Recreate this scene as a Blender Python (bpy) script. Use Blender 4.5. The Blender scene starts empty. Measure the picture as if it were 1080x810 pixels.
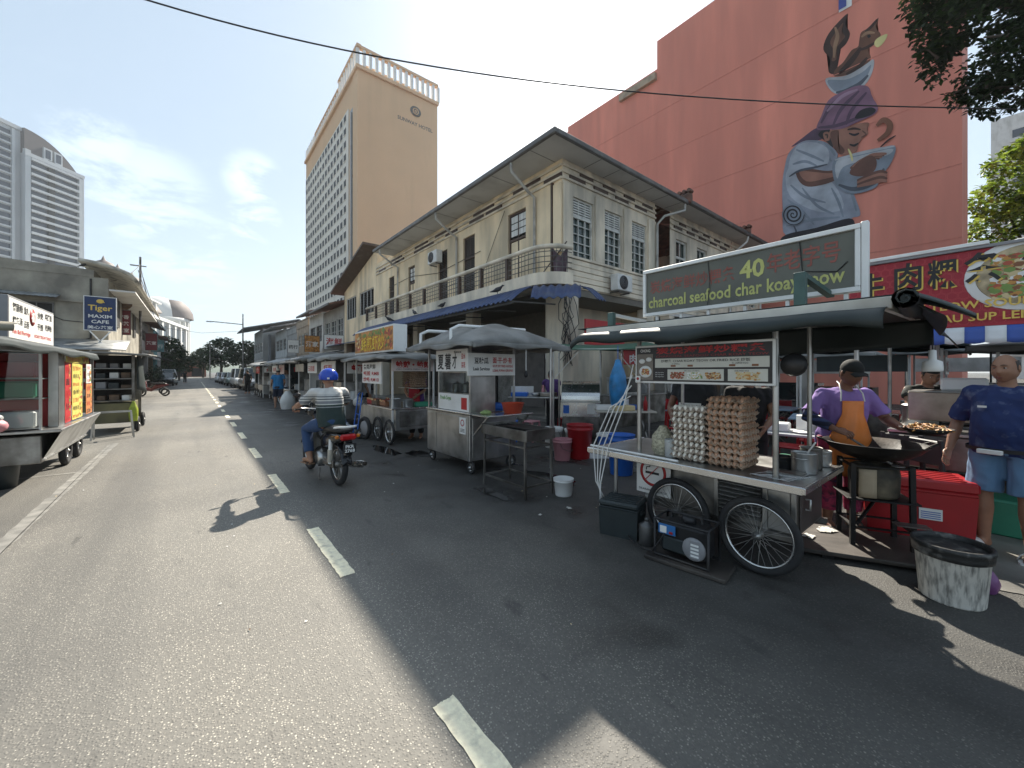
import bpy, bmesh, math, random
from mathutils import Vector, Matrix, Quaternion, noise
R = math.radians
PI = math.pi
scene = bpy.context.scene
COL = scene.collection
rnd = random.Random(7)

# ------------------------------------------------------------------ geometry helpers
class MB:
    """collects faces (with materials) and links them as one mesh object"""
    def __init__(s):
        s.v = []; s.f = []; s.m = []; s.sm = []; s.mats = []; s.T = None
    def mi(s, m):
        if m not in s.mats: s.mats.append(m)
        return s.mats.index(m)
    def add(s, vs, fs, m, smooth=False):
        o = len(s.v); k = s.mi(m)
        if s.T is not None: vs = [s.T @ Vector(p) for p in vs]
        s.v.extend([tuple(p) for p in vs])
        for f in fs:
            s.f.append([i + o for i in f]); s.m.append(k); s.sm.append(smooth)
        return s
    def box(s, x0, x1, y0, y1, z0, z1, m, b=0.0):
        if x0 > x1: x0, x1 = x1, x0
        if y0 > y1: y0, y1 = y1, y0
        if z0 > z1: z0, z1 = z1, z0
        b = min(b, (x1-x0)*.45, (y1-y0)*.45, (z1-z0)*.45)
        if b <= 0:
            vs = [(x0,y0,z0),(x1,y0,z0),(x1,y1,z0),(x0,y1,z0),(x0,y0,z1),(x1,y0,z1),(x1,y1,z1),(x0,y1,z1)]
            return s.add(vs, [(0,3,2,1),(4,5,6,7),(0,1,5,4),(1,2,6,5),(2,3,7,6),(3,0,4,7)], m)
        X = (x0, x1); Y = (y0, y1); Z = (z0, z1); vs = []
        def idx(i, j, k, a): return ((i*2+j)*2+k)*3+a
        for i in (0,1):
            for j in (0,1):
                for k in (0,1):
                    dx = b if i == 0 else -b; dy = b if j == 0 else -b; dz = b if k == 0 else -b
                    vs += [(X[i], Y[j]+dy, Z[k]+dz), (X[i]+dx, Y[j], Z[k]+dz), (X[i]+dx, Y[j]+dy, Z[k])]
        fs = []
        for i in (0,1):
            q = [idx(i,0,0,0), idx(i,1,0,0), idx(i,1,1,0), idx(i,0,1,0)]; fs.append(q if i else q[::-1])
            q = [idx(0,i,0,1), idx(1,i,0,1), idx(1,i,1,1), idx(0,i,1,1)]; fs.append(q[::-1] if i else q)
            q = [idx(0,0,i,2), idx(1,0,i,2), idx(1,1,i,2), idx(0,1,i,2)]; fs.append(q if i else q[::-1])
        for j in (0,1):
            for k in (0,1):
                q = [idx(0,j,k,1), idx(1,j,k,1), idx(1,j,k,2), idx(0,j,k,2)]; fs.append(q if j != k else q[::-1])
                q = [idx(j,0,k,0), idx(j,1,k,0), idx(j,1,k,2), idx(j,0,k,2)]; fs.append(q[::-1] if j != k else q)
                q = [idx(j,k,0,0), idx(j,k,1,0), idx(j,k,1,1), idx(j,k,0,1)]; fs.append(q if j != k else q[::-1])
        for i in (0,1):
            for j in (0,1):
                for k in (0,1):
                    q = [idx(i,j,k,0), idx(i,j,k,1), idx(i,j,k,2)]
                    fs.append(q if (i+j+k) % 2 else q[::-1])
        return s.add(vs, fs, m)
    def bar(s, p0, p1, w, d, m, up=(0,0,1)):
        p0 = Vector(p0); p1 = Vector(p1); t = (p1-p0).normalized(); u = Vector(up)
        if abs(t.dot(u)) > .98: u = Vector((0,1,0)) if abs(t.y) < .9 else Vector((1,0,0))
        a = t.cross(u).normalized()*(w/2); c = t.cross(a).normalized()*(d/2)
        vs = [p0-a-c, p0+a-c, p0+a+c, p0-a+c, p1-a-c, p1+a-c, p1+a+c, p1-a+c]
        return s.add(vs, [(0,1,2,3),(7,6,5,4),(4,5,1,0),(5,6,2,1),(6,7,3,2),(7,4,0,3)], m)
    def loft(s, rings, m, smooth=True, cap=True, closed=False):
        n = len(rings[0]); vs = [p for r in rings for p in r]; fs = []
        k = len(rings)
        for i in range(k if closed else k-1):
            a = i*n; b = ((i+1) % k)*n
            for j in range(n): fs.append((a+j, a+(j+1) % n, b+(j+1) % n, b+j))
        s.add(vs, fs, m, smooth)
        if cap and not closed:
            s.add(rings[0], [tuple(range(n))[::-1]], m); s.add(rings[-1], [tuple(range(n))], m)
        return s
    def tube(s, pts, r, m, n=8, cap=True, round_ends=False):
        pts = [Vector(p) for p in pts]; rs = r if isinstance(r, (list, tuple)) else [r]*len(pts); rings = []
        if round_ends:
            d0 = (pts[0]-pts[1]).normalized(); d1 = (pts[-1]-pts[-2]).normalized()
            pts = [pts[0]+d0*rs[0]*.9, pts[0]+d0*rs[0]*.5]+pts+[pts[-1]+d1*rs[-1]*.5, pts[-1]+d1*rs[-1]*.9]
            rs = [rs[0]*.35, rs[0]*.82]+list(rs)+[rs[-1]*.82, rs[-1]*.35]
        u = None
        for i, p in enumerate(pts):
            t = (pts[min(i+1, len(pts)-1)]-pts[max(i-1, 0)]).normalized()
            if u is None:
                u = t.cross(Vector((0,0,1)))
                if u.length < .05: u = t.cross(Vector((0,1,0)))
            u = (u - t*u.dot(t)).normalized(); w = t.cross(u)
            rings.append([p+(u*math.cos(a)+w*math.sin(a))*rs[i] for a in [2*PI*j/n for j in range(n)]])
        return s.loft(rings, m, True, cap)
    def lathe(s, prof, c, m, n=20, axis='z', cap=True, sx=1, sy=1):
        rings = []
        for r, z in prof:
            ring = []
            for j in range(n):
                a = 2*PI*j/n; x = r*math.cos(a)*sx; y = r*math.sin(a)*sy
                p = (x, y, z) if axis == 'z' else ((x, z, -y) if axis == 'y' else (z, x, y))
                ring.append(Vector(p)+Vector(c))
            rings.append(ring)
        return s.loft(rings, m, True, cap)
    def ell(s, c, rx, ry, rz, m, nu=14, nv=8, rot=None):
        rings = []
        for i in range(nv+1):
            ph = PI*(i+.02)/(nv+.04)-PI/2; ring = []
            for j in range(nu):
                a = 2*PI*j/nu; p = Vector((rx*math.cos(ph)*math.cos(a), ry*math.cos(ph)*math.sin(a), rz*math.sin(ph)))
                if rot is not None: p = rot @ p
                ring.append(p+Vector(c))
            rings.append(ring)
        return s.loft(rings, m, True, True)
    def torus(s, c, Rr, r, m, axis='y', n=32, k=8, sq=1.0):
        rings = []
        for i in range(n):
            a = 2*PI*i/n; ring = []
            for j in range(k):
                b = 2*PI*j/k; q = Rr+r*math.cos(b); w = r*sq*math.sin(b)
                p = (q*math.cos(a), w, q*math.sin(a)) if axis == 'y' else ((w, q*math.cos(a), q*math.sin(a)) if axis == 'x' else (q*math.cos(a), q*math.sin(a), w))
                ring.append(Vector(p)+Vector(c))
            rings.append(ring)
        return s.loft(rings, m, True, False, True)
    def poly(s, pts, m): return s.add(pts, [tuple(range(len(pts)))], m)
    def prism(s, pts, ex, m):
        n = len(pts); e = Vector(ex); a = [Vector(p) for p in pts]; b = [p+e for p in a]
        fs = [tuple(range(n))[::-1], tuple(range(n, 2*n))]+[(i, (i+1) % n, n+(i+1) % n, n+i) for i in range(n)]
        return s.add(a+b, fs, m)
    def sheet(s, fn, nu, nv, m, thick=0.0, smooth=True):
        vs = [Vector(fn(i/nu, j/nv)) for i in range(nu+1) for j in range(nv+1)]; w = nv+1
        fs = [(i*w+j, (i+1)*w+j, (i+1)*w+j+1, i*w+j+1) for i in range(nu) for j in range(nv)]
        if thick:
            N = len(vs); nr = [Vector((0,0,0)) for _ in vs]
            for f in fs:
                q = (vs[f[2]]-vs[f[0]]).cross(vs[f[3]]-vs[f[1]])
                if q.length > 1e-9:
                    q.normalize()
                    for i in f: nr[i] += q
            vs = vs+[p-(nr[i].normalized() if nr[i].length > 0 else Vector((0,0,1)))*thick for i, p in enumerate(vs)]
            fs = fs+[tuple(i+N for i in f)[::-1] for f in fs]
            bd = [i*w for i in range(nu+1)]+[nu*w+j for j in range(1, nv+1)]+[i*w+nv for i in range(nu-1, -1, -1)]+[j for j in range(nv-1, 0, -1)]
            fs += [(bd[(k+1) % len(bd)], bd[k], bd[k]+N, bd[(k+1) % len(bd)]+N) for k in range(len(bd))]
        return s.add(vs, fs, m, smooth)
    def data(s, name):
        me = bpy.data.meshes.new(name); me.from_pydata(s.v, [], s.f)
        for m in s.mats: me.materials.append(m)
        me.polygons.foreach_set('material_index', s.m); me.polygons.foreach_set('use_smooth', s.sm)
        me.validate(); me.update(); return me
    def build(s, name, parent=None, loc=None, rz=0, **kw):
        o = bpy.data.objects.new(name, s.data(name)); COL.objects.link(o)
        if parent is not None: o.parent = parent
        if loc is not None: o.location = loc
        if rz: o.rotation_euler = (0, 0, rz)
        for k, v in kw.items(): o[k] = v
        return o

def thing(name, label, category, loc=(0,0,0), rz=0, group=None):
    o = bpy.data.objects.new(name, None); COL.objects.link(o); o.empty_display_size = .2
    o.location = loc; o.rotation_euler = (0, 0, rz); o['label'] = label; o['category'] = category
    if group: o['group'] = group
    return o
def kids(o): return [c for c in bpy.data.objects if c.parent == o]
def copy_tree(o, label=None, loc=None, rz=None, parent=None):
    c = o.copy(); COL.objects.link(c)
    if parent is not None: c.parent = parent
    if label: c['label'] = label
    if loc is not None: c.location = loc
    if rz is not None: c.rotation_euler = (0, 0, rz)
    for ch in kids(o): copy_tree(ch, parent=c)
    return c
def part_copies(name, me, spots, parent):
    """one part per spot (shared mesh): spots are local locations"""
    for p in spots:
        o = bpy.data.objects.new(name, me); COL.objects.link(o); o.parent = parent; o.location = p
def stuff_copies(name, mb_src, spots, parent):
    m = MB()
    for p in spots:
        o = len(m.v)
        m.v.extend([(v[0]+p[0], v[1]+p[1], v[2]+p[2]) for v in mb_src.v])
        m.f.extend([[i+o for i in f] for f in mb_src.f]); m.m.extend(mb_src.m); m.sm.extend(mb_src.sm)
    m.mats = mb_src.mats
    ob = m.build(name, parent); ob['kind'] = 'stuff'; return ob
def frame(loc, rz): return Matrix.Translation(Vector(loc)) @ Matrix.Rotation(rz, 4, 'Z')

_txt = {}
def text(mb, body, m, size, origin, right=(1,0,0), up=(0,0,1), width=None, bold=.0, align='LEFT', depth=.002):
    """lettering laid on a surface: origin is the lower left (or centre) of the line"""
    key = (body, bold)
    if key not in _txt:
        cu = bpy.data.curves.new('letters', 'FONT'); cu.body = body; cu.size = 1; cu.offset = bold; cu.resolution_u = 2
        o = bpy.data.objects.new('letters', cu); COL.objects.link(o)
        dg = bpy.context.evaluated_depsgraph_get(); me = bpy.data.meshes.new_from_object(o.evaluated_get(dg))
        vs = [v.co.copy() for v in me.vertices]; fs = [tuple(p.vertices) for p in me.polygons]
        bpy.data.objects.remove(o); bpy.data.curves.remove(cu); bpy.data.meshes.remove(me)
        x0 = min(v.x for v in vs); x1 = max(v.x for v in vs)
        _txt[key] = ([Vector((v.x-x0, v.y, 0)) for v in vs], fs, x1-x0)
    vs, fs, w = _txt[key]
    sx = size if width is None else width/w
    r = Vector(right); u = Vector(up); nrm = r.cross(u); o = Vector(origin)
    off = -w*sx/2 if align == 'CENTER' else 0
    mb.add([o+r*(v.x*sx+off)+u*(v.y*size)+nrm*depth for v in vs], fs, m)

def remesh(mb, voxel, it=3, amp=0.0, freq=9.0, seed=0):
    """fuse the pieces of mb into one closed surface; returns verts, faces"""
    me = mb.data('fused'); o = bpy.data.objects.new('fused', me); COL.objects.link(o)
    md = o.modifiers.new('r', 'REMESH'); md.mode = 'VOXEL'; md.voxel_size = voxel
    ms = o.modifiers.new('s', 'SMOOTH'); ms.factor = .5; ms.iterations = it
    dg = bpy.context.evaluated_depsgraph_get(); me2 = bpy.data.meshes.new_from_object(o.evaluated_get(dg))
    vs = [v.co.copy() for v in me2.vertices]; fs = [tuple(p.vertices) for p in me2.polygons]
    if amp:
        nr = [v.normal.copy() for v in me2.vertices]
        for i, p in enumerate(vs):
            q = Vector((p.x*freq, p.y*freq, p.z*freq*.55+seed))
            w = noise.noise(q)+.5*noise.noise(q*2.3)-.55*abs(noise.noise(Vector((q.x*.7+q.z*1.1,q.y*.7-q.z*.6,q.z*.9))*1.7))
            vs[i] = p+nr[i]*(amp*(w-.2))
    bpy.data.objects.remove(o); bpy.data.meshes.remove(me); bpy.data.meshes.remove(me2)
    return vs, fs

# ------------------------------------------------------------------ materials
def lin(h):
    h = h.lstrip('#'); out = []
    for i in (0, 2, 4):
        c = int(h[i:i+2], 16)/255; out.append(c/12.92 if c <= .04045 else ((c+.055)/1.055)**2.4)
    return tuple(out)
def cc(c): return lin(c) if isinstance(c, str) else tuple(c)
_mats = {}
def M(name, col, rough=.6, metal=0, var=.15, vs=6, st=(1,1,1), bump=0, bs=60, dirt=0, dcol=(.03,.028,.025), ds=2.5, dst=(1,1,1), spec=.5, trans=0, emit=0, wear=None):
    if name in _mats: return _mats[name]
    mt = bpy.data.materials.new(name); mt.use_nodes = True; nt = mt.node_tree; N = nt.nodes; L = nt.links
    b = N['Principled BSDF']; col = cc(col)
    b.inputs['Roughness'].default_value = rough; b.inputs['Metallic'].default_value = metal
    b.inputs['Specular IOR Level'].default_value = spec
    tc = N.new('ShaderNodeTexCoord')
    def nz(scale, stretch, det=4):
        mp = N.new('ShaderNodeMapping'); mp.inputs['Scale'].default_value = stretch
        n = N.new('ShaderNodeTexNoise'); n.inputs['Scale'].default_value = scale; n.inputs['Detail'].default_value = det
        L.new(tc.outputs['Object'], mp.inputs[0]); L.new(mp.outputs[0], n.inputs['Vector']); return n
    n = nz(vs, st)
    rp = N.new('ShaderNodeValToRGB'); rp.color_ramp.elements[0].position = .3; rp.color_ramp.elements[1].position = .7
    rp.color_ramp.elements[0].color = tuple(max(0, c*(1-var)) for c in col)+(1,)
    rp.color_ramp.elements[1].color = tuple(min(1, c*(1+var)) for c in col)+(1,)
    L.new(n.outputs[0], rp.inputs[0]); out = rp.outputs[0]
    if dirt:
        d = nz(ds, dst, 8); r2 = N.new('ShaderNodeMapRange'); r2.inputs[1].default_value = .62-dirt*.35; r2.inputs[2].default_value = .78-dirt*.2
        L.new(d.outputs[0], r2.inputs[0]); mx = N.new('ShaderNodeMixRGB'); mx.inputs[2].default_value = cc(dcol)+(1,)
        m2 = N.new('ShaderNodeMath'); m2.operation = 'MULTIPLY'; m2.inputs[1].default_value = min(1, .35+dirt*.6)
        L.new(r2.outputs[0], m2.inputs[0]); L.new(m2.outputs[0], mx.inputs[0]); L.new(out, mx.inputs[1]); out = mx.outputs[0]
    L.new(out, b.inputs['Base Color'])
    rr = N.new('ShaderNodeMapRange'); rr.inputs[3].default_value = max(.02, rough-.1); rr.inputs[4].default_value = min(1, rough+.1)
    L.new(n.outputs[0], rr.inputs[0]); L.new(rr.outputs[0], b.inputs['Roughness'])
    if bump:
        bn = nz(bs, st, 3); bp = N.new('ShaderNodeBump'); bp.inputs['Strength'].default_value = bump; bp.inputs['Distance'].default_value = .01
        L.new(bn.outputs[0], bp.inputs['Height']); L.new(bp.outputs[0], b.inputs['Normal'])
    if trans:
        b.inputs['Transmission Weight'].default_value = trans
    if emit:
        L.new(out, b.inputs['Emission Color']); b.inputs['Emission Strength'].default_value = emit
    _mats[name] = mt; return mt
def leaf_mat(name, col, col2, tl=.35):
    mt = bpy.data.materials.new(name); mt.use_nodes = True; nt = mt.node_tree; N = nt.nodes; L = nt.links
    b = N['Principled BSDF']; b.inputs['Roughness'].default_value = .55
    tc = N.new('ShaderNodeTexCoord'); n = N.new('ShaderNodeTexNoise'); n.inputs['Scale'].default_value = 2.2; n.inputs['Detail'].default_value = 6
    rp = N.new('ShaderNodeValToRGB'); rp.color_ramp.elements[0].color = cc(col)+(1,); rp.color_ramp.elements[1].color = cc(col2)+(1,)
    rp.color_ramp.elements[0].position = .35; rp.color_ramp.elements[1].position = .65
    L.new(tc.outputs['Object'], n.inputs['Vector']); L.new(n.outputs[0], rp.inputs[0]); L.new(rp.outputs[0], b.inputs['Base Color'])
    t = N.new('ShaderNodeBsdfTranslucent'); L.new(rp.outputs[0], t.inputs[0]); mx = N.new('ShaderNodeMixShader'); mx.inputs[0].default_value = tl
    L.new(b.outputs[0], mx.inputs[1]); L.new(t.outputs[0], mx.inputs[2]); L.new(mx.outputs[0], N['Material Output'].inputs[0])
    return mt
def glass_mat(name, col=(.8,.85,.85), a=.75, rough=.05):
    mt = bpy.data.materials.new(name); mt.use_nodes = True; nt = mt.node_tree; N = nt.nodes; L = nt.links
    g = N.new('ShaderNodeBsdfGlossy'); g.inputs['Roughness'].default_value = rough; g.inputs[0].default_value = (.8,.8,.8,1)
    t = N.new('ShaderNodeBsdfTransparent'); t.inputs[0].default_value = tuple(col)+(1,)
    fr = N.new('ShaderNodeFresnel'); fr.inputs[0].default_value = 1.45; mp = N.new('ShaderNodeMath'); mp.operation = 'MULTIPLY_ADD'
    mp.inputs[1].default_value = 1.0; mp.inputs[2].default_value = 1-a if a < 1 else 0
    mx = N.new('ShaderNodeMixShader'); L.new(fr.outputs[0], mp.inputs[0]); mp.use_clamp = True; L.new(mp.outputs[0], mx.inputs[0]); L.new(t.outputs[0], mx.inputs[1]); L.new(g.outputs[0], mx.inputs[2])
    L.new(mx.outputs[0], N['Material Output'].inputs[0]); return mt
def ramp_mat(name, stops, axis=2, rough=.8, vs=8, var=.1, bump=.0):
    """constant bands along an object axis (a woven stripe pattern): stops = [(position, colour)] in metres"""
    mt = bpy.data.materials.new(name); mt.use_nodes = True; nt = mt.node_tree; N = nt.nodes; L = nt.links
    b = N['Principled BSDF']; b.inputs['Roughness'].default_value = rough
    tc = N.new('ShaderNodeTexCoord'); sp = N.new('ShaderNodeSeparateXYZ'); L.new(tc.outputs['Object'], sp.inputs[0])
    lo, hi = stops[0][0], stops[-1][0]; mr = N.new('ShaderNodeMapRange'); mr.inputs[1].default_value = lo; mr.inputs[2].default_value = hi+1e-3
    L.new(sp.outputs[axis], mr.inputs[0]); rp = N.new('ShaderNodeValToRGB'); cr = rp.color_ramp; cr.interpolation = 'CONSTANT'
    for i, (p, c) in enumerate(stops):
        q = (p-lo)/(hi+1e-3-lo)
        e = cr.elements[i] if i < 2 else cr.elements.new(q)
        e.position = q; e.color = cc(c)+(1,)
    L.new(mr.outputs[0], rp.inputs[0]); n = N.new('ShaderNodeTexNoise'); n.inputs['Scale'].default_value = vs; L.new(tc.outputs['Object'], n.inputs['Vector'])
    mx = N.new('ShaderNodeMixRGB'); mx.blend_type = 'MULTIPLY'; mx.inputs[0].default_value = var; L.new(rp.outputs[0], mx.inputs[1]); L.new(n.outputs[0], mx.inputs[2])
    L.new(mx.outputs[0], b.inputs['Base Color']); return mt
# ------------------------------------------------------------------ palette
steel = M('brushed_steel', (.50,.50,.49), .34, .9, .18, 5, (1,1,.3), .03, 90, .45, (.16,.15,.13), 3)
steel_b = M('bright_steel', (.66,.66,.65), .25, .95, .1, 8, (1,1,1), 0, 60, .2, (.3,.29,.27), 4)
steel_d = M('stained_steel', (.33,.32,.30), .42, .85, .25, 6, (1,1,.25), .03, 80, .8, (.07,.06,.05), 3)
alu = M('white_aluminium', (.72,.72,.70), .4, .3, .06, 5, dirt=.25, dcol=(.35,.34,.31))
blackm = M('black_metal', (.022,.022,.024), .45, .3, .2, 8, dirt=.3, dcol=(.08,.065,.05))
soot = M('sooty_iron', (.014,.013,.013), .55, .4, .3, 10, bump=.15, bs=50, dirt=.35, dcol=(.07,.05,.035))
rubber = M('tyre_rubber', (.02,.02,.021), .8, 0, .2, 20, bump=.1, bs=80, dirt=.3, dcol=(.07,.065,.06))
white = M('white_plastic', (.74,.74,.72), .45, 0, .05, 5, dirt=.2, dcol=(.45,.42,.36))
white_p = M('white_paint', (.72,.72,.70), .55, 0, .06, 4, dirt=.3, dcol=(.42,.40,.36))
redp = M('red_plastic', (.36,.011,.015), .38, 0, .12, 4, dirt=.25, dcol=(.2,.02,.02))
pinkp = M('pink_plastic', (.55,.24,.27), .45, 0, .1, 4, dirt=.3, dcol=(.3,.16,.16))
bluep = M('blue_plastic', (.018,.12,.48), .4, 0, .12, 4)
greenp = M('green_plastic', (.03,.22,.13), .45, 0, .15, 4)
greyp = M('grey_plastic', (.25,.25,.26), .5, 0, .1, 4)
darkp = M('charcoal_plastic', (.022,.03,.032), .5, 0, .15, 6, bump=.04, bs=150)
basin = M('orange_red_plastic', (.55,.07,.03), .4, 0, .1, 4)
wood = M('worn_wood', (.16,.10,.06), .65, 0, .35, 4, (1,8,8), .1, 60, .4)
cream = M('cream_plaster', (.86,.70,.48), .85, 0, .08, 1.2, bump=.05, bs=40, dirt=.58, dcol=(.33,.29,.22), ds=1.1, dst=(1,1,.22))
creamw = M('pale_plaster', (.84,.74,.59), .85, 0, .08, 1.5, bump=.05, bs=40, dirt=.6, dcol=(.30,.28,.24), ds=1.4, dst=(1,1,.25))
brownt = M('brown_trim', (.085,.055,.042), .6, 0, .2, 3, dirt=.2, dcol=(.2,.17,.14))
soffit = M('soffit_board', (.62,.61,.58), .8, 0, .07, .9, dirt=.3, dcol=(.34,.32,.29), ds=.8)
gutter = M('gutter_metal', (.12,.115,.11), .5, .3, .2, 2, dirt=.3, dcol=(.25,.24,.22))
tile = M('clay_roof_tile', (.17,.085,.06), .8, 0, .35, 3, bump=.3, bs=25, dirt=.4, dcol=(.05,.045,.04))
glass_d = M('dark_window_glass', (.02,.028,.03), .08, 0, .3, 2, spec=.8)
shutter = M('grey_shutter', (.17,.155,.145), .6, 0, .12, 4, dirt=.2)
bluec = M('blue_corrugated', (.06,.085,.18), .5, .2, .2, 2, dirt=.35, dcol=(.12,.13,.16), ds=3)
tarp = M('dark_green_tarpaulin', (.022,.030,.030), .52, 0, .3, 3, bump=.18, bs=14, dirt=.3, dcol=(.06,.065,.062), spec=.35)
tarpg = M('grey_tarpaulin', (.21,.21,.20), .6, 0, .2, 2, bump=.1, bs=12, dirt=.5, dcol=(.08,.08,.075))
signw = M('sign_white', (.74,.73,.70), .45, 0, .05, 4, dirt=.15, dcol=(.5,.48,.43))
signr = M('sign_red', (.42,.022,.025), .5, 0, .1, 4)
inkr = M('ink_red', (.45,.02,.02), .5, 0, .05)
inkk = M('ink_black', (.015,.015,.016), .5, 0, .05)
inky = M('ink_yellow', (.62,.60,.05), .5, 0, .05)
inkw = M('ink_white', (.75,.75,.73), .5, 0, .05)
inkg = M('ink_gold', (.72,.50,.10), .5, 0, .05)
skin = M('tanned_skin', (.30,.155,.095), .5, 0, .12, 14, bump=.04, bs=120)
skin_d = M('brown_skin', (.22,.105,.065), .5, 0, .12, 14, bump=.04, bs=120)
hairm = M('black_hair', (.012,.011,.010), .55, 0, .3, 40, bump=.3, bs=120)
lips = M('lip_skin', (.20,.075,.06), .5)
eyew = M('eye_white', (.6,.58,.55), .3)
clear = glass_mat('clear_pane', (.75,.8,.8), .94)
cloudy = M('cloudy_plastic_bag', (.62,.63,.61), .3, 0, .12, 9, bump=.5, bs=22, trans=.35)
concrete = M('wet_concrete', (.22,.21,.19), .45, 0, .3, 2, (1,1,1), .15, 30, .6, (.05,.048,.045), 1.2)
mosaic = None

def asphalt_mat():
    mt = bpy.data.materials.new('worn_asphalt'); mt.use_nodes = True; nt = mt.node_tree; N = nt.nodes; L = nt.links
    b = N['Principled BSDF']; tc = N.new('ShaderNodeTexCoord')
    def vor(scale, feature='F1'):
        v = N.new('ShaderNodeTexVoronoi'); v.inputs['Scale'].default_value = scale; v.feature = feature; L.new(tc.outputs['Object'], v.inputs['Vector']); return v
    def nz(scale, det=4, st=(1,1,1)):
        mp = N.new('ShaderNodeMapping'); mp.inputs['Scale'].default_value = st; L.new(tc.outputs['Object'], mp.inputs[0])
        n = N.new('ShaderNodeTexNoise'); n.inputs['Scale'].default_value = scale; n.inputs['Detail'].default_value = det; L.new(mp.outputs[0], n.inputs['Vector']); return n
    def mr(src, a, c, lo=0, hi=1):
        m = N.new('ShaderNodeMapRange'); m.inputs[1].default_value = a; m.inputs[2].default_value = c; m.inputs[3].default_value = lo; m.inputs[4].default_value = hi; L.new(src, m.inputs[0]); return m.outputs[0]
    def mix(f, a, c, mode='MIX'):
        m = N.new('ShaderNodeMixRGB'); m.blend_type = mode
        for i, s_ in ((0, f), (1, a), (2, c)):
            if isinstance(s_, (float, int)): m.inputs[i].default_value = s_
            elif isinstance(s_, tuple): m.inputs[i].default_value = s_+(1,)
            else: L.new(s_, m.inputs[i])
        return m.outputs[0]
    def mul(a, c, op='MULTIPLY'):
        m = N.new('ShaderNodeMath'); m.operation = op
        for i, s_ in ((0, a), (1, c)):
            if isinstance(s_, (float, int)): m.inputs[i].default_value = s_
            else: L.new(s_, m.inputs[i])
        return m.outputs[0]
    v1 = vor(85); v2 = vor(190)
    wn = N.new('ShaderNodeSeparateColor'); L.new(v1.outputs['Color'], wn.inputs[0])
    stone = mul(mr(v1.outputs['Distance'], .42, .30), mr(wn.outputs[0], .42, .52))      # exposed aggregate
    big = nz(.35, 5); mid = nz(1.7, 6, (1,.35,1)); fine = nz(45, 3)
    sc_ = N.new('ShaderNodeValToRGB'); L.new(wn.outputs[1], sc_.inputs[0]); e = sc_.color_ramp.elements
    e[0].color = (.20,.185,.165,1); e[1].color = (.50,.47,.41,1)
    x = e2 = sc_.color_ramp.elements.new(.6); e2.color = (.33,.31,.275,1)
    bit = mix(fine.outputs[0], (.10,.096,.09), (.20,.19,.172))
    amount = mul(stone, mr(mid.outputs[0], .25, .62, .45, 1.0))
    c = mix(amount, bit, sc_.outputs[0])
    c = mix(mr(v2.outputs['Distance'], .30, .1, 0, .35), c, (.27,.255,.23))
    c = mix(1.0, c, mix(mr(big.outputs[0], .3, .7), (.70,.70,.71), (1.08,1.07,1.05)), 'MULTIPLY')
    # lanes: right strip by the stalls stained and painted darker for shade, left parking strip
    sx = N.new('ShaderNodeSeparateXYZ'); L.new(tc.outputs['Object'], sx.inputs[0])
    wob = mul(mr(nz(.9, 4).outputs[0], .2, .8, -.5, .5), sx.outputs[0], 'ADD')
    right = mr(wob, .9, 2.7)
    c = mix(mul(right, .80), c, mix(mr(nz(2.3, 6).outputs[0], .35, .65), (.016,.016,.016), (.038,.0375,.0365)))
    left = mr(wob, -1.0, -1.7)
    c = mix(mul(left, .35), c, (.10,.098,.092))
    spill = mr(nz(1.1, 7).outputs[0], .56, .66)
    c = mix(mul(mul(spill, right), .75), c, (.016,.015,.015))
    tracks = mr(nz(.55, 5, (2.2,.12,1)).outputs[0], .48, .66)
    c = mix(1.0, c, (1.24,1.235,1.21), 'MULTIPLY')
    c = mix(mul(tracks, .5), c, (.075,.073,.07))
    drip = mr(nz(3.2, 6, (1.6,.5,1)).outputs[0], .66, .72)
    c = mix(mul(drip, .5), c, (.04,.039,.038))
    patch = mr(nz(.8, 5, (1,.5,1)).outputs[0], .60, .64)
    c = mix(mul(patch, .18), c, (.05,.05,.05))
    cr = N.new('ShaderNodeTexVoronoi'); cr.feature = 'DISTANCE_TO_EDGE'; cr.inputs['Scale'].default_value = .42
    wv = nz(2.0, 6); ad = N.new('ShaderNodeMixRGB'); ad.blend_type = 'ADD'; ad.inputs[0].default_value = .35; L.new(tc.outputs['Object'], ad.inputs[1]); L.new(wv.outputs['Color'], ad.inputs[2]); L.new(ad.outputs[0], cr.inputs['Vector'])
    crk = mul(mr(cr.outputs['Distance'], .006, .002), mr(nz(.5, 2).outputs[0], .5, .56))
    c = mix(mul(crk, .25), c, (.05,.05,.05))
    L.new(c, b.inputs['Base Color'])
    rg = mix(mul(spill, right), mr(mid.outputs[0], .3, .7, .62, .8), (.22,.22,.22)); L.new(rg, b.inputs['Roughness'])
    bp = N.new('ShaderNodeBump'); bp.inputs['Strength'].default_value = .55; bp.inputs['Distance'].default_value = .004
    h = mul(mr(v1.outputs['Distance'], .5, .1), fine.outputs[0], 'ADD'); L.new(h, bp.inputs['Height']); L.new(bp.outputs[0], b.inputs['Normal'])
    b.inputs['Specular IOR Level'].default_value = .35
    return mt
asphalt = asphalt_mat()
paint_w = M('worn_road_paint', (.92,.82,.60), .7, 0, .12, 30, bump=.4, bs=90, dirt=.30, dcol=(.22,.20,.17), ds=14)
paint_f = M('faded_road_paint', (.29,.28,.255), .75, 0, .2, 14, bump=.2, bs=90, dirt=.9, dcol=(.14,.135,.125), ds=7)

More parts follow.
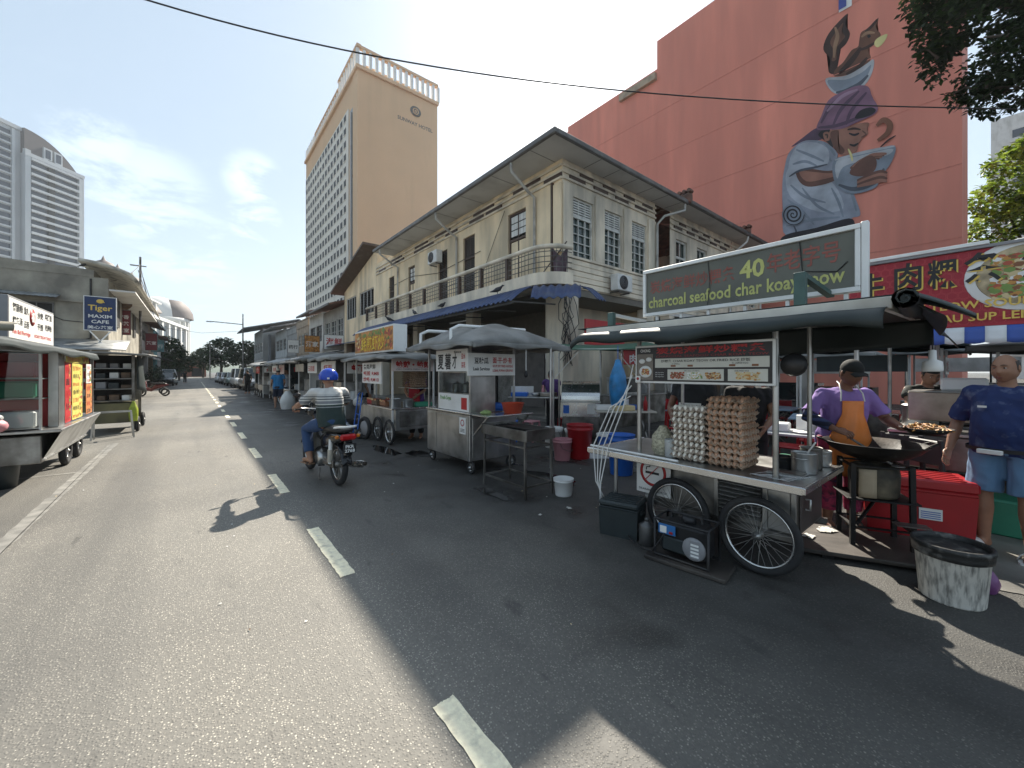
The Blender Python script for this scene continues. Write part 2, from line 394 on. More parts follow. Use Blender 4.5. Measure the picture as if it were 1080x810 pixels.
# ------------------------------------------------------------------ ground
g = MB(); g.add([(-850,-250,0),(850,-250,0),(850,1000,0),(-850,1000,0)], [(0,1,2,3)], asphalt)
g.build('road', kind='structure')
def ground_patch(name, pts, m, z, amp=.03, nsub=10):
    out = []
    for i, p in enumerate(pts):
        q = pts[(i+1) % len(pts)]
        for k in range(nsub):
            t = k/nsub; out.append((p[0]+(q[0]-p[0])*t+rnd.uniform(-amp, amp), p[1]+(q[1]-p[1])*t+rnd.uniform(-amp, amp), z))
    b = MB(); b.poly(out, m); return b.build(name, kind='structure')
k = 0
y = 0.49
while y < 75:
    ground_patch('road_marking', [(.86,y),(.97,y),(.97,y+1.15),(.86,y+1.15)], paint_w, .004, .0045, 22); y += 2.62
ground_patch('road_marking', [(.86,76),(.97,76),(.97,125),(.86,125)], paint_f, .004, .004, 30)
ground_patch('road_marking', [(-1.39,5.2),(-1.26,5.2),(-1.26,12.0),(-1.39,12.0)], paint_f, .004, .01, 40)
ground_patch('road_marking', [(-2.7,8.85),(-1.4,8.85),(-1.4,8.95),(-2.7,8.95)], paint_f, .004, .008, 10)
ground_patch('road_marking', [(-3.6,6.9),(-2.0,6.9),(-2.0,6.97),(-3.6,6.97)], paint_f, .004, .008, 10)
water = M('puddle_water', (.012,.012,.012), .04, 0, .2, 3, spec=.8)
def puddle(cx, cy, rx, ry, sd):
    r_ = random.Random(sd); pts = []
    for i in range(40):
        a = 2*PI*i/40; q = 1+.35*noise.noise(Vector((math.cos(a)*1.6, math.sin(a)*1.6, sd)))+.15*noise.noise(Vector((math.cos(a)*5, math.sin(a)*5, sd)))
        pts.append((cx+rx*q*math.cos(a), cy+ry*q*math.sin(a), .005))
    b = MB(); b.poly(pts, water); b.build('puddle', kind='structure')
for i, a in enumerate([(2.95,7.6,.16,.55), (3.3,6.9,.2,.3), (2.95,4.05,.09,.3), (4.05,4.1,.16,.5), (5.6,3.6,.35,.2)]): puddle(*a, sd=i*3.1)
ground_patch('pavement', [(4.35,.10),(4.7,-.5),(8.2,-2.2),(9.5,.2),(5.5,.75)], concrete, .006, .04, 12)
# open drain and kerb in front of the corner house
k = MB(); k.box(8.35,8.6,8.2,60,0,.12,concrete,.01); k.box(8.35,26,7.55,7.8,0,.12,concrete,.01); k.build('kerb', kind='structure')
k = MB(); k.box(8.61,26,7.81,75,0,.10,concrete); k.build('pavement', kind='structure')
k = MB(); k.box(-14,-3.05,28,120,0,.12,concrete,.01); k.build('pavement', kind='structure')

# ------------------------------------------------------------------ sky, sun, camera
AZ, EL = 46.5, 41.0
w = bpy.data.worlds.new('World'); scene.world = w; w.use_nodes = True; nt = w.node_tree; N = nt.nodes; L = nt.links
sky = N.new('ShaderNodeTexSky'); sky.sky_type = 'NISHITA'; sky.sun_disc = False; sky.sun_elevation = R(EL); sky.sun_rotation = R(AZ)
sky.air_density = 1.0; sky.dust_density = .9; sky.ozone_density = 1.2; sky.altitude = 10
tc = N.new('ShaderNodeTexCoord'); sp = N.new('ShaderNodeSeparateXYZ'); L.new(tc.outputs['Generated'], sp.inputs[0])
def wm(op, a, c=None):
    m = N.new('ShaderNodeMath'); m.operation = op
    for i, s_ in ((0, a), (1, c)):
        if s_ is None: continue
        if isinstance(s_, (int, float)): m.inputs[i].default_value = s_
        else: L.new(s_, m.inputs[i])
    return m.outputs[0]
zz = wm('MAXIMUM', wm('ADD', sp.outputs[2], .12), .04)
cb = N.new('ShaderNodeCombineXYZ'); L.new(wm('DIVIDE', sp.outputs[0], zz), cb.inputs[0]); L.new(wm('DIVIDE', sp.outputs[1], zz), cb.inputs[1]); cb.inputs[2].default_value = 3.7
n1 = N.new('ShaderNodeTexNoise'); n1.inputs['Scale'].default_value = 3.4; n1.inputs['Detail'].default_value = 9; n1.inputs['Roughness'].default_value = .62; n1.inputs['Distortion'].default_value = .25; L.new(cb.outputs[0], n1.inputs['Vector'])
n2 = N.new('ShaderNodeTexNoise'); n2.inputs['Scale'].default_value = .55; n2.inputs['Detail'].default_value = 3; L.new(cb.outputs[0], n2.inputs['Vector'])
def wmr(src, a, c):
    m = N.new('ShaderNodeMapRange'); m.inputs[1].default_value = a; m.inputs[2].default_value = c; m.interpolation_type = 'SMOOTHSTEP'; L.new(src, m.inputs[0]); return m.outputs[0]
cl = wm('MULTIPLY', wmr(n1.outputs[0], .52, .74), wmr(n2.outputs[0], .45, .62))
cl = wm('MULTIPLY', cl, .18)
def dirdot(v):
    m = N.new('ShaderNodeVectorMath'); m.operation = 'DOT_PRODUCT'; L.new(tc.outputs['Generated'], m.inputs[0]); m.inputs[1].default_value = v; return m.outputs['Value']
s0, c0 = math.sin(R(39)), math.cos(R(39))
for cx_, cy_, w_, am in ((100,152,4.2,.7),(150,205,6.5,.6),(268,190,3.5,.8),(268,233,3.2,.9),(200,262,6,.4),(495,55,3.2,.9),(545,160,6.5,1.0),(590,140,4,.9),(640,110,5,.7),(45,205,5,.5),(700,20,5,.6)):
    k_ = (cx_-540)/415; z_ = (392-cy_)/415; v = Vector((s0+c0*k_, c0-s0*k_, z_)).normalized(); d = dirdot(v)
    mk_ = wmr(d, math.cos(R(w_)), math.cos(R(w_*.25)))
    cl = wm('MAXIMUM', cl, wm('MULTIPLY', wm('MULTIPLY', mk_, wmr(n1.outputs[0], .44, .62)), am))
hz = N.new('ShaderNodeMixRGB'); hz.inputs[1].default_value = (0,0,0,1)
bright = N.new('ShaderNodeMixRGB'); bright.blend_type = 'ADD'; bright.inputs[0].default_value = 1; hsv = N.new('ShaderNodeHueSaturation'); hsv.inputs['Saturation'].default_value = .75; L.new(sky.outputs[0], hsv.inputs['Color']); pale = N.new('ShaderNodeMixRGB'); pale.inputs[0].default_value = .72; pale.inputs[2].default_value = (1.62,2.1,2.5,1); L.new(hsv.outputs[0], pale.inputs[1]); L.new(pale.outputs[0], bright.inputs[1]); bright.inputs[2].default_value = (1.6,1.65,1.7,1)
mx = N.new('ShaderNodeMixRGB'); L.new(cl, mx.inputs[0]); L.new(pale.outputs[0], mx.inputs[1]); L.new(bright.outputs[0], mx.inputs[2])
sdv = Vector((math.sin(R(AZ))*math.cos(R(EL)), math.cos(R(AZ))*math.cos(R(EL)), math.sin(R(EL))))
dd = wm('MAXIMUM', dirdot(sdv), 0.0)
gl = wm('ADD', wm('MULTIPLY', wm('POWER', dd, 420.0), 26.0), wm('ADD', wm('MULTIPLY', wm('POWER', dd, 70.0), 2.2), wm('MULTIPLY', wm('POWER', dd, 10.0), .15)))
gc_ = N.new('ShaderNodeCombineXYZ'); L.new(gl, gc_.inputs[0]); L.new(wm('MULTIPLY', gl, .98), gc_.inputs[1]); L.new(wm('MULTIPLY', gl, .94), gc_.inputs[2])
fin = N.new('ShaderNodeMixRGB'); fin.blend_type = 'ADD'; fin.inputs[0].default_value = 1; L.new(mx.outputs[0], fin.inputs[1]); L.new(gc_.outputs[0], fin.inputs[2])
L.new(fin.outputs[0], N['Background'].inputs[0]); N['Background'].inputs[1].default_value = .128
sd = Vector((math.sin(R(AZ))*math.cos(R(EL)), math.cos(R(AZ))*math.cos(R(EL)), math.sin(R(EL))))
sl = bpy.data.lights.new('sun', 'SUN'); sl.energy = 5.0; sl.angle = R(.6); sl.color = (1,.93,.81)
so = bpy.data.objects.new('sun', sl); COL.objects.link(so); so.rotation_euler = sd.to_track_quat('Z', 'Y').to_euler(); so.location = (20,20,40)
cd = bpy.data.cameras.new('camera'); co = bpy.data.objects.new('camera', cd); COL.objects.link(co); scene.camera = co
co.location = (0,0,1.55); co.rotation_euler = (PI/2, 0, R(-39)); cd.sensor_width = 36; cd.lens = 415/1080*36; cd.shift_y = -13/1080; cd.clip_start = .05; cd.clip_end = 6000
scene.view_settings.view_transform = 'Standard'; scene.view_settings.look = 'None'; scene.view_settings.exposure = 1.12; scene.view_settings.gamma = 1
scene.cycles.max_bounces = 8; scene.cycles.transparent_max_bounces = 12; scene.cycles.use_denoising = True

# ------------------------------------------------------------------ humid air
HAZE = .00026
hzm = bpy.data.materials.new('humid_air'); hzm.use_nodes = True; n_ = hzm.node_tree.nodes; n_.remove(n_['Principled BSDF'])
pv = n_.new('ShaderNodeVolumePrincipled'); pv.inputs['Color'].default_value = (.86,.93,1,1); pv.inputs['Density'].default_value = HAZE; pv.inputs['Anisotropy'].default_value = .35
hzm.node_tree.links.new(pv.outputs[0], n_['Material Output'].inputs['Volume'])
b = MB(); b.box(-900,900,-300,1060,-1.0,190,hzm); b.build('haze', kind='stuff')
# ------------------------------------------------------------------ building helpers
def facade(mb, o, u, width, z0, z1, holes, m, rev=.14, n=None):
    """a wall sheet with real openings and reveals; o = base point, u = direction, n = inward normal"""
    o = Vector((o[0], o[1], 0)); u = Vector((u[0], u[1], 0)).normalized()
    n = Vector(n) if n is not None else Vector((-u.y, u.x, 0))
    us = sorted({0, width, *[h[0] for h in holes], *[h[1] for h in holes]}); zs = sorted({z0, z1, *[h[2] for h in holes], *[h[3] for h in holes]})
    P = lambda a, z, d=0: o+u*a+n*d+Vector((0,0,z))
    for i in range(len(us)-1):
        for j in range(len(zs)-1):
            a = (us[i]+us[i+1])/2; z = (zs[j]+zs[j+1])/2
            if any(h[0] < a < h[1] and h[2] < z < h[3] for h in holes): continue
            mb.poly([P(us[i],zs[j]), P(us[i+1],zs[j]), P(us[i+1],zs[j+1]), P(us[i],zs[j+1])], m)
    for a, b, c, d in holes:
        for q in ([P(a,c),P(a,d),P(a,d,rev),P(a,c,rev)], [P(b,d),P(b,c),P(b,c,rev),P(b,d,rev)], [P(a,d),P(b,d),P(b,d,rev),P(a,d,rev)], [P(b,c),P(a,c),P(a,c,rev),P(b,c,rev)]): mb.poly(q, m)
def win_frame(w, h, fm, nx=2, ny=4, t=.05, transom=None):
    """casement frame in the plane y=0, x to the right; pane behind"""
    f = MB(); f.box(0,t,-.03,.03,0,h,fm); f.box(w-t,w,-.03,.03,0,h,fm); f.box(t,w-t,-.028,.03,0,t,fm); f.box(t,w-t,-.028,.03,h-t,h,fm)
    for i in range(1, nx): x = w*i/nx; f.box(x-.018,x+.018,-.022,.02,t,h-t,fm)
    for j in range(1, ny): z = h*j/ny; f.box(t,w-t,-.018,.016,z-.014,z+.014,fm)
    if transom: f.box(t,w-t,-.04,.03,transom-.04,transom+.04,fm)
    return f
def place(mb, name, parent, o, u, z, label=None):
    ang = math.atan2(u[1], u[0]); ob = mb.build(name, parent, (o[0], o[1], z), ang)
    if label: ob['label'] = label
    return ob
def pane(w, h, m=None, y=.05):
    b = MB(); b.poly([(0.02,y,.02),(w-.02,y,.02),(w-.02,y,h-.02),(.02,y,h-.02)], m or glass_d); return b
def louvres(w, h, m, z0=0, tilt=.03, step=.07):
    b = MB(); n = int(h/step)
    for i in range(n):
        z = z0+h*(i+.5)/n; b.bar((.03,0,z), (w-.03,0,z), .05, .012, m, up=(0,-.7,.7))
    return b

# ------------------------------------------------------------------ corner shophouse (world X 9, Y 8.6)
ch = thing('corner_shophouse', 'cream two storey corner shophouse with wide eaves, curved balcony and blue awning', 'building', (9,8.6,0))
LEN, WID = 16.1, 5.3
def lf(y): return y            # along the left face (local +y)
wl = MB()
left_holes = [(1.75,2.75,4.45,7.3), (4.95,5.85,4.6,7.25), (7.2,8.05,4.6,7.15), (10.6,11.4,4.6,7.15), (13.3,14.1,4.6,7.1)]
facade(wl, (0,0), (0,1), LEN, 4.25, 8.34, left_holes, cream, .16, (1,0,0))
right_holes = [(.5,1.5,5.2,7.2), (2.1,3.1,5.2,7.2), (3.7,4.7,5.2,7.2)]
facade(wl, (0,0), (1,0), WID, 4.25, 8.34, right_holes, creamw, .16, (0,1,0))
wl.poly([(0,LEN,0),(10,LEN,0),(10,LEN,8.34),(0,LEN,8.34)], cream)
wl.poly([(WID,.02,0),(WID,LEN,0),(WID,LEN,8.34),(WID,.02,8.34)], cream)
wl.box(.02,WID-.02,.02,LEN-.02,4.02,4.24,M('shade_toned_plaster',(.16,.145,.12)))  # ceiling plaster coloured dark to carry the shade under the upper storey
wl.box(.03,.8,.03,.8,0,4.02,creamw,.02)                                    # corner pillar
for yy in (5.2, 10.4, 15.2): wl.box(.03,.5,yy,yy+.5,0,4.02,creamw,.02)
wl.box(WID-.5,WID-.03,.03,.5,0,4.02,creamw,.02)
wl.box(2.2,2.4,1.6,LEN,0,4.02,M('shade_toned_plaster',(.16,.145,.12),.85,0,.2,1.5,dirt=.6))  # shade behind the pillars put into the dark wall colour
wl.box(2.4,WID,1.6,1.8,0,4.02,creamw)
for k in range(5): wl.box(.0,WID,-.05-.012*(k % 2),-.001,4.28+k*.18,4.28+k*.18+.165,creamw,.012)   # grooved parapet
wl.box(-.05,WID,-.09,-.002,5.18,5.26,creamw,.01)
for a, b in ((.0,.44),(1.56,2.04),(3.16,3.64),(4.76,5.28)): wl.box(a,b,-.07,-.002,5.262,7.5,creamw,.015)
wl.box(-.09,-.002,0,.34,5.3,7.5,cream,.015)
for k in range(3):                                                        # string courses under the eave
    z = 7.62+k*.2
    wl.box(-.06,-.002,0,LEN,z,z+.07,creamw); wl.box(0,WID,-.06,-.002,z,z+.07,creamw)
wl.build('wall', ch)
tr = MB()
for yy in (.0, 3.1, 4.3, 6.3, 8.5, 9.6, 11.9, 12.6, 14.6): tr.box(-.05,-.003,yy,yy+(1.0 if yy else .8),7.692,7.818,brownt)
for yy in (1.0, 3.6, 6.9, 9.1, 12.2): tr.box(-.05,-.003,yy,yy+1.4,7.895,8.015,brownt)
for xx in (.3, 1.5, 2.7, 3.9): tr.box(xx,xx+.75,-.05,-.003,7.692,7.818,brownt); tr.box(xx+.5,xx+1.15,-.05,-.003,7.895,8.015,brownt)
tr.box(-.1,-.002,.37,.43,4.5,7.6,brownt)
tr.build('cornice_band', ch)
mosaic = M('mosaic_tile', (.30,.29,.27), .4, 0, .55, 34, bump=.2, bs=40, dirt=.3)
td = MB(); td.box(2.14,2.197,1.6,LEN,0,2.1,mosaic); td.box(.8,2.14,1.55,1.6,0,2.1,mosaic); td.box(.8,2.14,1.552,1.6,2.1,4.02,creamw); td.box(.79,.83,.3,.31,0,2.0,mosaic); td.build('tiled_dado', ch)
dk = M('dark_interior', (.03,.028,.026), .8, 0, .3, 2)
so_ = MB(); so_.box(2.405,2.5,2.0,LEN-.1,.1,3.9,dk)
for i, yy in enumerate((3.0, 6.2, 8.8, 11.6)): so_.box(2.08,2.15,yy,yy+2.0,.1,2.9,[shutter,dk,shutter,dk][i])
so_.build('shopfront', ch)
# roof: hipped, eaves 1.1 m out on the left face, .8 m on the right face
ev = 8.27; ex, ey = -1.1, -.76
rf = MB()
rx, ry = 6.4, LEN-2.6-.0
A = [(ex,ey,ev+.09),(rx,ey,ev+.09),(rx,LEN-2.6,ev+.09),(ex,LEN-2.6,ev+.09)]
rg0 = (2.7,3.2,10.5); rg1 = (2.7,LEN-2.6,10.5)
rf.poly([A[3],A[0],rg0,rg1], tile); rf.poly([A[0],A[1],rg0], tile); rf.poly([A[1],A[2],rg1,rg0], tile); rf.poly([A[2],A[3],rg1], creamw)
rf.poly([(0,-.4,ev+.08),(rx,-.4,ev+.08),(rx,.0,ev+.06),(0,0,ev+.06)], tile)
sf = rf.build('roof', ch)
b = MB(); b.box(ex+.02,.05,ey+.02,LEN-2.62,ev-.02,ev+.03,soffit); b.box(.051,rx,ey+.02,.05,ev-.021,ev+.029,soffit)
for yy in range(0, 14, 2): b.box(ex+.03,-.01,yy+.3,yy+.32,ev-.026,ev-.021,gutter)
for xx in range(1, 7): b.box(xx-.01,xx+.01,ey+.03,-.01,ev-.027,ev-.0215,gutter)
b.build('soffit', sf)
b = MB(); b.box(ex-.10,ex+.019,ey-.1,LEN-2.6,ev-.05,ev+.13,gutter,.03); b.box(ex+.02,rx,ey-.1,ey+.019,ev-.05,ev+.13,gutter,.03); b.build('gutter', sf)
b = MB(); b.box(rx-.12,rx+.16,ey-.16,2.0,ev+.0,ev+.42,tile,.05)
for k in range(9): b.lathe([(.085,-.13),(.085,.13)], (rx+.02, ey-.1+k*.2, ev+.5), tile, 8, 'x')
b.build('ridge', sf)
def downpipe(pts, parent, m=None):
    b = MB(); b.tube(pts, .05, m or M('grey_pipe', (.5,.49,.46), .5, 0, .08, 3, dirt=.4), 8); return b.build('downpipe', parent)
for yy in (1.2, 5.9+.35, 12.6): downpipe([(ex,yy,ev-.05),(ex,yy,ev-.3),(-.35,yy+.02,ev-.75),(-.07,yy+.03,ev-.85),(-.07,yy+.03,4.4)], ch)
downpipe([(6.2,ey,ev-.05),(6.2,ey,ev-.3),(5.4,-.35,ev-.6),(5.24,-.13,ev-.9),(5.24,-.13,4.0)], ch)
# windows of the left face
def tall_shutter(parent, w, h, closed, o, u, z):
    f = win_frame(w, h, brownt if closed != 2 else shutter, 2, 1, .07, h*.66)
    fo = place(f, 'window', parent, o, u, z)
    if closed == 0:
        lv = louvres(w, h*.62, shutter, .04); lv.poly([(.03,.05,0),(w-.03,.05,0),(w-.03,.05,h*.66),(.03,.05,h*.66)], dk); lv.build('shutter', fo)
        t_ = louvres(w, h*.3, shutter, h*.68); t_.poly([(.03,.05,h*.66),(w-.03,.05,h*.66),(w-.03,.05,h-.03),(.03,.05,h-.03)], dk); t_.build('transom', fo)
    else:
        p_ = MB(); p_.box(.07,w/2-.02,-.005,.03,.07,h*.64,cream,.02); p_.box(w/2+.02,w-.07,-.005,.03,.07,h*.64,cream,.02); p_.build('board', fo)
        t_ = MB(); t_.poly([(.03,.05,h*.66),(w-.03,.05,h*.66),(w-.03,.05,h-.03),(.03,.05,h-.03)], dk)
        for i in range(5): t_.box(.07+i*(w-.14)/5+.01,.07+(i+1)*(w-.14)/5-.01,.0,.02,h*.70,h-.10,white_p)
        for i in range(3): t_.box(.06,w-.06,-.01,.03,h*(.70+.085*i),h*(.70+.085*i)+.03,dk)
        t_.build('transom', fo)
for (a, b_, c, d), cl_ in zip(left_holes, (1, 0, 0, 1, 0)):
    tall_shutter(ch, b_-a, d-c, cl_, (.1, b_), (0,-1), c)
whf = M('white_window_frame', (.62,.62,.58), .5, 0, .06, 3, dirt=.35)
wpane = M('greenish_pane', (.035,.055,.05), .1, 0, .3, 2, spec=.8)
for a, b_, c, d in right_holes:
    f = win_frame(b_-a, d-c, whf, 3, 7, .06, (d-c)*.70)
    for i in range(6): f.box(.06,b_-a-.06,-.012,.02,(d-c)*.73+i*.08,(d-c)*.73+i*.08+.045,whf)
    fo = place(f, 'window', ch, (a, .1), (1,0), c); pane(b_-a, d-c, wpane).build('pane', fo)
# balcony with rounded corner
def bal_path(off, n=8):
    r_ = 1.0; pts = [(-r_+off, 15.2), (-r_+off, .55)]
    for i in range(1, n+1):
        a = PI+PI/2*i/n; pts.append((-.05+(r_-.05-off)*math.cos(a), .5+(r_-.0-off)*math.sin(a)))
    return pts
sl_ = MB(); outer = bal_path(0); inner = [(0.0,p[1]) if i < 2 else (0.02,.0) for i, p in enumerate(outer)]
top = [(p[0],p[1],4.52) for p in outer]+[(0.0,.0,4.52),(0.0,15.2,4.52)]
sl_.prism([(p[0],p[1],4.18) for p in top], (0,0,.36), creamw); bo = sl_.build('balcony', ch)
rl = MB(); pp = bal_path(.06)
rl.tube([(p[0],p[1],5.32) for p in pp], .075, creamw, 8); rl.build('top_rail', bo)
rl = MB()
for z in (4.70, 4.86, 5.02, 5.17): rl.tube([(p[0],p[1],z) for p in pp], .014, gutter, 5)
L_ = 0
for i in range(len(pp)-1):
    a = Vector(pp[i]); c = Vector(pp[i+1]); n = max(1, int((c-a).length/.16))
    for k in range(n):
        q = a.lerp(c, k/n); rl.bar((q.x,q.y,4.54), (q.x,q.y,5.26), .012, .012, gutter)
rl.build('railing', bo)
for yy in [15.1-1.5*i for i in range(10)]: rl = MB(); rl.box(-1.0,-.88,yy-.05,yy+.05,4.541,5.25,brownt); rl.build('rail_post', bo)
cb_ = MB(); rr_ = random.Random(31)
for i in range(9):
    x0 = rr_.uniform(-.02,.5); z0 = 3.95; pts_ = [(x0,-.02,z0)]
    for k in range(6): pts_.append((x0+rr_.uniform(-.25,.25),-.03-.02*rr_.random(),z0-.35*(k+1)+rr_.uniform(-.15,.15)))
    cb_.tube(pts_,.012,blackm,5)
cb_.tube([(-.03,4.5,6.4),(-.03,8,6.2),(-.03,11,6.6),(-.03,14,6.5)],.012,blackm,5); cb_.tube([(-.04,2.9,7.5),(-.05,4.2,5.6),(-.06,7.1,5.4)],.01,blackm,5); cb_.build('cables', ch)
# blue corrugated awning wrapping round the corner
aw = MB()
def corr(p, q, din, n, zt, zb, dep):
    p = Vector((*p,0)); q = Vector((*q,0)); d = Vector((*din,0))
    def fn(a, t):
        w_ = .032*math.sin(a*n*2*PI); z = zt+(zb-zt)*t**1.5
        return p.lerp(q, a)+d*(dep*t)+Vector((0,0,z+w_))
    aw.sheet(fn, n*8, 4, bluec, .012)
corr((-1.02,14.8), (-1.02,.2), (-1,0), 60, 4.12, 3.62, .85); corr((-1.02,.2),(-.1,-.85),(-.75,-.66),6,4.12,3.6,.85); corr((-.1,-.85),(.3,-.85),(0,-1),3,4.05,3.6,.6)
awo = aw.build('awning', ch)
b = MB()
for yy in range(0, 15, 2): b.bar((-.02,yy+.3,3.7), (-1.8,yy+.3,3.6), .04, .04, gutter)
b.bar((-1.75,.3,3.57), (-1.75,14.6,3.57), .04, .04, gutter); b.build('awning_frame', awo)
# tube light under the awning
t_ = MB(); t_.bar((-.9,4.2,3.5), (-.9,5.4,3.5), .05, .05, white); t_.build('tube_light', loc=(9,8.6,0), label='white fluorescent tube hung under the blue awning', category='lamp')
# air conditioners on the walls
def aircon(loc, rz, label):
    t = thing('air_conditioner', label, 'air conditioner', loc, rz, 'outdoor air conditioner units')
    b = MB(); b.box(-.42,.42,-.32,0,0,.56,white_p,.02); b.build('casing', t)
    b = MB(); b.lathe([(.005,0),(.235,0),(.24,.01),(.235,.02),(.005,.02)], (-.1,-.34,.28), blackm, 24, 'y')
    for i in range(4): b.torus((-.1,-.345,.28), .06+i*.05, .006, greyp, 'y', 24, 5)
    b.build('fan_grille', t)
    for s_ in (-.3,.3): b = MB(); b.bar((s_,-.28,-.04),(s_,.1,-.04),.04,.04,gutter); b.build('bracket', t)
    return t
aircon((11.65,8.45,4.35), 0, 'white air conditioner unit on the grooved parapet under the white windows')
aircon((8.85,16.4,6.55), R(-90), 'small air conditioner unit high on the cream wall beside a downpipe')

# two further units of the terrace on the cross street
def terrace_unit(x0, x1, label, nwin=3):
    t = thing('terrace_shophouse', label, 'building', (x0,8.6,0)); W_ = x1-x0
    hs = [(.5+i*(W_-.4)/nwin, .5+i*(W_-.4)/nwin+.95, 5.1, 7.2) for i in range(nwin)]
    b = MB(); facade(b, (0,0), (1,0), W_, 4.1, 8.3, hs, creamw, .16, (0,1,0)); b.box(0,W_,.02,9,3.9,4.09,soffit)
    for px_ in (0, W_-.45): b.box(px_+.02,px_+.43,.03,.45,0,3.9,creamw)
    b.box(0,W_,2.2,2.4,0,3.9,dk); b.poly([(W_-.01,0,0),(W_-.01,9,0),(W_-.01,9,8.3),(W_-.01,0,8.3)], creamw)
    for k in range(3): z = 7.5+k*.22; b.box(0,W_,-.06,-.002,z,z+.08,creamw)
    b.box(0,W_,-.05,-.002,4.3,5.0,creamw,.02); b.build('wall', t)
    b = MB()
    for i in range(int(W_/1.1)): b.box(.3+i*1.1,.95+i*1.1,-.05,-.003,7.59,7.71,brownt); b.box(.75+i*1.1,1.3+i*1.1,-.05,-.003,7.81,7.93,brownt)
    b.build('cornice_band', t)
    for h in hs:
        f = win_frame(h[1]-h[0], 2.1, whf, 2, 3, .08, 1.35); fo = place(f, 'window', t, (h[0],.1), (1,0), 5.1); pane(h[1]-h[0],2.1,wpane).build('pane', fo)
    r_ = MB(); r_.poly([(0,-.9,ev+.08),(W_,-.9,ev+.08),(W_,4,10.3),(0,4,10.3)], tile); r_.poly([(0,4,10.3),(W_,4,10.3),(W_,9,8.3),(0,9,8.3)], tile); ro = r_.build('roof', t)
    b = MB(); b.box(.02,W_,-.78,.05,ev-.02,ev+.03,soffit); b.build('soffit', ro)
    b = MB(); b.box(.02,W_,-.95,-.79,ev-.05,ev+.13,gutter,.03); b.build('gutter', ro)
    b = MB(); b.box(W_-.1,W_+.16,-.9,3.6,ev,ev+.40,tile,.05)
    for k in range(10): b.lathe([(.085,-.14),(.085,.14)], (W_+.02,-.85+k*.2,ev+.48), tile, 8, 'x')
    b.build('ridge', ro)
    b = MB(); b.tube([(W_-.15,-.85,ev-.05),(W_-.15,-.8,ev-.3),(W_-.5,-.35,ev-.8),(W_-.4,-.12,ev-1.0),(W_-.4,-.12,4)], .05, white_p, 8); b.build('downpipe', t)
terrace_unit(15.42, 21.4, 'pale terrace shophouse with arched shadowed eaves next to the corner house')
terrace_unit(21.45, 25.4, 'narrow pale shophouse at the end of the terrace against the red wall', 2)

# gabled neighbour behind the corner house (Y 24.75 - 31.5)
gb = thing('gabled_shophouse', 'cream gabled shophouse with black louvred window bands beyond the corner house', 'building', (9,24.72,0))
b = MB(); facade(b, (0,0), (0,1), 6.8, 3.6, 7.6, [(.5,3.3,5.4,7.0), (4.0,6.3,5.4,7.0)], cream, .12, (1,0,0))
b.poly([(0,0,7.6),(0,6.8,7.6),(0,0,9.3)], cream); b.poly([(0,6.8,0),(8,6.8,0),(8,6.8,7.6),(0,6.8,7.6)], cream); b.poly([(0,0,0),(8,0,0),(8,0,9.3),(0,0,9.3)], cream)
b.box(0,.4,.02,.5,0,3.6,creamw); b.box(0,.4,6.3,6.78,0,3.6,creamw); b.box(2,2.2,0,6.8,0,3.6,dk); b.build('wall', gb)
b = MB(); b.prism([(-.9,-.1,9.42),(-.9,7.3,7.45),(-.9,7.3,7.6),(-.9,-.1,9.57)], (8,0,0), brownt); b.build('roof', gb)
blk = M('black_louvre', (.03,.033,.035), .4, .1, .2, 6)
for a, c in ((.5,3.3),(4.0,6.3)):
    f = win_frame(c-a, 1.6, white_p, 4, 1, .05); fo = place(f, 'window', gb, (.08,c), (0,-1), 5.4); lv = louvres(c-a,1.5,blk,.05,step=.11); lv.poly([(.03,.06,0),(c-a-.03,.06,0),(c-a-.03,.06,1.6),(.03,.06,1.6)], dk); lv.build('louvre', fo)
b = MB(); b.sheet(lambda a, t: (-.05-1.5*t, 6.7-6.6*a, 3.7-.35*t+.02*math.sin(a*60*PI)), 120, 2, bluec, .01); b.build('awning', gb)

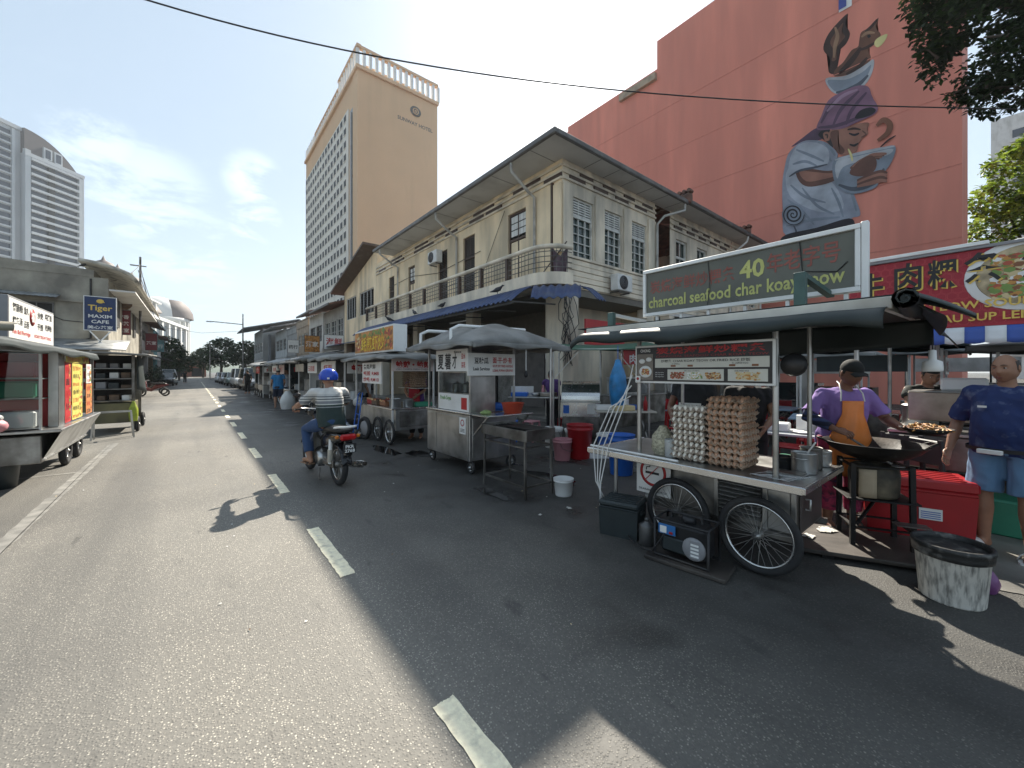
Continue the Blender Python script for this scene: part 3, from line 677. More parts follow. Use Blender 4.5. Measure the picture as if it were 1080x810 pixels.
# plain shophouses further along both sides; local x = facade, local -y = street
def shophouse(loc, rz, w, h, col, label, nwin=3, eave=.9, group=None, parapet=False, awncol=None, upper=3.5, roofm=None):
    t = thing('shophouse', label, 'building', loc, rz, group)
    ww = (w-.6)/nwin; hs = [(.3+i*ww+.15, .3+(i+1)*ww-.15, upper+1.0, min(h-.7, upper+2.5)) for i in range(nwin)]
    b = MB(); facade(b, (0,0), (1,0), w, upper, h, hs, col, .12, (0,1,0)); b.box(.02,w-.02,.02,8,upper-.25,upper-.01,soffit)
    b.poly([(0,0,0),(0,9,0),(0,9,h),(0,0,h)], col); b.poly([(w,0,0),(w,9,0),(w,9,h),(w,0,h)], col)
    for q in (0, w-.4): b.box(q+.01,q+.39,.03,.4,0,upper-.25,col)
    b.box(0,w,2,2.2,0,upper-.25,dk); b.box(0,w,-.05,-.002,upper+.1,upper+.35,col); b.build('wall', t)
    for a, c, d, e in hs:
        f = win_frame(c-a, e-d, whf if nwin % 2 else shutter, 2, 3, .06); fo = place(f, 'window', t, (a,.08), (1,0), d); pane(c-a,e-d).build('pane', fo)
    r_ = MB()
    if parapet: r_.box(0,w,-.06,.16,h,h+.7,col,.03); r_.box(-.04,w+.04,-.12,.2,h+.7,h+.82,col,.02); r_.box(.05,w-.05,.2,8.9,h,h+.1,soffit)
    else:
        rm = roofm or tile
        r_.prism([(0,-eave,h-.12),(0,4.5,h+1.6),(0,9,h-.05),(0,9,h+.05),(0,4.5,h+1.75),(0,-eave,h+.02)], (w,0,0), rm); r_.box(0,w,-eave-.09,-eave-.001,h-.14,h+.03,gutter,.02)
    r_.build('roof', t)
    if awncol: a_ = MB(); a_.sheet(lambda a, s_: (w*a, -.05-1.6*s_, upper-.1-.45*s_+.02*math.sin(a*40*PI)), 80, 2, awncol, .012); a_.build('awning', t)
    return t
greyw = M('grey_stucco', (.36,.35,.33), .85, 0, .1, 1.5, dirt=.5, dcol=(.2,.19,.17), ds=1.2, dst=(1,1,.3)); whitew = M('white_stucco', (.62,.62,.60), .85, 0, .06, 1.5, dirt=.4, dcol=(.36,.35,.32), ds=1.2, dst=(1,1,.3))
tealw = M('teal_plaster', (.15,.33,.34), .8, 0, .1, 1.5, dirt=.4); tanw = M('tan_plaster', (.42,.33,.24), .85, 0, .1, 1.5, dirt=.5, dcol=(.2,.17,.14))
dkroof = M('dark_awning_sheet', (.05,.05,.05), .7, 0, .2, 2); metalroof = M('grey_sheet_roof', (.27,.28,.28), .55, .3, .15, 2, dirt=.4)
row = [(31.5,6.2,6.7,greyw,'grey shophouse with deep dark awning next to the gabled house',3,False,dkroof), (37.9,5.4,6.9,whitew,'white shophouse with jutting eave next in the row after the grey one',2,False,dkroof), (43.5,5.6,6.2,tanw,'tan shophouse halfway down the right side of the street',3,True,None), (49.3,6,5.9,greyw,'low grey shophouse with parapet before the tall picture hoarding',2,True,metalroof)]
for y0, w_, h_, m_, lb, nw, pr, ac in row: shophouse((9,y0+w_,0), R(-90), w_, h_, m_, lb, nw, 1.1, None, pr, ac, 3.3)
shophouse((9,64,0), R(-90), 8.5, 7.0, whitew, 'pale building with grey pitched roof under the street lamp', 3, 1.6, None, False, None, 3.3, metalroof)
shophouse((7.6,75,0), R(-90), 10, 7.6, greyw, 'grey house with a flat jutting roof at the far end of the right row', 3, 2.2, None, False, None, 3.3, metalroof)
hb = thing('hoarding', 'pale picture hoarding with pink and grey figures on a far wall', 'billboard', (8.4,65.6,0), R(-90))
b = MB(); b.box(-4,1.3,-.2,.1,2.6,6.8,greyp); b.build('frame', hb)
b = MB()
r_ = random.Random(3)
pic = [M('hoarding_pink', (.5,.27,.27), .6), M('hoarding_white', (.62,.62,.60), .6), M('hoarding_grey', (.3,.32,.36), .6), M('hoarding_mauve', (.36,.26,.32), .6)]
for i in range(14): x = -3.8+r_.random()*4.2; z = 2.8+r_.random()*3.0; b.prism([(x+.55*math.cos(a*PI/4)*r_.uniform(.6,1), -.2-.002*i-.002, z+.4+.5*math.sin(a*PI/4)*r_.uniform(.6,1)) for a in range(8)], (0,.002,0), pic[i % 4])
b.build('picture', hb)

# ------------------------------------------------------------------ hotel tower
hot = thing('hotel_tower', 'tall beige hotel slab with a grid of small windows and a crown of fins', 'building', (29.6,93,0))
beige = M('beige_render', (.66,.44,.265), .85, 0, .05, .12, dirt=.18, dcol=(.53,.36,.215), ds=.25, dst=(1,1,.15)); facew = M('tower_white_face', (.70,.66,.59), .8, 0, .06, .2, dirt=.2, dcol=(.36,.35,.33), ds=.4, dst=(1,1,.2))
HT, HL, HW = 71.5, 54, 20.4
b = MB(); b.box(0,HW,.0,HL,0,HT,beige); b.box(-.35,-.002,6.5,HL-1,8,HT-6,facew); b.box(-.2,-.002,0,3.4,0,HT,beige); b.build('wall', hot)
b = MB(); b.box(-.12,-.001,3.41,5.6,0,HT-7,M('tower_grey_strip', (.16,.17,.18), .3, .2, .15, .3)); b.box(-.3,-.121,4.0,4.25,0,HT-8,gutter); b.build('stair_glazing', hot)
NF, NC = 18, 15; fh = (HT-14)/NF
wb = MB(); wb.box(-.03,.03,0,1.75,0,1.7,M('hotel_window',(.035,.037,.04),.6,0,.5,.35,spec=.2)); wb.box(-.12,.0,-.12,1.87,-.1,-.001,facew)
spots = [(-.36, 8.2+c_*3.0, 9.0+f_*fh) for c_ in range(NC) for f_ in range(NF)]
spots.sort(key=lambda p: p[1]-p[2]*.2); wd = wb.data('window'); part_copies('window', wd, spots[:99], hot); stuff_copies('windows', wb, spots[99:], hot)
b = MB()
for i in range(27): yy = i*2.0; zt = HT+5.0 if i < 8 else (HT+3.2 if i < 20 else HT+3.8); b.box(-.4,.3,yy,yy+.7,HT+.8,zt,white_p)
for i in range(14): xx = 1.0+i*1.48; b.box(xx,xx+.6,-.4,.3,HT+.8,HT+4.8,white_p)
b.box(-.5,.5,-.5,15,HT+5.0,HT+5.6,beige); b.box(.5,HW,-.5,.5,HT+4.8,HT+5.4,beige); b.box(-.5,.5,15,40,HT+3.2,HT+3.7,beige); b.box(-.6,HW+.1,-.6,HL,HT,HT+.8,beige)
b.box(2.5,HW-2,3,HL-2,HT+.8,HT+4.0,beige); b.build('crown', hot)
b = MB(); b.lathe([(.01,0),(1.25,0),(1.25,.12),(.01,.12)], (14.2,-.16,HT-4.0), gutter, 28, 'y', sx=1.15); b.torus((14.2,-.2,HT-4.0), .7, .12, beige, 'y', 24, 6); b.torus((14.2,-.2,HT-4.0), .25, .1, beige, 'y', 18, 6)
text(b, 'SUNWAY HOTEL', gutter, 1.25, (14.2,-.03,HT-7.6), width=9.5, align='CENTER', bold=.02); b.build('sign', hot)

# ------------------------------------------------------------------ red mural building
MX = 26.0
red_w = M('red_wall_paint', (.72,.26,.19), .8, 0, .17, .5, (1,1,.16), bump=.05, bs=9, dirt=.75, dcol=(.60,.22,.165), ds=.55, dst=(1,1.6,.22)); red_d = M('red_wall_joint', (.60,.215,.16), .8)
rb = thing('mural_building', 'tall brick red windowless building painted with a mural of a child eating noodles', 'building', (MX,.98,0))
b = MB(); b.box(0,5,0,14.5,0,25.4,red_w); b.box(0.01,14,14.51,23.2,0,23.4,red_w); b.box(.02,14,23.21,40,0,23.0,red_w); b.box(-.25,.4,14.52,17.6,22.6,23.1,tanw); b.build('wall', rb)
b = MB()
for z in (4.2,7.4,10.6,13.8,17.0,20.2): b.box(-.012,-.001,.0,14.5,z,z+.035,red_d); b.box(-.002,.009,14.52,39,z,z+.035,red_d)
b.build('wall_joints', rb)
S_, C_ = math.sin(math.atan(336/415)), math.cos(math.atan(336/415))
def mural_pt(u, v, lift):
    px = 800+u/3.24; py = 10+v/3.24; k = (px-540)/415; dx = S_+C_*k; dy = C_-S_*k; D = MX/dx
    return (-lift, dy*D-.98, 1.55+(392-py)/415*D)          # a point on the painted wall
def spline(pts, n=4, closed=True):
    out = []; N_ = len(pts)
    for i in range(N_ if closed else N_-1):
        p0, p1, p2, p3 = [Vector((*pts[(i+k) % N_ if closed else max(0, min(N_-1, i+k))],0)) for k in (-1,0,1,2)]
        for j in range(n):
            t = j/n; out.append(tuple((.5*((2*p1)+(p2-p0)*t+(2*p0-5*p1+4*p2-p3)*t*t+(3*p1-p0-3*p2+p3)*t**3))[:2]))
    if not closed: out.append(pts[-1])
    return out
mural = MB(); lay = [0]
def paint(pts, m, sm=True):
    lay[0] += 1; q = spline(pts) if sm else pts; lf_ = .006+.0012*lay[0]
    bmx = bmesh.new(); vs = [bmx.verts.new(mural_pt(u, v, lf_)) for u, v in q]; f = bmx.faces.new(vs); bmesh.ops.triangulate(bmx, faces=[f], ngon_method='EAR_CLIP')
    bmx.verts.index_update(); mural.add([v.co.copy() for v in bmx.verts], [tuple(v.index for v in f.verts) for f in bmx.faces], m); bmx.free()
def stroke(pts, w, m):
    q = spline(pts, 5, False); a = []; c = []
    for i, p in enumerate(q):
        t = Vector((q[min(i+1,len(q)-1)][0]-q[max(i-1,0)][0], q[min(i+1,len(q)-1)][1]-q[max(i-1,0)][1]))
        t = t.normalized() if t.length > 0 else Vector((1,0)); ww = w*(.35+.65*math.sin(PI*(i+.6)/(len(q)+.2))); a.append((p[0]-t.y*ww, p[1]+t.x*ww)); c.append((p[0]+t.y*ww, p[1]-t.x*ww))
    lay[0] += 1; l_ = .006+.0012*lay[0]; n = len(q)
    mural.add([mural_pt(u, v, l_) for u, v in a]+[mural_pt(u, v, l_) for u, v in c], [(i, i+1, n+i+1, n+i) for i in range(n-1)], m)
mk = lambda n_, c_: M('mural_'+n_, c_, .8, 0, .28, .9, dirt=.2, dcol=tuple(x*.6 for x in cc(c_)), ds=1.5)
m_br, m_bd, m_bl = mk('brown', '#6a4a3c'), mk('dark_brown', '#3f2f2b'), mk('light_brown', '#93745c'); m_wh, m_gr, m_dg = mk('white', '#a9abaf'), mk('grey', '#7d8590'), mk('dark_grey', '#4f545e')
m_cap, m_capd, m_sk, m_skd = mk('cap', '#7b5c70'), mk('cap_dark', '#574456'), mk('skin', '#94695a'), mk('skin_dark', '#66483f'); m_yl, m_blk, m_sh, m_shl = mk('yellow', '#c9bf86'), mk('black', '#2d2a2e'), mk('shirt', '#8f94a0'), mk('shirt_light', '#a8adb6')
paint([(240,213),(245,170),(222,137),(233,95),(262,55),(305,14),(297,50),(313,82),(300,117),(277,142),(274,178),(262,218)], m_bd)
paint([(250,175),(256,140),(245,110),(266,75),(290,45),(284,75),(296,92),(282,112),(266,135),(266,170)], m_br)
stroke([(262,60),(270,90),(262,125),(258,165)], 7, m_bl)
paint([(258,228),(263,205),(290,180),(318,140),(342,125),(348,85),(360,72),(378,64),(410,28),(402,62),(418,86),(404,106),(382,122),(376,142),(384,165),(372,190),(330,216),(290,227)], m_br)
stroke([(275,218),(300,195),(330,160),(350,130)], 9, m_bd); stroke([(300,222),(340,200),(372,165)], 7, m_bd); stroke([(352,95),(372,80),(398,80)], 5, m_bl); stroke([(365,75),(385,60),(406,34)], 5, m_bd); paint([(372,90),(380,86),(384,93),(376,98)], m_blk)
stroke([(345,140),(375,128),(402,112)], 5, m_bd)
paint([(405,100),(440,84),(432,108),(410,130),(396,120)], m_yl)
paint([(231,236),(300,229),(350,203),(393,171),(390,212),(366,256),(322,286),(276,291),(246,276)], m_wh)
paint([(238,242),(300,240),(355,215),(386,190),(360,250),(318,278),(272,282),(250,270)], m_gr); stroke([(236,236),(300,230),(350,204),(392,172)], 4, m_wh); stroke([(265,285),(300,278),(345,255),(375,225)], 7, m_dg)
paint([(113,470),(150,440),(200,405),(238,412),(214,445),(162,450)], m_capd)
paint([(82,600),(90,540),(105,490),(150,452),(205,448),(240,460),(272,495),(262,530),(300,560),(330,640),(349,700),(322,712),(300,727),(200,747),(95,772),(84,700)], m_sh)
paint([(95,560),(135,530),(200,560),(260,600),(290,680),(200,690),(110,640)], m_shl)
for q in ([(110,600),(160,640),(230,660)], [(150,610),(200,670),(260,700)], [(100,650),(150,690),(190,735)], [(250,610),(275,660),(290,710)], [(205,455),(230,490),(250,520)], [(225,455),(250,480),(262,500)], [(300,570),(320,630),(335,690)], [(95,740),(180,720),(280,710)]): stroke(q, 5, m_gr)
paint([(130,545),(180,545),(240,552),(300,537),(345,510),(400,490),(440,500),(402,530),(360,565),(300,572),(230,597),(170,606),(138,585)], m_skd)
paint([(140,553),(190,556),(250,560),(310,542),(350,520),(395,505),(350,548),(300,560),(225,580),(165,588)], m_sk)
paint([(106,572),(108,512),(140,462),(200,456),(240,482),(236,530),(190,541),(140,552)], m_shl); stroke([(130,480),(180,500),(225,520)], 5, m_gr); stroke([(118,530),(160,520),(200,535)], 5, m_gr); stroke([(106,572),(140,552),(190,541),(236,530)], 4, m_dg)
paint([(205,430),(225,410),(245,412),(252,440),(257,472),(232,452)], m_blk)
paint([(245,415),(300,405),(345,390),(379,389),(372,412),(376,425),(358,440),(345,456),(340,475),(330,491),(290,499),(264,482),(250,450)], m_sk)
paint([(248,420),(275,415),(272,450),(295,480),(285,496),(264,482),(250,450)], m_skd); stroke([(310,424),(328,430),(345,424)], 4, m_blk); stroke([(305,412),(328,408),(350,412)], 4, m_bd); stroke([(355,415),(368,428),(352,438)], 3, m_skd); stroke([(312,462),(328,466),(342,458)], 4, m_blk)
paint([(222,425),(240,420),(244,446),(229,450)], m_sk); stroke([(228,430),(236,430),(236,442)], 3, m_bd)
paint([(200,410),(216,365),(240,312),(290,281),(340,262),(376,266),(389,300),(409,335),(396,360),(340,386),(290,408),(245,412)], m_cap)
for q in ([(215,390),(250,330),(310,285)], [(255,400),(285,340),(345,280)], [(300,395),(320,345),(370,285)], [(205,405),(280,395),(390,350)]): stroke(q, 6, m_capd)
stroke([(235,350),(285,300),(340,275)], 6, mk('cap_light', '#94798c'))
paint([(330,372),(350,346),(385,336),(402,345),(390,360),(355,373)], m_blk)
paint([(260,515),(330,496),(400,480),(467,467),(457,520),(420,572),(400,610),(330,631),(282,616),(258,580)], m_gr); paint([(268,520),(340,503),(455,477),(440,500),(350,520),(290,540),(270,580)], m_wh); stroke([(262,516),(330,497),(400,481),(466,468)], 5, m_wh)
stroke([(275,600),(330,615),(400,590),(430,545)], 8, m_dg)
for k_ in range(4): stroke([(315+k_*8,545-k_*4),(352+k_*10,520-k_*6),(392+k_*9,505-k_*3),(415+k_*8,512-k_*6)], 8-k_*.6, m_sk if k_ % 2 else m_skd)
paint([(312,560),(345,520),(385,500),(405,520),(395,555),(350,572)], m_skd)
for k_ in range(4): stroke([(338,592+k_*7-6),(380,575+k_*9-6),(420,562+k_*10-6),(441,566+k_*10-6)], 7, m_sk if k_ % 2 else m_skd)
stroke([(418,472),(445,448),(470,433)], 3, m_bd)
stroke([(308,478),(318,500),(322,520)], 4, m_yl)
stroke([(405,400),(428,380),(450,395),(442,425),(408,450)], 11, mk('steam', '#77503f'))
pts_ = [(120+(38-i*.82)*math.cos(i*.42), 702+(38-i*.82)*math.sin(i*.42)) for i in range(46)]
paint([(120+38*math.cos(a*.4), 702+38*math.sin(a*.4)) for a in range(16)], m_gr); stroke(pts_, 3, m_blk); stroke([(122,740),(130,758),(128,775)], 3, m_dg)
paint([(95,771),(200,747),(310,715),(332,742),(330,800),(100,800)], m_blk)
mural.build('mural', rb)
b = MB(); mb_blue = M('hotel_letter_blue', (.05,.07,.30), .5)
text(b, 'HOTEL', inkw, 2.6, (-.03,4.2,20.25), right=(0,-1,0), bold=.05, depth=.02); text(b, 'HOTEL', mb_blue, 2.6, (-.07,4.2,20.25), right=(0,-1,0), bold=.01, depth=.02); b.build('lettering', rb)

# ------------------------------------------------------------------ left side: old house, shophouses, mall, condominium
stain = M('stained_old_wall', (.40,.375,.31), .9, 0, .1, 1.2, bump=.08, bs=12, dirt=.75, dcol=(.13,.12,.105), ds=.9, dst=(1,1,.8))
oh = thing('old_house', 'weathered grey cream end house with stained wall and curved eave behind the left stalls', 'building', (-3.3,28,0))
b = MB(); b.box(-12,0,0,16,0,6.2,stain); b.prism([(-12,-.02,6.2),(-.5,-.02,6.2),(-.5,-.02,6.55),(-12,-.02,6.95)], (0,16,0), stain); b.box(-12,-.02,-.12,-.002,4.9,5.02,stain); b.build('wall', oh)
b = MB(); b.sheet(lambda a, t: (-1.0+2.0*t, -.25+16*a, 6.85-.55*t*t-(.22 if t > .99 else 0)), 6, 10, M('pale_eave',(.55,.52,.45),.85,0,.1,1,dirt=.4), .16); b.box(.02,.98,.0,15.5,5.6,5.68,soffit); b.build('roof', oh)
b = MB(); b.sheet(lambda a, t: (-3.6+2.0*a, -.03-.65*t, 5.2-.22*t+.012*math.sin(a*24*PI)), 60, 2, metalroof, .02); b.build('window_canopy', oh)
for x_ in (-3.4,): f = win_frame(1.6,1.3,gutter,3,2,.05); fo = place(f,'window',oh,(x_,-.04),(1,0),3.5); pane(1.6,1.3,dk,.02).build('pane',fo)
for i in range(3): f = win_frame(1.2,1.5,gutter,2,3,.05); fo = place(f,'window',oh,(.05,2+i*4),(0,1),4.0); pane(1.2,1.5,dk,-.02).build('pane',fo)
b = MB(); b.tube([(-.6,-.08,6.1),(-.6,-.08,3.2),(-1.2,-.08,2.9)], .04, blackm, 6); b.tube([(-4,-.06,4.4),(-2.2,-.06,4.35),(-1.5,-.06,4.0),(-.2,-.06,3.9)], .015, blackm, 5); b.build('conduit', oh)
aw_ = MB(); aw_.sheet(lambda a, t: (-4+4.8*a, -.1-1.8*t, 3.1-.55*t), 4, 4, metalroof, .03); aw_.build('awning', oh)
# signboards on the left
def signboard(name, label, loc, rz, w, h, bg, writes, frm=None, cat='sign', d=.08, poles=()):
    t = thing(name, label, cat, loc, rz); b = MB(); b.box(0,w,-d/2,d/2,0,h,frm or alu,.006); b.build('frame', t)
    b = MB(); b.box(.03,w-.03,-d/2-.004,-d/2-.0005,.03,h-.03,bg); b.build('board', t)
    b = MB()
    for s_, m_, sz, x, z, wd_, al in writes: text(b, s_, m_, sz, (x,-d/2-.006,z), width=wd_, align=al, bold=.02)
    b.build('lettering', t)
    if poles:
        b = MB()
        for p, q in poles: b.bar(p, q, .05, .05, alu)
        b.build('pole', t)
    return t
navy = M('sign_navy', (.012,.03,.10), .5)
sg = signboard('cafe_sign', 'navy blue cafe sign with gold lettering hung across the left pavement', (-4.05,27.3,3.52), 0, 1.12, 1.65, navy, [('Tiger',inkg,.36,.56,.98,.82,'CENTER'), ('MAXIM',inkw,.22,.56,.62,.8,'CENTER'), ('CAFE',inkw,.22,.56,.36,.6,'CENTER'), ('美心茶室',inkw,.17,.56,.10,.86,'CENTER')], alu, 'sign', .1, [((.2,0,-1.0),(.9,0,-.02)),((.9,0,-1.0),(.2,0,-.02))])
b = MB(); b.ell((.56,-.06,1.42), .13, .01, .10, inkg); b.tube([(.45,-.062,1.36),(.52,-.064,1.46),(.62,-.064,1.44),(.7,-.062,1.36)], .02, inkg, 5); b.build('emblem', sg)
mar = M('sign_maroon', (.17,.02,.03), .5)
signboard('shop_sign', 'maroon vertical shop sign with pale characters past the blue cafe sign', (-3.6,33,3.75), 0, .68, 1.5, mar, [('海香',inkw,.26,.34,.98,.5,'CENTER'), ('鲜茶',inkw,.26,.34,.58,.5,'CENTER'), ('店室',inkw,.26,.34,.18,.5,'CENTER')], gutter)
sg2 = thing('round_sign', 'round tan trade sign above the maroon sign', 'sign', (-3.25,32.8,5.6)); b = MB(); b.lathe([(.01,-.04),(.36,-.04),(.36,.04),(.01,.04)], (0,0,0), wood, 24, 'y', sx=1.1); b.build('board', sg2); b = MB(); b.bar((-.3,.05,.1),(-.9,.05,.1),.04,.04,blackm); b.build('bracket', sg2)
lrow = [(44.2,6,5.8,greyw,'grey shophouse with dark tiled eave next after the old house',2,False,None), (50.4,5.6,6.0,tanw,'tan shophouse on the left side before the teal one',3,False,dkroof), (56.2,5.8,5.2,tealw,'teal painted shophouse by the leafy street tree',2,True,None), (62.2,6,5.6,whitew,'white shophouse at the far end of the left row',3,False,None)]
for y0, w_, h_, m_, lb, nw, pr, ac in lrow: shophouse((-3.3,y0,0), R(90), w_, h_, m_, lb, nw, .9, None, pr, ac, 3.2)

# mall in the distance
mw = M('mall_white', (.60,.60,.58), .7, 0, .05, .1); mroof = M('mall_brown_roof', (.13,.10,.09), .7, 0, .1, .3); mgl = M('mall_glass', (.10,.13,.16), .2, .1, .2, .1)
ml = thing('shopping_mall', 'white colonial style shopping mall with rooftop pavilions far down the street', 'building', (-28,280,0), R(79))
b = MB(); b.box(0,120,0,60,0,34,mw)
for i in range(9): b.box(i*14.5,i*14.5+3,-1.5,-.01,0,33.9,mw)
b.box(-1,122,-2,-.02,34,36,mw); b.box(2,70,4,40,36.01,46,mw); b.box(0,71,2,42,46,47,mw)
for i in range(8): b.box(4+i*8.2,5.4+i*8.2,2.5,3.99,36.01,46,mw)
b.lathe([(0.1,0),(18,0),(18,40),(19,40.1),(19,43),(17,43.1)], (128,18,0), mw, 28)
for i in range(14): a = -PI*.95+i*PI*1.1/13; b.box(128+18.2*math.cos(a)-.9,128+18.2*math.cos(a)+.9,18+18.2*math.sin(a)-.9,18+18.2*math.sin(a)+.9,0,40,mw)
b.build('wall', ml)
b = MB()
for i in range(8):
    for z in (3,14,24): b.box(i*14.5+3.4,i*14.5+14.1,-.2,-.03,z,z+8,mgl)
for z in (4,16,28): b.lathe([(18.05,0),(18.1,.1),(18.1,8),(18.05,8.1)], (128,18,z), mgl, 28)
for i in range(7): b.box(6.2+i*8.2,11.6+i*8.2,3.6,3.98,37.5,45,mgl)
b.build('glazing', ml)
b = MB(); b.lathe([(17,43.1),(16.4,48),(14,53),(10,57),(4,59),(.2,59.5)], (128,18,0), mw, 28)
b.lathe([(17.1,43.2),(16.6,48),(14.2,53),(10.1,57.1)], (131,14,0), mroof, 28)
for x_, y_, z_, w_ in ((10,8,47,7),(28,8,47,7),(48,8,47,6),(88,10,36,9)):
    pv_ = MB(); pv_.box(x_,x_+w_,y_,y_+w_,z_,z_+7,mw); pv_.lathe([(w_*.85,z_+7),(w_*.8,z_+8),(w_*.55,z_+11.5),(w_*.15,z_+13),(.05,z_+15.5)], (x_+w_/2,y_+w_/2,0), mroof, 8); pv_.build('pavilion', ml)
b.build('dome', ml)

# condominium tower far left
ct = thing('condominium_tower', 'tall white and grey condominium tower with brown arched roof far behind the left stalls', 'building', (-73,342,0), R(47))
cw = M('condo_white', (.44,.46,.48), .7, 0, .05, .1); cg = M('condo_glass', (.05,.06,.08), .2, .1, .25, .2); cr_ = M('condo_brown_roof', (.10,.085,.085), .7, 0, .1, .2)
b = MB(); b.box(0,27,.5,22,0,124,cw); b.box(-24,-.02,3,24,0,136,cw); b.box(-.8,1.6,-1.2,.49,0,126,cw); b.box(25,27.6,-1.2,.49,0,122,cw)
for i in range(4): b.box(-23+i*6.2,-21.8+i*6.2,1.6,2.99,0,135,cw)
for i in range(5): b.box(1.7+i*4.8,3.3+i*4.8,-1.1,.48,0,40,cw)
b.build('wall', ct)
br = MB(); br.box(1.65,24.95,-1.6,.45,0,1.3,cw); br.box(1.65,24.95,.3,.48,1.32,4.2,cg); br.box(10,13,-.9,.29,1.4,4.1,dk)
for z in range(20): o_ = br.build('balcony', ct, (0,0,42+z*4.15)) if z == 0 else None
bal0 = [o for o in kids(ct) if o.name.startswith('balcony')][0]
for z in range(1, 20): o_ = bal0.copy(); COL.objects.link(o_); o_.parent = ct; o_.location = (0,0,42+z*4.15)
wb = MB(); wb.box(0,4.8,0,.3,0,2.6,cg); wb.box(0,4.8,-.6,.29,-1.0,-.02,cw); wd = wb.data('window')
part_copies('window', wd, [(-21.6+c_*6.2,2.65,44+f_*4.15) for c_ in range(3) for f_ in range(22)], ct)
b = MB(); arch = [(0,124)]+[(27*t, 124+14*(1-(t*1.02)**2.4)-.8*t) for t in [i/12 for i in range(13)]]+[(27,122)]
b.prism([(x,.6,z) for x,z in arch], (0,20,0), cr_); b.box(-.9,27.8,-1.3,.5,122.5,124.5,cw); b.box(-25,.3,2,25,136,138,cw); b.box(-20,-6,8,20,138,143,cg)
for x_, z_ in ((8,124.6),(13,124.6)): b.box(x_,x_+4,-.4,.58,z_,z_+7,cw); b.box(x_+.8,x_+3.2,-.5,-.41,z_+1,z_+6,cg)
b.build('roof', ct)
# pale tower on the right, behind the trees
rt = thing('apartment_tower', 'pale grey apartment tower seen through the trees beyond the red building', 'building', (140,-22,0))
b = MB(); b.box(0,25,0,23,0,58,whitew); b.build('wall', rt)
wb = MB(); wb.box(-.1,.3,0,2.2,0,1.8,cg); wb.box(-.5,-.12,-.3,2.5,-.9,-.1,whitew); part_copies('window', wb.data('window'), [(-.05,1+c_*4.2,6+f_*3.6) for c_ in range(5) for f_ in range(14)], rt)
# brown-red arcade closing the street
ar = thing('red_arcade', 'low red brown arcade wall closing the far end of the street', 'building', (-16,150,0)); b = MB(); brick = M('red_brown_brick', (.26,.11,.075), .85, 0, .25, 2); b.box(0,19,0,6,0,3.2,brick)
b.box(-.5,19.5,-.6,6.4,3.2,3.7,tanw); b.build('wall', ar); b = MB(); b.prism([(-.5,-.7,3.7),(19.5,-.7,3.7),(18,3,5.4),(1,3,5.4)], (0,.15,0), tile); b.build('roof', ar)
for i in range(5): b = MB(); b.box(1.2+i*3.6,3.6+i*3.6,-.05,-.01,.2,2.6,dk); b.build('opening', ar)
# ------------------------------------------------------------------ near food cart
def wheel(parent, c, r=.295, axis='y', tw=.028, spokes=28, name='wheel', rimm=None, label=None):
    w_ = MB(); w_.torus(c, r-tw, tw, rubber, axis, 40, 8, 1.0); wo = w_.build(name, parent)
    if label: wo['label'] = label
    b = MB(); b.torus(c, r-tw*2.1, .011, rimm or steel_b, axis, 40, 6, 1.4); b.build('rim', wo)
    b = MB(); C0 = Vector(c)
    for i in range(spokes):
        a = 2*PI*i/spokes; a2 = a+.5*(1 if i % 2 else -1); s_ = .022 if i % 2 else -.022; p = r-tw*2.3
        if axis == 'y': b.bar(C0+Vector((.024*math.cos(a2), s_, .024*math.sin(a2))), C0+Vector((p*math.cos(a), 0, p*math.sin(a))), .0035, .0035, steel)
        else: b.bar(C0+Vector((s_, .024*math.cos(a2), .024*math.sin(a2))), C0+Vector((0, p*math.cos(a), p*math.sin(a))), .0035, .0035, steel)
    b.build('spokes', wo)
    b = MB(); b.lathe([(.008,-.055),(.012,-.04),(.034,-.03),(.03,-.02),(.022,0),(.03,.02),(.034,.03),(.012,.04),(.008,.055)], c, steel, 16, axis); b.build('hub', wo)
    return wo
NL = (3.2, 2.62, 0); NR = R(-90); NFm = frame(NL, NR)
nw = lambda x, y, z: NFm @ Vector((x, y, z))
nc = thing('food_cart', 'stainless char koay teow cart with egg trays, bicycle wheels and dark tarpaulin roof', 'food cart', NL, NR)
b = MB(); b.box(.42,1.68,.30,.94,.31,.732,steel_d,.008); b.bar((.35,.26,.30),(1.72,.26,.30),.04,.04,steel_d); b.bar((.35,.92,.30),(1.72,.92,.30),.04,.04,steel_d)
for x_ in (.44,1.10,1.47,1.66): b.box(x_-.018,x_+.018,.278,.299,.31,.733,steel,.004)
b.box(1.49,1.64,.284,.2985,.33,.72,steel,.004); b.build('body', nc)
b = MB(); b.box(1.681,1.69,.34,.90,.34,.70,M('dark_panel',(.09,.075,.07),.4,.4,.3,4,dirt=.5),.003); b.tube([(1.70,.42,.5),(1.73,.42,.5),(1.73,.42,.58),(1.70,.42,.58)],.008,steel,6); b.build('door', nc)
b = MB(); b.box(1.12,1.45,.286,.2985,.36,.70,blackm)
for i in range(9): z = .38+i*.036; b.bar((1.125,.272,z),(1.445,.272,z),.03,.006,steel,up=(0,-.6,.8))
b.build('louvre_panel', nc)
b = MB(); b.box(-.04,1.79,-.01,1.0,.738,.762,steel,.004); b.build('counter', nc)
b = MB(); b.box(-.05,1.80,-.035,-.011,.715,.772,steel_b,.006); b.box(1.791,1.815,-.035,1.0,.72,.77,steel_b,.006); b.box(-.06,-.041,-.03,1.0,.72,.768,steel_b,.005); b.tube([(-.05,.02,.785),(.9,.015,.785)],.011,white,6); b.build('counter_rim', nc)
b = MB(); b.tube([(.16,.16,.735),(.16,.16,.04),(.16,.16,.0)],.02,steel,8); b.build('leg', nc)
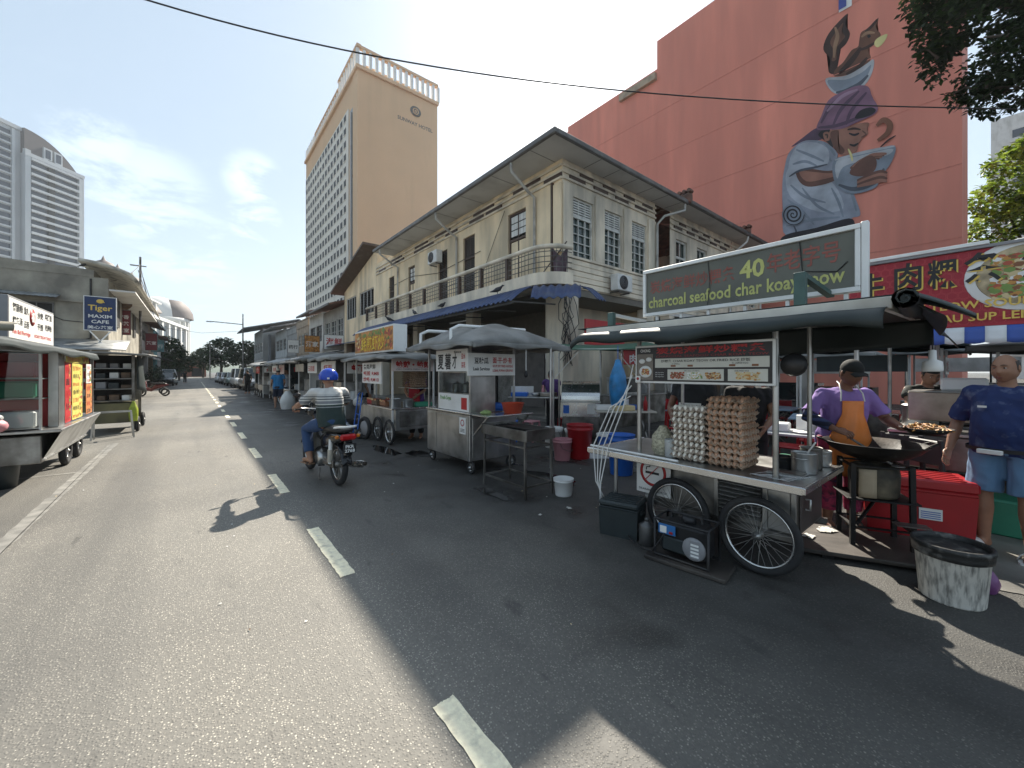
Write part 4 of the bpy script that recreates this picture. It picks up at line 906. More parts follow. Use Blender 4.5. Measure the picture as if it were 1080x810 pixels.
b = MB(); b.tube([(.16,.86,.735),(.16,.86,.0)],.02,steel,8); b.build('leg', nc)
wheel(nc, (.80,.185,.295)); wheel(nc, (1.46,.17,.295))
wheel(nc, (1.2,1.03,.295))
for x_, y_ in ((.47,.10),(1.60,.10),(.47,.92),(1.60,.92)):
    b = MB(); b.tube([(x_,y_,.763),(x_,y_,1.93)],.021 if y_ < .5 else .018,steel,10); b.build('post', nc)
# white hanging cords at the left post
b = MB()
for i in range(4):
    x0 = .46-.01*i; b.tube([(x0-.0,.02,1.62-.1*i),(.36-.05*i,.0,1.2),(.22-.06*i,-.05,.80),(.14-.02*i,-.06,.45),(.12,-.05+.04*i,.12+.03*i)],.006,white,5)
co_ = b.build('cord_bundle', None, NL, NR, label='white cords and tubes dangling at the left post of the egg cart', category='cord')
# menu board
mbk = M('menu_black', (.018,.014,.014), .4, 0, .2, 6); mbc = M('menu_cream', (.58,.57,.50), .5, 0, .06, 8)
mo = MB(); mo.box(.47,1.62,.035,.075,1.445,1.79,alu,.005); mo = mo.build('menu_board', nc)
b = MB(); b.box(.49,1.60,.028,.0345,1.465,1.77,mbk); b.build('face', mo)
b = MB(); b.box(.68,1.585,.0245,.0275,1.585,1.665,mbc,.001); b.box(.80,1.27,.0245,.0275,1.478,1.57,mbc,.001); b.box(1.30,1.575,.0245,.0275,1.478,1.57,mbc,.001); b.build('price_panels', mo)
def dish_patch(b, x0, x1, z0, z1, y, cols, n, sd, r=.012, flat=True):
    rr = random.Random(sd)
    for i in range(n):
        x = rr.uniform(x0, x1); z = rr.uniform(z0, z1); q = r*rr.uniform(.5,1.3); k = rr.choice(cols); yy = y-.0003*i/max(1,n)*3
        b.poly([(x+q*math.cos(2*PI*a/6+i), yy-.0000037*i, z+q*.7*math.sin(2*PI*a/6+i)) for a in range(6)][::-1], k)
fo1 = M('food_orange', (.50,.24,.06), .6); fo2 = M('food_brown', (.22,.09,.04), .6); fo3 = M('food_green', (.18,.28,.07), .6); fo4 = M('food_cream', (.62,.50,.28), .6); fo5 = M('food_red', (.42,.09,.05), .6)
b = MB(); b.box(.50,.66,.0235,.0275,1.475,1.71,M('photo_ground',(.20,.17,.14),.5)); 
b.lathe([(.005,0),(.062,0),(.064,.004),(.005,.004)], (.585,.019,1.55), inkw, 20, 'y', sy=.85); dish_patch(b,.55,.62,1.525,1.575,.0185,[fo1,fo4,fo2,fo5],70,2,.009)
b.lathe([(.005,0),(.03,0),(.031,.003),(.005,.003)], (.55,.020,1.645), inkw, 16, 'y', sy=.7); b.lathe([(.005,0),(.028,0),(.029,.003),(.005,.003)], (.62,.020,1.66), inkw, 16, 'y', sy=.7)
b.build('bowl_photo', mo); b = MB(); dish_patch(b,.83,.95,1.492,1.545,.024,[fo2,fo5,fo2],90,5,.009); b.build('food_photo', mo); b = MB(); dish_patch(b,.98,1.10,1.492,1.54,.024,[fo3,fo4,inkw],90,6,.009); b.build('food_photo', mo); b = MB(); dish_patch(b,1.13,1.245,1.492,1.545,.024,[fo1,fo2,fo4],90,7,.009); b.build('food_photo', mo); b = MB(); dish_patch(b,1.36,1.52,1.49,1.545,.024,[fo4,fo1,fo4],110,8,.010)
b.build('food_photo', mo)
for x_ in (.83,.98,1.31,1.47): b = MB(); b.box(x_,x_+.045,.0235,.0243,1.592,1.608,fo2); b.build('price_tag', mo)
b = MB(); text(b,'炭烧海鲜炒粿条',inkr,.062,(.69,.0278,1.71),width=.88,bold=.02); text(b,'CHARCOAL SEAFOOD CHAR KOAY TEOW',M('ink_dull_red',(.30,.03,.03),.5),.026,(.69,.0278,1.676),width=.89)
text(b,'炒粿条 CHAR KOAY TEOW OR FRIED RICE 炒饭',inkk,.026,(.74,.0245,1.633),width=.72,bold=.01); text(b,'小 SMALL',inkk,.018,(.84,.0245,1.611)); text(b,'大 LARGE EGG',inkk,.018,(1.33,.0245,1.611))
text(b,'加料 ADD ON MENU',inkk,.014,(.95,.0245,1.552)); text(b,'炒饭 FRIED RICE',inkk,.014,(1.35,.0245,1.552)); text(b,'CHONG',inkw,.036,(.585,.0232,1.728),width=.10,align='CENTER',bold=.02)
for z in (1.548,1.53,1.512): text(b,'外卖 TAKE AWAY',inkw,.011,(.68,.0278,z-.01),width=.085)
b.build('lettering', mo)
b = MB(); b.box(.485,.535,.016,.0225,1.455,1.51,signw); b.lathe([(.003,0),(.014,0),(.003,.001)], (.51,.0145,1.485), inkr, 12, 'y'); b.build('sticker', mo)
# roof: beam, tarpaulin, rolled end
rb_ = MB(); rb_.box(-.02,2.24,-.09,-.045,1.915,1.985,M('weathered_beam',(.62,.60,.54),.7,0,.1,6,dirt=.4,dcol=(.3,.27,.22)),.004)
for x_ in (.0,.75,1.5,2.2): rb_.bar((x_,-.05,1.93),(x_,1.2,1.97),.03,.03,alu)
rb_.bar((0,1.2,1.97),(2.24,1.2,1.97),.03,.03,alu); rb_.bar((.0,-.02,1.93),(.47,.10,1.90),.03,.03,alu); rb_.build('roof_frame', nc)
tp = MB()
def drape(a, t):
    x = -.14+2.36*a; s_ = .02*math.sin(a*9+.6)+.012*math.sin(a*23)
    an = t*1.9; yy = -.095-.13*math.sin(min(an,1.57))*(.8+.3*a)+(.05*max(0,an-1.57)); z = 1.93-.085*(1-math.cos(min(an,2.0)))+s_*t-(.012*a)
    if a < .04: z -= (.04-a)*1.2
    return (x, yy, z)
tp.sheet(drape, 60, 10, tarp, .006)
tp.sheet(lambda a, t: (-.14+2.43*a, -.08+1.45*t, 1.995-.05*math.sin(PI*((a*3) % 1))*math.sin(PI*t)-.03*t), 36, 16, tarp, .006)
tp.sheet(lambda a, t: (-.06+2.36*a, 1.33+.05*math.sin(a*14)*t, 1.965-.2*t-.05*math.sin(a*PI)*t), 30, 6, tarp, .006)
tp.sheet(lambda a, t: (2.27+.13*t+.03*math.sin(a*8)*t, -.05+1.40*a, 1.985-.20*t*(.6+.6*a)+.02*math.sin(a*11)*t), 24, 8, tarp, .006)
tp.build('tarpaulin', nc)
tr_ = MB(); 
for i in range(3): tr_.tube([(2.30,-.17+.006*i,1.955),(2.29,.1,1.965),(2.27,.42,1.955)], .056-.017*i, tarp, 14, cap=(i == 2))
pts = [(2.30+(.052-.0042*i)*math.cos(i*.75), -.178, 1.955+(.052-.0042*i)*math.sin(i*.75)) for i in range(12)]; tr_.tube(pts,.006,tarp,5)
tr_.sheet(lambda a, t: (2.29+.26*a, -.14+(.42-.30*a)*t+.06*a, 1.985-.10*a+.04*math.sin(PI*t)*(1-a*.5)-.05*a*a), 10, 8, tarp, .006); tr_.build('tarpaulin_roll', nc)
teal = M('teal_post', (.055,.11,.10), .5, 0, .2, 8, dirt=.3)
b = MB(); b.box(1.76,1.825,-.085,-.03,1.99,2.21,teal,.004); b.bar((1.80,-.03,2.19),(1.86,.38,2.10),.045,.03,teal); b.build('sign_strut', nc)
b = MB(); b.box(.24,.30,-.085,-.03,1.99,2.12,teal,.004); b.bar((.27,-.03,2.10),(.36,.38,2.06),.03,.03,alu); b.build('sign_strut', nc)
# roof sign
sgo = MB(); X0, X1, Z0, Z1, YS = .36, 2.03, 2.10, 2.565, .36
for q in ((X0,X1,Z0,Z0+.035),(X0,X1,Z1-.035,Z1),(X0,X0+.03,Z0+.036,Z1-.036),(X1-.03,X1,Z0+.036,Z1-.036)): sgo.box(q[0],q[1],YS-.03,YS+.03,q[2],q[3],alu,.004)
for x_ in (.5,.75,1.0,1.3,1.6,1.95): sgo.box(x_-.012,x_+.012,YS-.01,YS+.014,1.96,Z0-.001,alu)
sgo.box(X1+.001,X1+.04,YS-.02,YS+.03,1.99,Z1+.01,alu,.004); sgo = sgo.build('roof_sign', nc)
pm = M('olive_sign_sheet', (.105,.107,.085), .30, 0, .25, 2.2, dirt=.25, dcol=(.16,.165,.14), ds=1.5)
b = MB(); b.box(X0+.031,X1-.031,YS-.006,YS+.006,Z0+.036,Z1-.036,pm); b.build('panel', sgo)
b = MB(); ru = M('sign_dull_red',(.27,.08,.06),.5); yl = M('sign_lime_yellow',(.50,.51,.17),.5,0,.15,9)
text(b,'炭烧海鲜炒粿条',ru,.135,(X0+.07,YS-.007,Z0+.235),width=.80,bold=.012); text(b,'年老字号',ru,.165,(X0+1.10,YS-.007,Z0+.245),width=.46,bold=.012); text(b,'40',yl,.20,(X0+.90,YS-.007,Z0+.225),width=.185,bold=.025)
text(b,'charcoal seafood char koay teow',yl,.150,(X0+.055,YS-.007,Z0+.085),width=1.53,bold=.018); b.build('lettering', sgo)
b = MB(); b.tube([(1.68,YS-.012,Z1-.04),(1.70,YS-.02,Z0+.2),(1.9,YS-.015,Z0+.16),(1.96,YS-.012,Z0+.22)],.004,blackm,5); b.tube([(1.0,YS-.012,Z1-.04),(1.02,YS-.02,Z0+.25),(1.0,YS-.02,Z0+.03)],.003,blackm,5); b.build('wire', sgo)
# no smoking plate
ns = thing('no_smoking_sign', 'white no smoking sign with red ring on the front of the egg cart', 'sign', nw(.335,.262,.36), NR)
b = MB(); b.box(0,.36,0,.01,0,.375,signw,.002); b.build('plate', ns)
b = MB(); b.torus((.18,-.001,.215),.125,.014,inkr,'y',36,4,.05); b.bar((.095,-.003,.125),(.265,-.003,.305),.003,.026,inkr,up=(0,1,0)); b.build('ring', ns)
b = MB(); b.box(.10,.245,-.0016,-.0004,.195,.218,inkk); b.tube([(.11,-.001,.23),(.115,-.001,.26),(.15,-.001,.265),(.15,-.001,.285),(.19,-.001,.29)],.006,inkk,5); b.build('cigarette', ns)
b = MB(); text(b,'DILARANG MEROKOK',inkk,.028,(.18,-.001,.028),width=.30,align='CENTER',bold=.01); b.build('lettering', ns)

# egg trays and eggs
pulp_g = M('grey_pulp', (.30,.235,.18), .9, 0, .12, 12, bump=.15, bs=90); pulp_b = M('brown_pulp', (.36,.25,.17), .9, 0, .14, 12, bump=.15, bs=90)
eggw = M('white_eggshell', (.86,.80,.69), .45, 0, .04, 6); eggb = M('brown_eggshell', (.50,.28,.17), .45, 0, .10, 9)
def tray_mesh(m):
    b = MB(); S = .312; n = 52
    def fn(u, v):
        x = u*S; y = v*S; c_ = math.cos(2*PI*6*u)*math.cos(2*PI*6*v); e = -.5*(abs(math.cos(2*PI*3*u))+abs(math.cos(2*PI*3*v)))
        uu = min(max((u-.035)/.93,0),1); vv = min(max((v-.035)/.93,0),1); z = .028+.030*math.cos(2*PI*6*uu)*.5+.030*math.cos(2*PI*6*vv)*.5
        ed = min(u,1-u,v,1-v)
        if ed < .03: z = z*.35+.014+.006*math.sin(x*61+y*47)
        return (x, y, z)
    b.sheet(fn, n, n, m, .003); return b
pulp_b2 = M('brown_pulp_pale', (.46,.34,.25), .9, 0, .14, 12, bump=.15, bs=90); pulp_g2 = M('grey_pulp_pale', (.37,.30,.24), .9, 0, .12, 12, bump=.15, bs=90)
tm_g = tray_mesh(pulp_g).data('egg_tray'); tm_b = tray_mesh(pulp_b).data('egg_tray'); tm_g2 = tray_mesh(pulp_g2).data('egg_tray'); tm_b2 = tray_mesh(pulp_b2).data('egg_tray')
def egg_mesh(m):
    b = MB(); b.lathe([(.002,-.028),(.010,-.0265),(.017,-.021),(.0212,-.011),(.0218,-.001),(.0195,.010),(.0145,.0205),(.008,.0268),(.002,.0295)], (0,0,0), m, 12); return b.data('egg')
em_w, em_b = egg_mesh(eggw), egg_mesh(eggb)
tot = [0]
ORD = ['first','second','third','fourth','fifth','sixth','seventh','eighth','ninth','tenth','eleventh','twelfth']
def egg_stack(x0, y0, n, pitch, tm, em, lab_t, lab_top, lab_e, grp, sides, sd):
    r_ = random.Random(sd); 
    for k in range(n):
        jx = r_.uniform(-.011,.011); jy = r_.uniform(-.010,.010); z = .764+k*pitch; rz = NR+r_.uniform(-.045,.045)
        o = bpy.data.objects.new('egg_tray', r_.choice((tm, tm_g2 if tm is tm_g else tm_b2))); COL.objects.link(o); o.location = nw(x0+jx, y0+jy, z); o.rotation_euler = (0,0,rz)
        kind_ = 'white' if tm is tm_g else 'brown'; o['label'] = '%s pulp tray, %s from the bottom of the stack of %s eggs' % ('grey' if tm is tm_g else 'brown', ORD[k], kind_) if k < n-1 else lab_top; o['category'] = 'egg tray'
        o['group'] = grp+' trays'
        Mx = frame(o.location, rz)
        for i in range(6):
            for j in range(6):
                if not (k == n-1 or j == 0 or (sides and i == 5)): continue
                if k == n-1 and (r_.random() < .08): continue
                if k == n-1 and tm is tm_g and j > 3: continue
                e = bpy.data.objects.new('egg', em); COL.objects.link(e); e.location = Mx @ Vector((.0355+.0482*i+r_.uniform(-.002,.002), .0355+.0482*j+r_.uniform(-.002,.002), .037+r_.uniform(-.003,.004))); e.scale = (1.08,1.08,1.05); e.rotation_euler = (r_.uniform(-.3,.3), r_.uniform(-.3,.3), r_.random()*6)
                e['label'] = ('%s egg on top of its stack, %s row from the front, %s from left' % (kind_,ORD[j],ORD[i]) if k == n-1 else ('%s egg %s from left at the front of %s tray up in its stack' % (kind_,ORD[i],ORD[k]) if j == 0 else '%s egg %s from front on right side of %s tray up in its stack' % (kind_,ORD[j],ORD[k]))); e['category'] = 'egg'; e['group'] = grp; tot[0] += 1
egg_stack(.745,.17,9,.052,tm_g,em_w,'grey pulp tray holding white eggs in the left stack','topmost grey tray of the white egg stack','white egg lying in the left stack of grey trays','white eggs on the cart counter',False,4)
egg_stack(1.055,.16,11,.051,tm_b,em_b,'brown pulp tray holding brown eggs in the right stack','topmost brown tray of the brown egg stack','brown egg lying in the right stack of brown trays','brown eggs on the cart counter',True,5)

# things on the counter
def bag(name, label, cat, loc, rx, ry, h, m, sd, neck=True, group=None):
    b = MB(); rr = random.Random(sd); n = 20; rings = []
    for i in range(9):
        t = i/8; r_ = (.8+.25*math.sin(PI*min(1,t*1.25)))*(1 if t < .7 else 1-(t-.7)*2.1); ring = []
        for j in range(n):
            a = 2*PI*j/n; q = r_*(1+.13*noise.noise(Vector((math.cos(a)*1.8+sd, math.sin(a)*1.8, t*4)))); ring.append((rx*q*math.cos(a), ry*q*math.sin(a), h*t))
        rings.append(ring)
    b.loft(rings, m); o = b.build(name, None, loc); o['label'] = label; o['category'] = cat
    if group: o['group'] = group
    return o
sprout = M('bean_sprouts', (.42,.39,.28), .6, 0, .5, 55, bump=.8, bs=90)
bag('bean_sprout_bag', 'clear plastic bag full of bean sprouts on the left of the cart counter', 'food bag', nw(.60,.30,.763), .10, .10, .27, sprout, 3)
bag('plastic_bag', 'crumpled cloudy plastic bag behind the bean sprouts', 'bag', nw(.68,.55,.763), .09, .09, .25, cloudy, 8)
b = MB(); b.lathe([(.01,0),(.045,0),(.05,.01),(.052,.16),(.05,.165),(.047,.16),(.045,.015),(.01,.012)], nw(.72,.22,.763), cloudy, 16); b.build('plastic_jar', label='cloudy plastic jar between the bean sprout bag and white eggs', category='jar')
b = MB(); b.lathe([(.01,0),(.06,0),(.06,.01),(.062,.15),(.01,.15)], nw(.68,.38,.763), white, 16); b.build('plastic_tub', label='white plastic tub with brown lid beside the white eggs', category='tub')
def pot(label, loc, r, h, m=steel, lid=False, handles=True, category='pot', name='cooking_pot'):
    t = thing(name, label, category, loc); b = MB(); b.lathe([(.01,0),(r*.96,0),(r,.012),(r,h-.006),(r*1.04,h),(r*.98,h),(r*.965,h-.012),(r*.95,.02),(.01,.018)], (0,0,0), m, 28); b.build('vessel', t)
    if handles:
        for s_ in (-1,1): b = MB(); b.tube([(s_*r*.98,-.04,h*.75),(s_*(r+.035),-.035,h*.77),(s_*(r+.035),.035,h*.77),(s_*r*.98,.04,h*.75)],.006,m,6); b.build('handle', t)
    if lid: b = MB(); b.lathe([(r*1.03,h+.002),(r*.9,h+.015),(.03,h+.03),(.01,h+.05)], (0,0,0), m, 24); b.build('lid', t)
    else: b = MB(); b.lathe([(.005,h*.78),(r*.945,h*.78),(r*.945,h*.79),(.005,h*.79)], (0,0,0), M('dark_sauce',(.05,.025,.015),.2), 20); b.build('contents', t)
    return t
pot('steel stock pot with ladle on the cart counter end', nw(1.67,.50,.763), .085, .16)
pot('tall steel pot behind the ladle pot', nw(1.66,.72,.763), .075, .17, steel_d)
pot('small steel sauce pot at the counter corner by the cook', nw(1.70,.88,.763), .06, .13)
pot('black sauce pot beside the right front post', nw(1.52,.55,.763), .075, .10, blackm)
b = MB(); b.tube([nw(1.67,.50,.82), nw(1.70,.47,.93), nw(1.755,.44,1.015)], .006, white, 6, round_ends=True); b.ell(nw(1.665,.50,.82),.03,.03,.015,white); b.build('ladle', label='white handled ladle standing in the steel stock pot', category='ladle')
b = MB()
for i in range(6): b.tube([nw(1.44+.02*i,.10+.02*i,.772), nw(1.70+.012*i,.06+.045*i,.778)], .0028, steel_b, 5)
for i in range(3): b.tube([nw(1.44+.1*i,.07,.776), nw(1.50+.1*i,.23,.780)], .0028, steel_b, 5)
b.build('wire_rack', label='steel wire rack of skewers lying on the front corner of the counter', category='rack')
b = MB(); b.box(0,.24,0,.16,0,.012,steel,.004); b.box(.01,.23,.01,.15,.0121,.02,steel_d); b.build('steel_tray', None, nw(1.48,.26,.764), NR, label='shallow steel tray under the wire rack', category='tray')
b = MB(); b.lathe([(.01,0),(.04,0),(.045,.08),(.01,.08)],(0,0,0),greenp,12); b.build('green_cup', None, nw(1.48,.72,.763), label='green plastic cup behind the brown eggs', category='cup')
# small fan hung from the front post
fn_ = thing('clip_fan', 'small black clip fan hung at the right end of the menu board', 'fan', nw(1.70,.14,1.60), NR); b = MB(); b.lathe([(.01,-.05),(.07,-.04),(.085,0),(.07,.03),(.01,.035)],(0,0,0),blackm,18,'y'); b.build('cage', fn_); b = MB(); b.bar((-.08,0,0),(-.02,.03,0),.02,.02,blackm); b.build('clip', fn_)

# ------------------------------------------------------------------ things on the ground near the cart
def crate_box(name, label, loc, rz, w, d, h, m, lid, cat='box', stick=None):
    t = thing(name, label, cat, loc, rz); b = MB(); a = .012
    rings = []
    for z, s_ in ((0,.94),(h*.78,1.0)):
        rings.append([(x*w/2*s_, y*d/2*s_, z) for x, y in ((-1,-1),(1,-1),(1,1),(-1,1))])
    b.loft(rings, m, False); b.box(-w/2*1.0,w/2*1.0,-d/2*1.0,d/2*1.0,h*.781,h*.83,m,.006); b.build('body', t)
    b = MB(); b.box(-w/2*1.03,w/2*1.03,-d/2*1.04,d/2*1.04,h*.831,h,lid,.018); 
    for i in range(5): b.box(-w*.42,w*.42,-d*.42+i*d*.19,-d*.42+i*d*.19+.02,h+.0005,h+.008,lid,.003)
    b.build('lid', t)
    b = MB()
    for s_ in (-1,1): b.box(s_*w/2*.995-.008,s_*w/2*.995+.012*s_+.004,-.05,.05,h*.62,h*.74,m,.005)
    b.build('handle', t)
    if stick: b = MB(); b.box(stick[0],stick[1],-d/2*1.0-.004,-d/2*1.0-.001,stick[2],stick[3],signw); [b.box(stick[0]+.012,stick[1]-.012,-d/2*1.0-.006,-d/2*1.0-.0042,stick[2]+.012+i*.018,stick[2]+.02+i*.018,M('sticker_blue',(.1,.16,.4),.5)) for i in range(4)]; b.build('sticker', t)
    return t
crate_box('storage_box', 'dark green lidded storage box on the road beside the cart', (3.22,2.28,0), R(-72), .37, .30, .33, darkp, darkp)
red_l = M('red_lid_plastic', (.38,.016,.02), .35, 0, .08, 4)
crate_box('ice_chest', 'large red ice chest with small white sticker behind the wok stand', (5.33,.52,.02), R(-72), .74, .44, .56, redp, red_l, 'ice chest', (.0,.15,.2,.3))
cn = thing('oil_can', 'dull grey metal oil can between the storage box and the generator', 'can', (3.17,1.985,0)); b = MB(); b.lathe([(.01,0),(.066,0),(.07,.006),(.07,.17),(.066,.178),(.03,.2),(.028,.21),(.01,.21)],(0,0,0),M('dull_tin',(.16,.16,.16),.45,.7,.25,8,dirt=.6),20); b.build('body',cn); b = MB(); b.lathe([(.005,.2101),(.022,.2101),(.022,.235),(.005,.24)],(0,0,0),M('dull_tin',(1,1,1)),12); b.build('cap',cn)
bd = MB(); bd.box(-.31,.31,-.15,.15,0,.03,M('dark_board',(.035,.03,.027),.6,0,.3,5,dirt=.5,dcol=(.1,.085,.07)),.005); bd.build('base_board', None, (3.10,1.57,.004), R(-82), label='dark stained board lying under the generator', category='board')
gn = thing('generator', 'black portable generator with blue panel and handle on a board in front of the wheels', 'generator', (3.13,1.60,.036), R(-84))
b = MB(); b.box(-.19,.19,-.10,.10,.03,.29,blackm,.03); b.box(-.15,.15,-.12,-.101,.06,.17,darkp,.01); b.lathe([(.01,0),(.085,0),(.09,.01),(.085,.02),(.01,.02)],(.1,-.125,.13),greyp,20,'y'); b.build('body', gn)
b = MB(); fr_ = [(-.21,-.125,.0),(-.21,-.125,.30),(-.21,.125,.30),(-.21,.125,0)]; b.tube(fr_,.011,blackm,7); b.tube([(x+.42,y,z) for x,y,z in fr_],.011,blackm,7)
for y_ in (-.125,.125): b.tube([(-.21,y_,.30),(.21,y_,.30)],.011,blackm,7); b.tube([(-.21,y_,.01),(.21,y_,.01)],.011,blackm,7)
b.build('frame', gn)
b = MB(); b.tube([(-.12,0,.30),(-.12,0,.345),(.12,0,.345),(.12,0,.30)],.012,rubber,8); b.build('handle', gn)
b = MB(); b.box(-.18,-.04,-.128,-.1205,.19,.27,M('panel_blue',(.03,.16,.42),.4),.003); b.box(-.165,-.11,-.132,-.1285,.2,.255,inkw,.002); b.box(-.09,-.06,-.132,-.1285,.2,.22,redp,.002); b.build('control_panel', gn)
b = MB(); b.lathe([(.01,-.03),(.05,-.03),(.055,0),(.05,.03),(.01,.03)],(.02,0,.31),blackm,14); b.build('fuel_cap', gn); b = MB(); b.box(.07,.15,-.128,-.122,.06,.2,greyp,.003)
for i in range(4): b.box(.08,.14,-.131,-.1285,.075+.028*i,.09+.028*i,inkw)
b.build('label_plate', gn)
b = MB(); b.tube([(-.12,-.14,.2),(-.2,-.2,.05),(-.32,-.12,.004),(-.5,0,.004),(-.6,.1,.01)],.006,blackm,6); b.build('cable', gn)
# wok stand and wok
ws = thing('wok_stove', 'sooty four legged charcoal wok stove in front of the cook', 'stove', (4.66,.69,0), R(-63))
for x_, y_ in ((-.2,-.17),(.2,-.17),(-.2,.17),(.2,.17)):
    b = MB(); b.bar((x_,y_,0),(x_*.96,y_*.96,.76),.035,.035,soot); b.build('leg', ws)
b = MB()
for z in (.22,.46,.74):
    for p, q in (((-.2,-.17),(.2,-.17)),((.2,-.17),(.2,.17)),((.2,.17),(-.2,.17)),((-.2,.17),(-.2,-.17))): b.bar((p[0],p[1],z),(q[0],q[1],z),.028,.012,soot)
b.bar((-.19,-.165,.2),(.1,.16,.45),.02,.02,soot); b.build('frame', ws)
b = MB(); b.lathe([(.02,.47),(.155,.47),(.17,.5),(.175,.66),(.165,.72),(.13,.74),(.11,.72),(.12,.55),(.02,.52)],(0,0,0),M('burnt_clay_tin',(.17,.14,.09),.7,.2,.5,7,dirt=.85,dcol=(.02,.018,.016),ds=5),24); b.build('charcoal_burner', ws)
b = MB(); b.box(-.24,.24,-.2,.2,.452,.466,soot,.003); b.box(.05,.26,-.3,-.2,.30,.31,steel_d); b.build('shelf', ws)
b = MB(); b.sheet(lambda a, t: (-.16+.12*a, -.185-.01*math.sin(a*3), .48+.24*t), 4, 4, M('bare_plywood',(.38,.30,.2),.7,0,.2,5,dirt=.5), .006); b.build('heat_shield', ws)
wk = thing('wok', 'large black iron wok resting on the charcoal stove', 'wok', (4.66,.69,.74), R(-63))
b = MB(); prof = [(.02,0.03),(.12,.04),(.22,.075),(.30,.125),(.355,.185),(.36,.19),(.35,.192),(.29,.137),(.21,.088),(.12,.055),(.02,.045)]; b.lathe(prof,(0,0,0),soot,40); b.build('bowl', wk)
for s_ in (-1,1): b = MB(); b.tube([(s_*.34,-.06,.18),(s_*.40,-.05,.21),(s_*.40,.05,.21),(s_*.34,.06,.18)],.009,soot,6); b.build('handle', wk)
nd = MB(); rr = random.Random(5)
for i in range(60):
    a = rr.random()*6.28; q = rr.random()**.5*.12; x = q*math.cos(a); y_ = q*math.sin(a); nd.tube([(x,y_,.055+rr.random()*.02),(x+rr.uniform(-.03,.03),y_+rr.uniform(-.03,.03),.075+rr.random()*.012),(x+rr.uniform(-.05,.05),y_+rr.uniform(-.05,.05),.06)],.005,[fo1,fo2,fo4][i % 3],4)
nd.build('fried_noodles', None, (4.66,.69,.735), label='dark fried noodles frying in the wok', category='food')['kind'] = 'stuff'
pl = MB(); pl.box(-.55,.42,-.36,.34,.03,.065,M('soaked_plank',(.045,.036,.03),.55,0,.4,3,(1,7,1),.2,40,.5,(.1,.085,.07)),.008)
for x_ in (-.4,.3): pl.box(x_,x_+.08,-.34,.32,0,.0295,soot)
pl.build('floor_board', None, (4.55,.72,0), R(-63), label='dark soaked duckboard under the wok stove', category='board')
# paint bucket
bk = thing('paint_bucket', 'white plastic bucket caked with black soot standing by the duckboard', 'bucket', (4.03,.20,0))
caked = M('soot_caked_white', (.74,.71,.64), .55, 0, .1, 4, bump=.2, bs=30, dirt=.52, dcol=(.02,.018,.016), ds=46, dst=(1,1,.22))
b = MB(); b.lathe([(.01,0),(.152,0),(.158,.01),(.182,.33),(.19,.335),(.19,.35),(.182,.35),(.176,.33),(.15,.03),(.01,.03)],(0,0,0),caked,32); b.build('body', bk)
b = MB(); b.lathe([(.185,.30),(.193,.305),(.197,.33),(.195,.352),(.202,.36),(.200,.385),(.188,.39),(.178,.38),(.177,.351)],(0,0,0),M('black_sooty_rim',(.02,.02,.019),.5,0,.3,8,bump=.4,bs=25,dirt=.25,dcol=(.35,.33,.3),ds=14),32); b.build('rim', bk)
b = MB(); b.sheet(lambda a, t: (.172*(t+.02)*math.cos(2*PI*a), .172*(t+.02)*math.sin(2*PI*a), .30+.035*noise.noise(Vector((t*4*math.cos(2*PI*a),t*4*math.sin(2*PI*a),1)))), 28, 8, soot); b.build('ash', bk)
b = MB(); b.tube([(.19,-.05,.32),(.215,-.05,.2),(.2,-.06,.14),(.15,-.12,.22),(.1,-.17,.31)],.004,steel_d,6); b.build('bail_handle', bk)
bag('purple_bag', 'small purple plastic bag slumped behind the sooty bucket', 'bag', (4.35,.05,.005), .07, .06, .16, M('purple_plastic',(.20,.07,.20),.4,0,.2,9,bump=.4,bs=20), 4)
bag('pink_bag', 'small pink plastic bag slumped between bucket and ice chest', 'bag', (4.42,.36,.005), .05, .05, .15, M('pink_thin_plastic',(.55,.22,.25),.4,0,.2,9,bump=.4,bs=20), 6)
for i,(x_,y_,s_) in enumerate([(4.30,1.07,.05),(4.62,1.0,.06),(4.55,1.02,.045),(2.9,3.1,.02),(3.3,3.05,.03)]):
    b = MB(); b.sheet(lambda a,t: (s_*(a-.5)*2, s_*(t-.5)*1.6, .006+.02*abs(noise.noise(Vector((a*3,t*3,i)))))  , 6, 6, M('scrap_paper',(.55,.54,.50),.8,0,.2,9)); b.build('paper_scrap', None, (x_,y_,.004 if i > 2 else .068), i*1.1, label=['crumpled white paper by the cart end','crumpled paper at the cook\'s feet','small paper on the duckboard edge','tiny white scrap on the shaded road','white scrap on the road by the cooler'][i], category='litter')
# ------------------------------------------------------------------ second cart (steel cart with glass case), front X 3.2
CF = (3.2, 6.32, 0); cfw = frame(CF, NR)
c2 = thing('food_cart', 'grey steel cart with glass case and domed grey tarpaulin behind the empty grill stand', 'food cart', CF, NR)
b = MB(); b.box(0,1.36,.0,.9,.20,.90,steel,.01); b.box(.03,.34,-.012,-.001,.25,.86,steel,.004); b.box(.36,1.33,-.012,-.001,.25,.86,steel,.004); b.box(1.361,1.372,.05,.85,.25,.85,steel,.004); b.build('body', c2)
b = MB(); b.box(-.02,1.38,-.02,.92,.905,.93,steel_b,.005); b.build('counter', c2)
b = MB(); b.box(1.385,1.80,.02,.88,.895,.915,steel_b,.004); b.bar((1.39,.06,.60),(1.74,.06,.89),.025,.025,steel); b.bar((1.39,.84,.60),(1.74,.84,.89),.025,.025,steel); b.build('side_shelf', c2)
for x_, y_ in ((.07,.07),(1.30,.07),(.07,.84),(1.30,.84)): 
    wheel(c2, (x_,y_,.10), .10, 'x' if y_ > .5 else 'y', .022, 6)
    b = MB(); b.bar((x_,y_,.10),(x_,y_,.20),.05,.03,steel_d); b.build('caster_fork', c2)
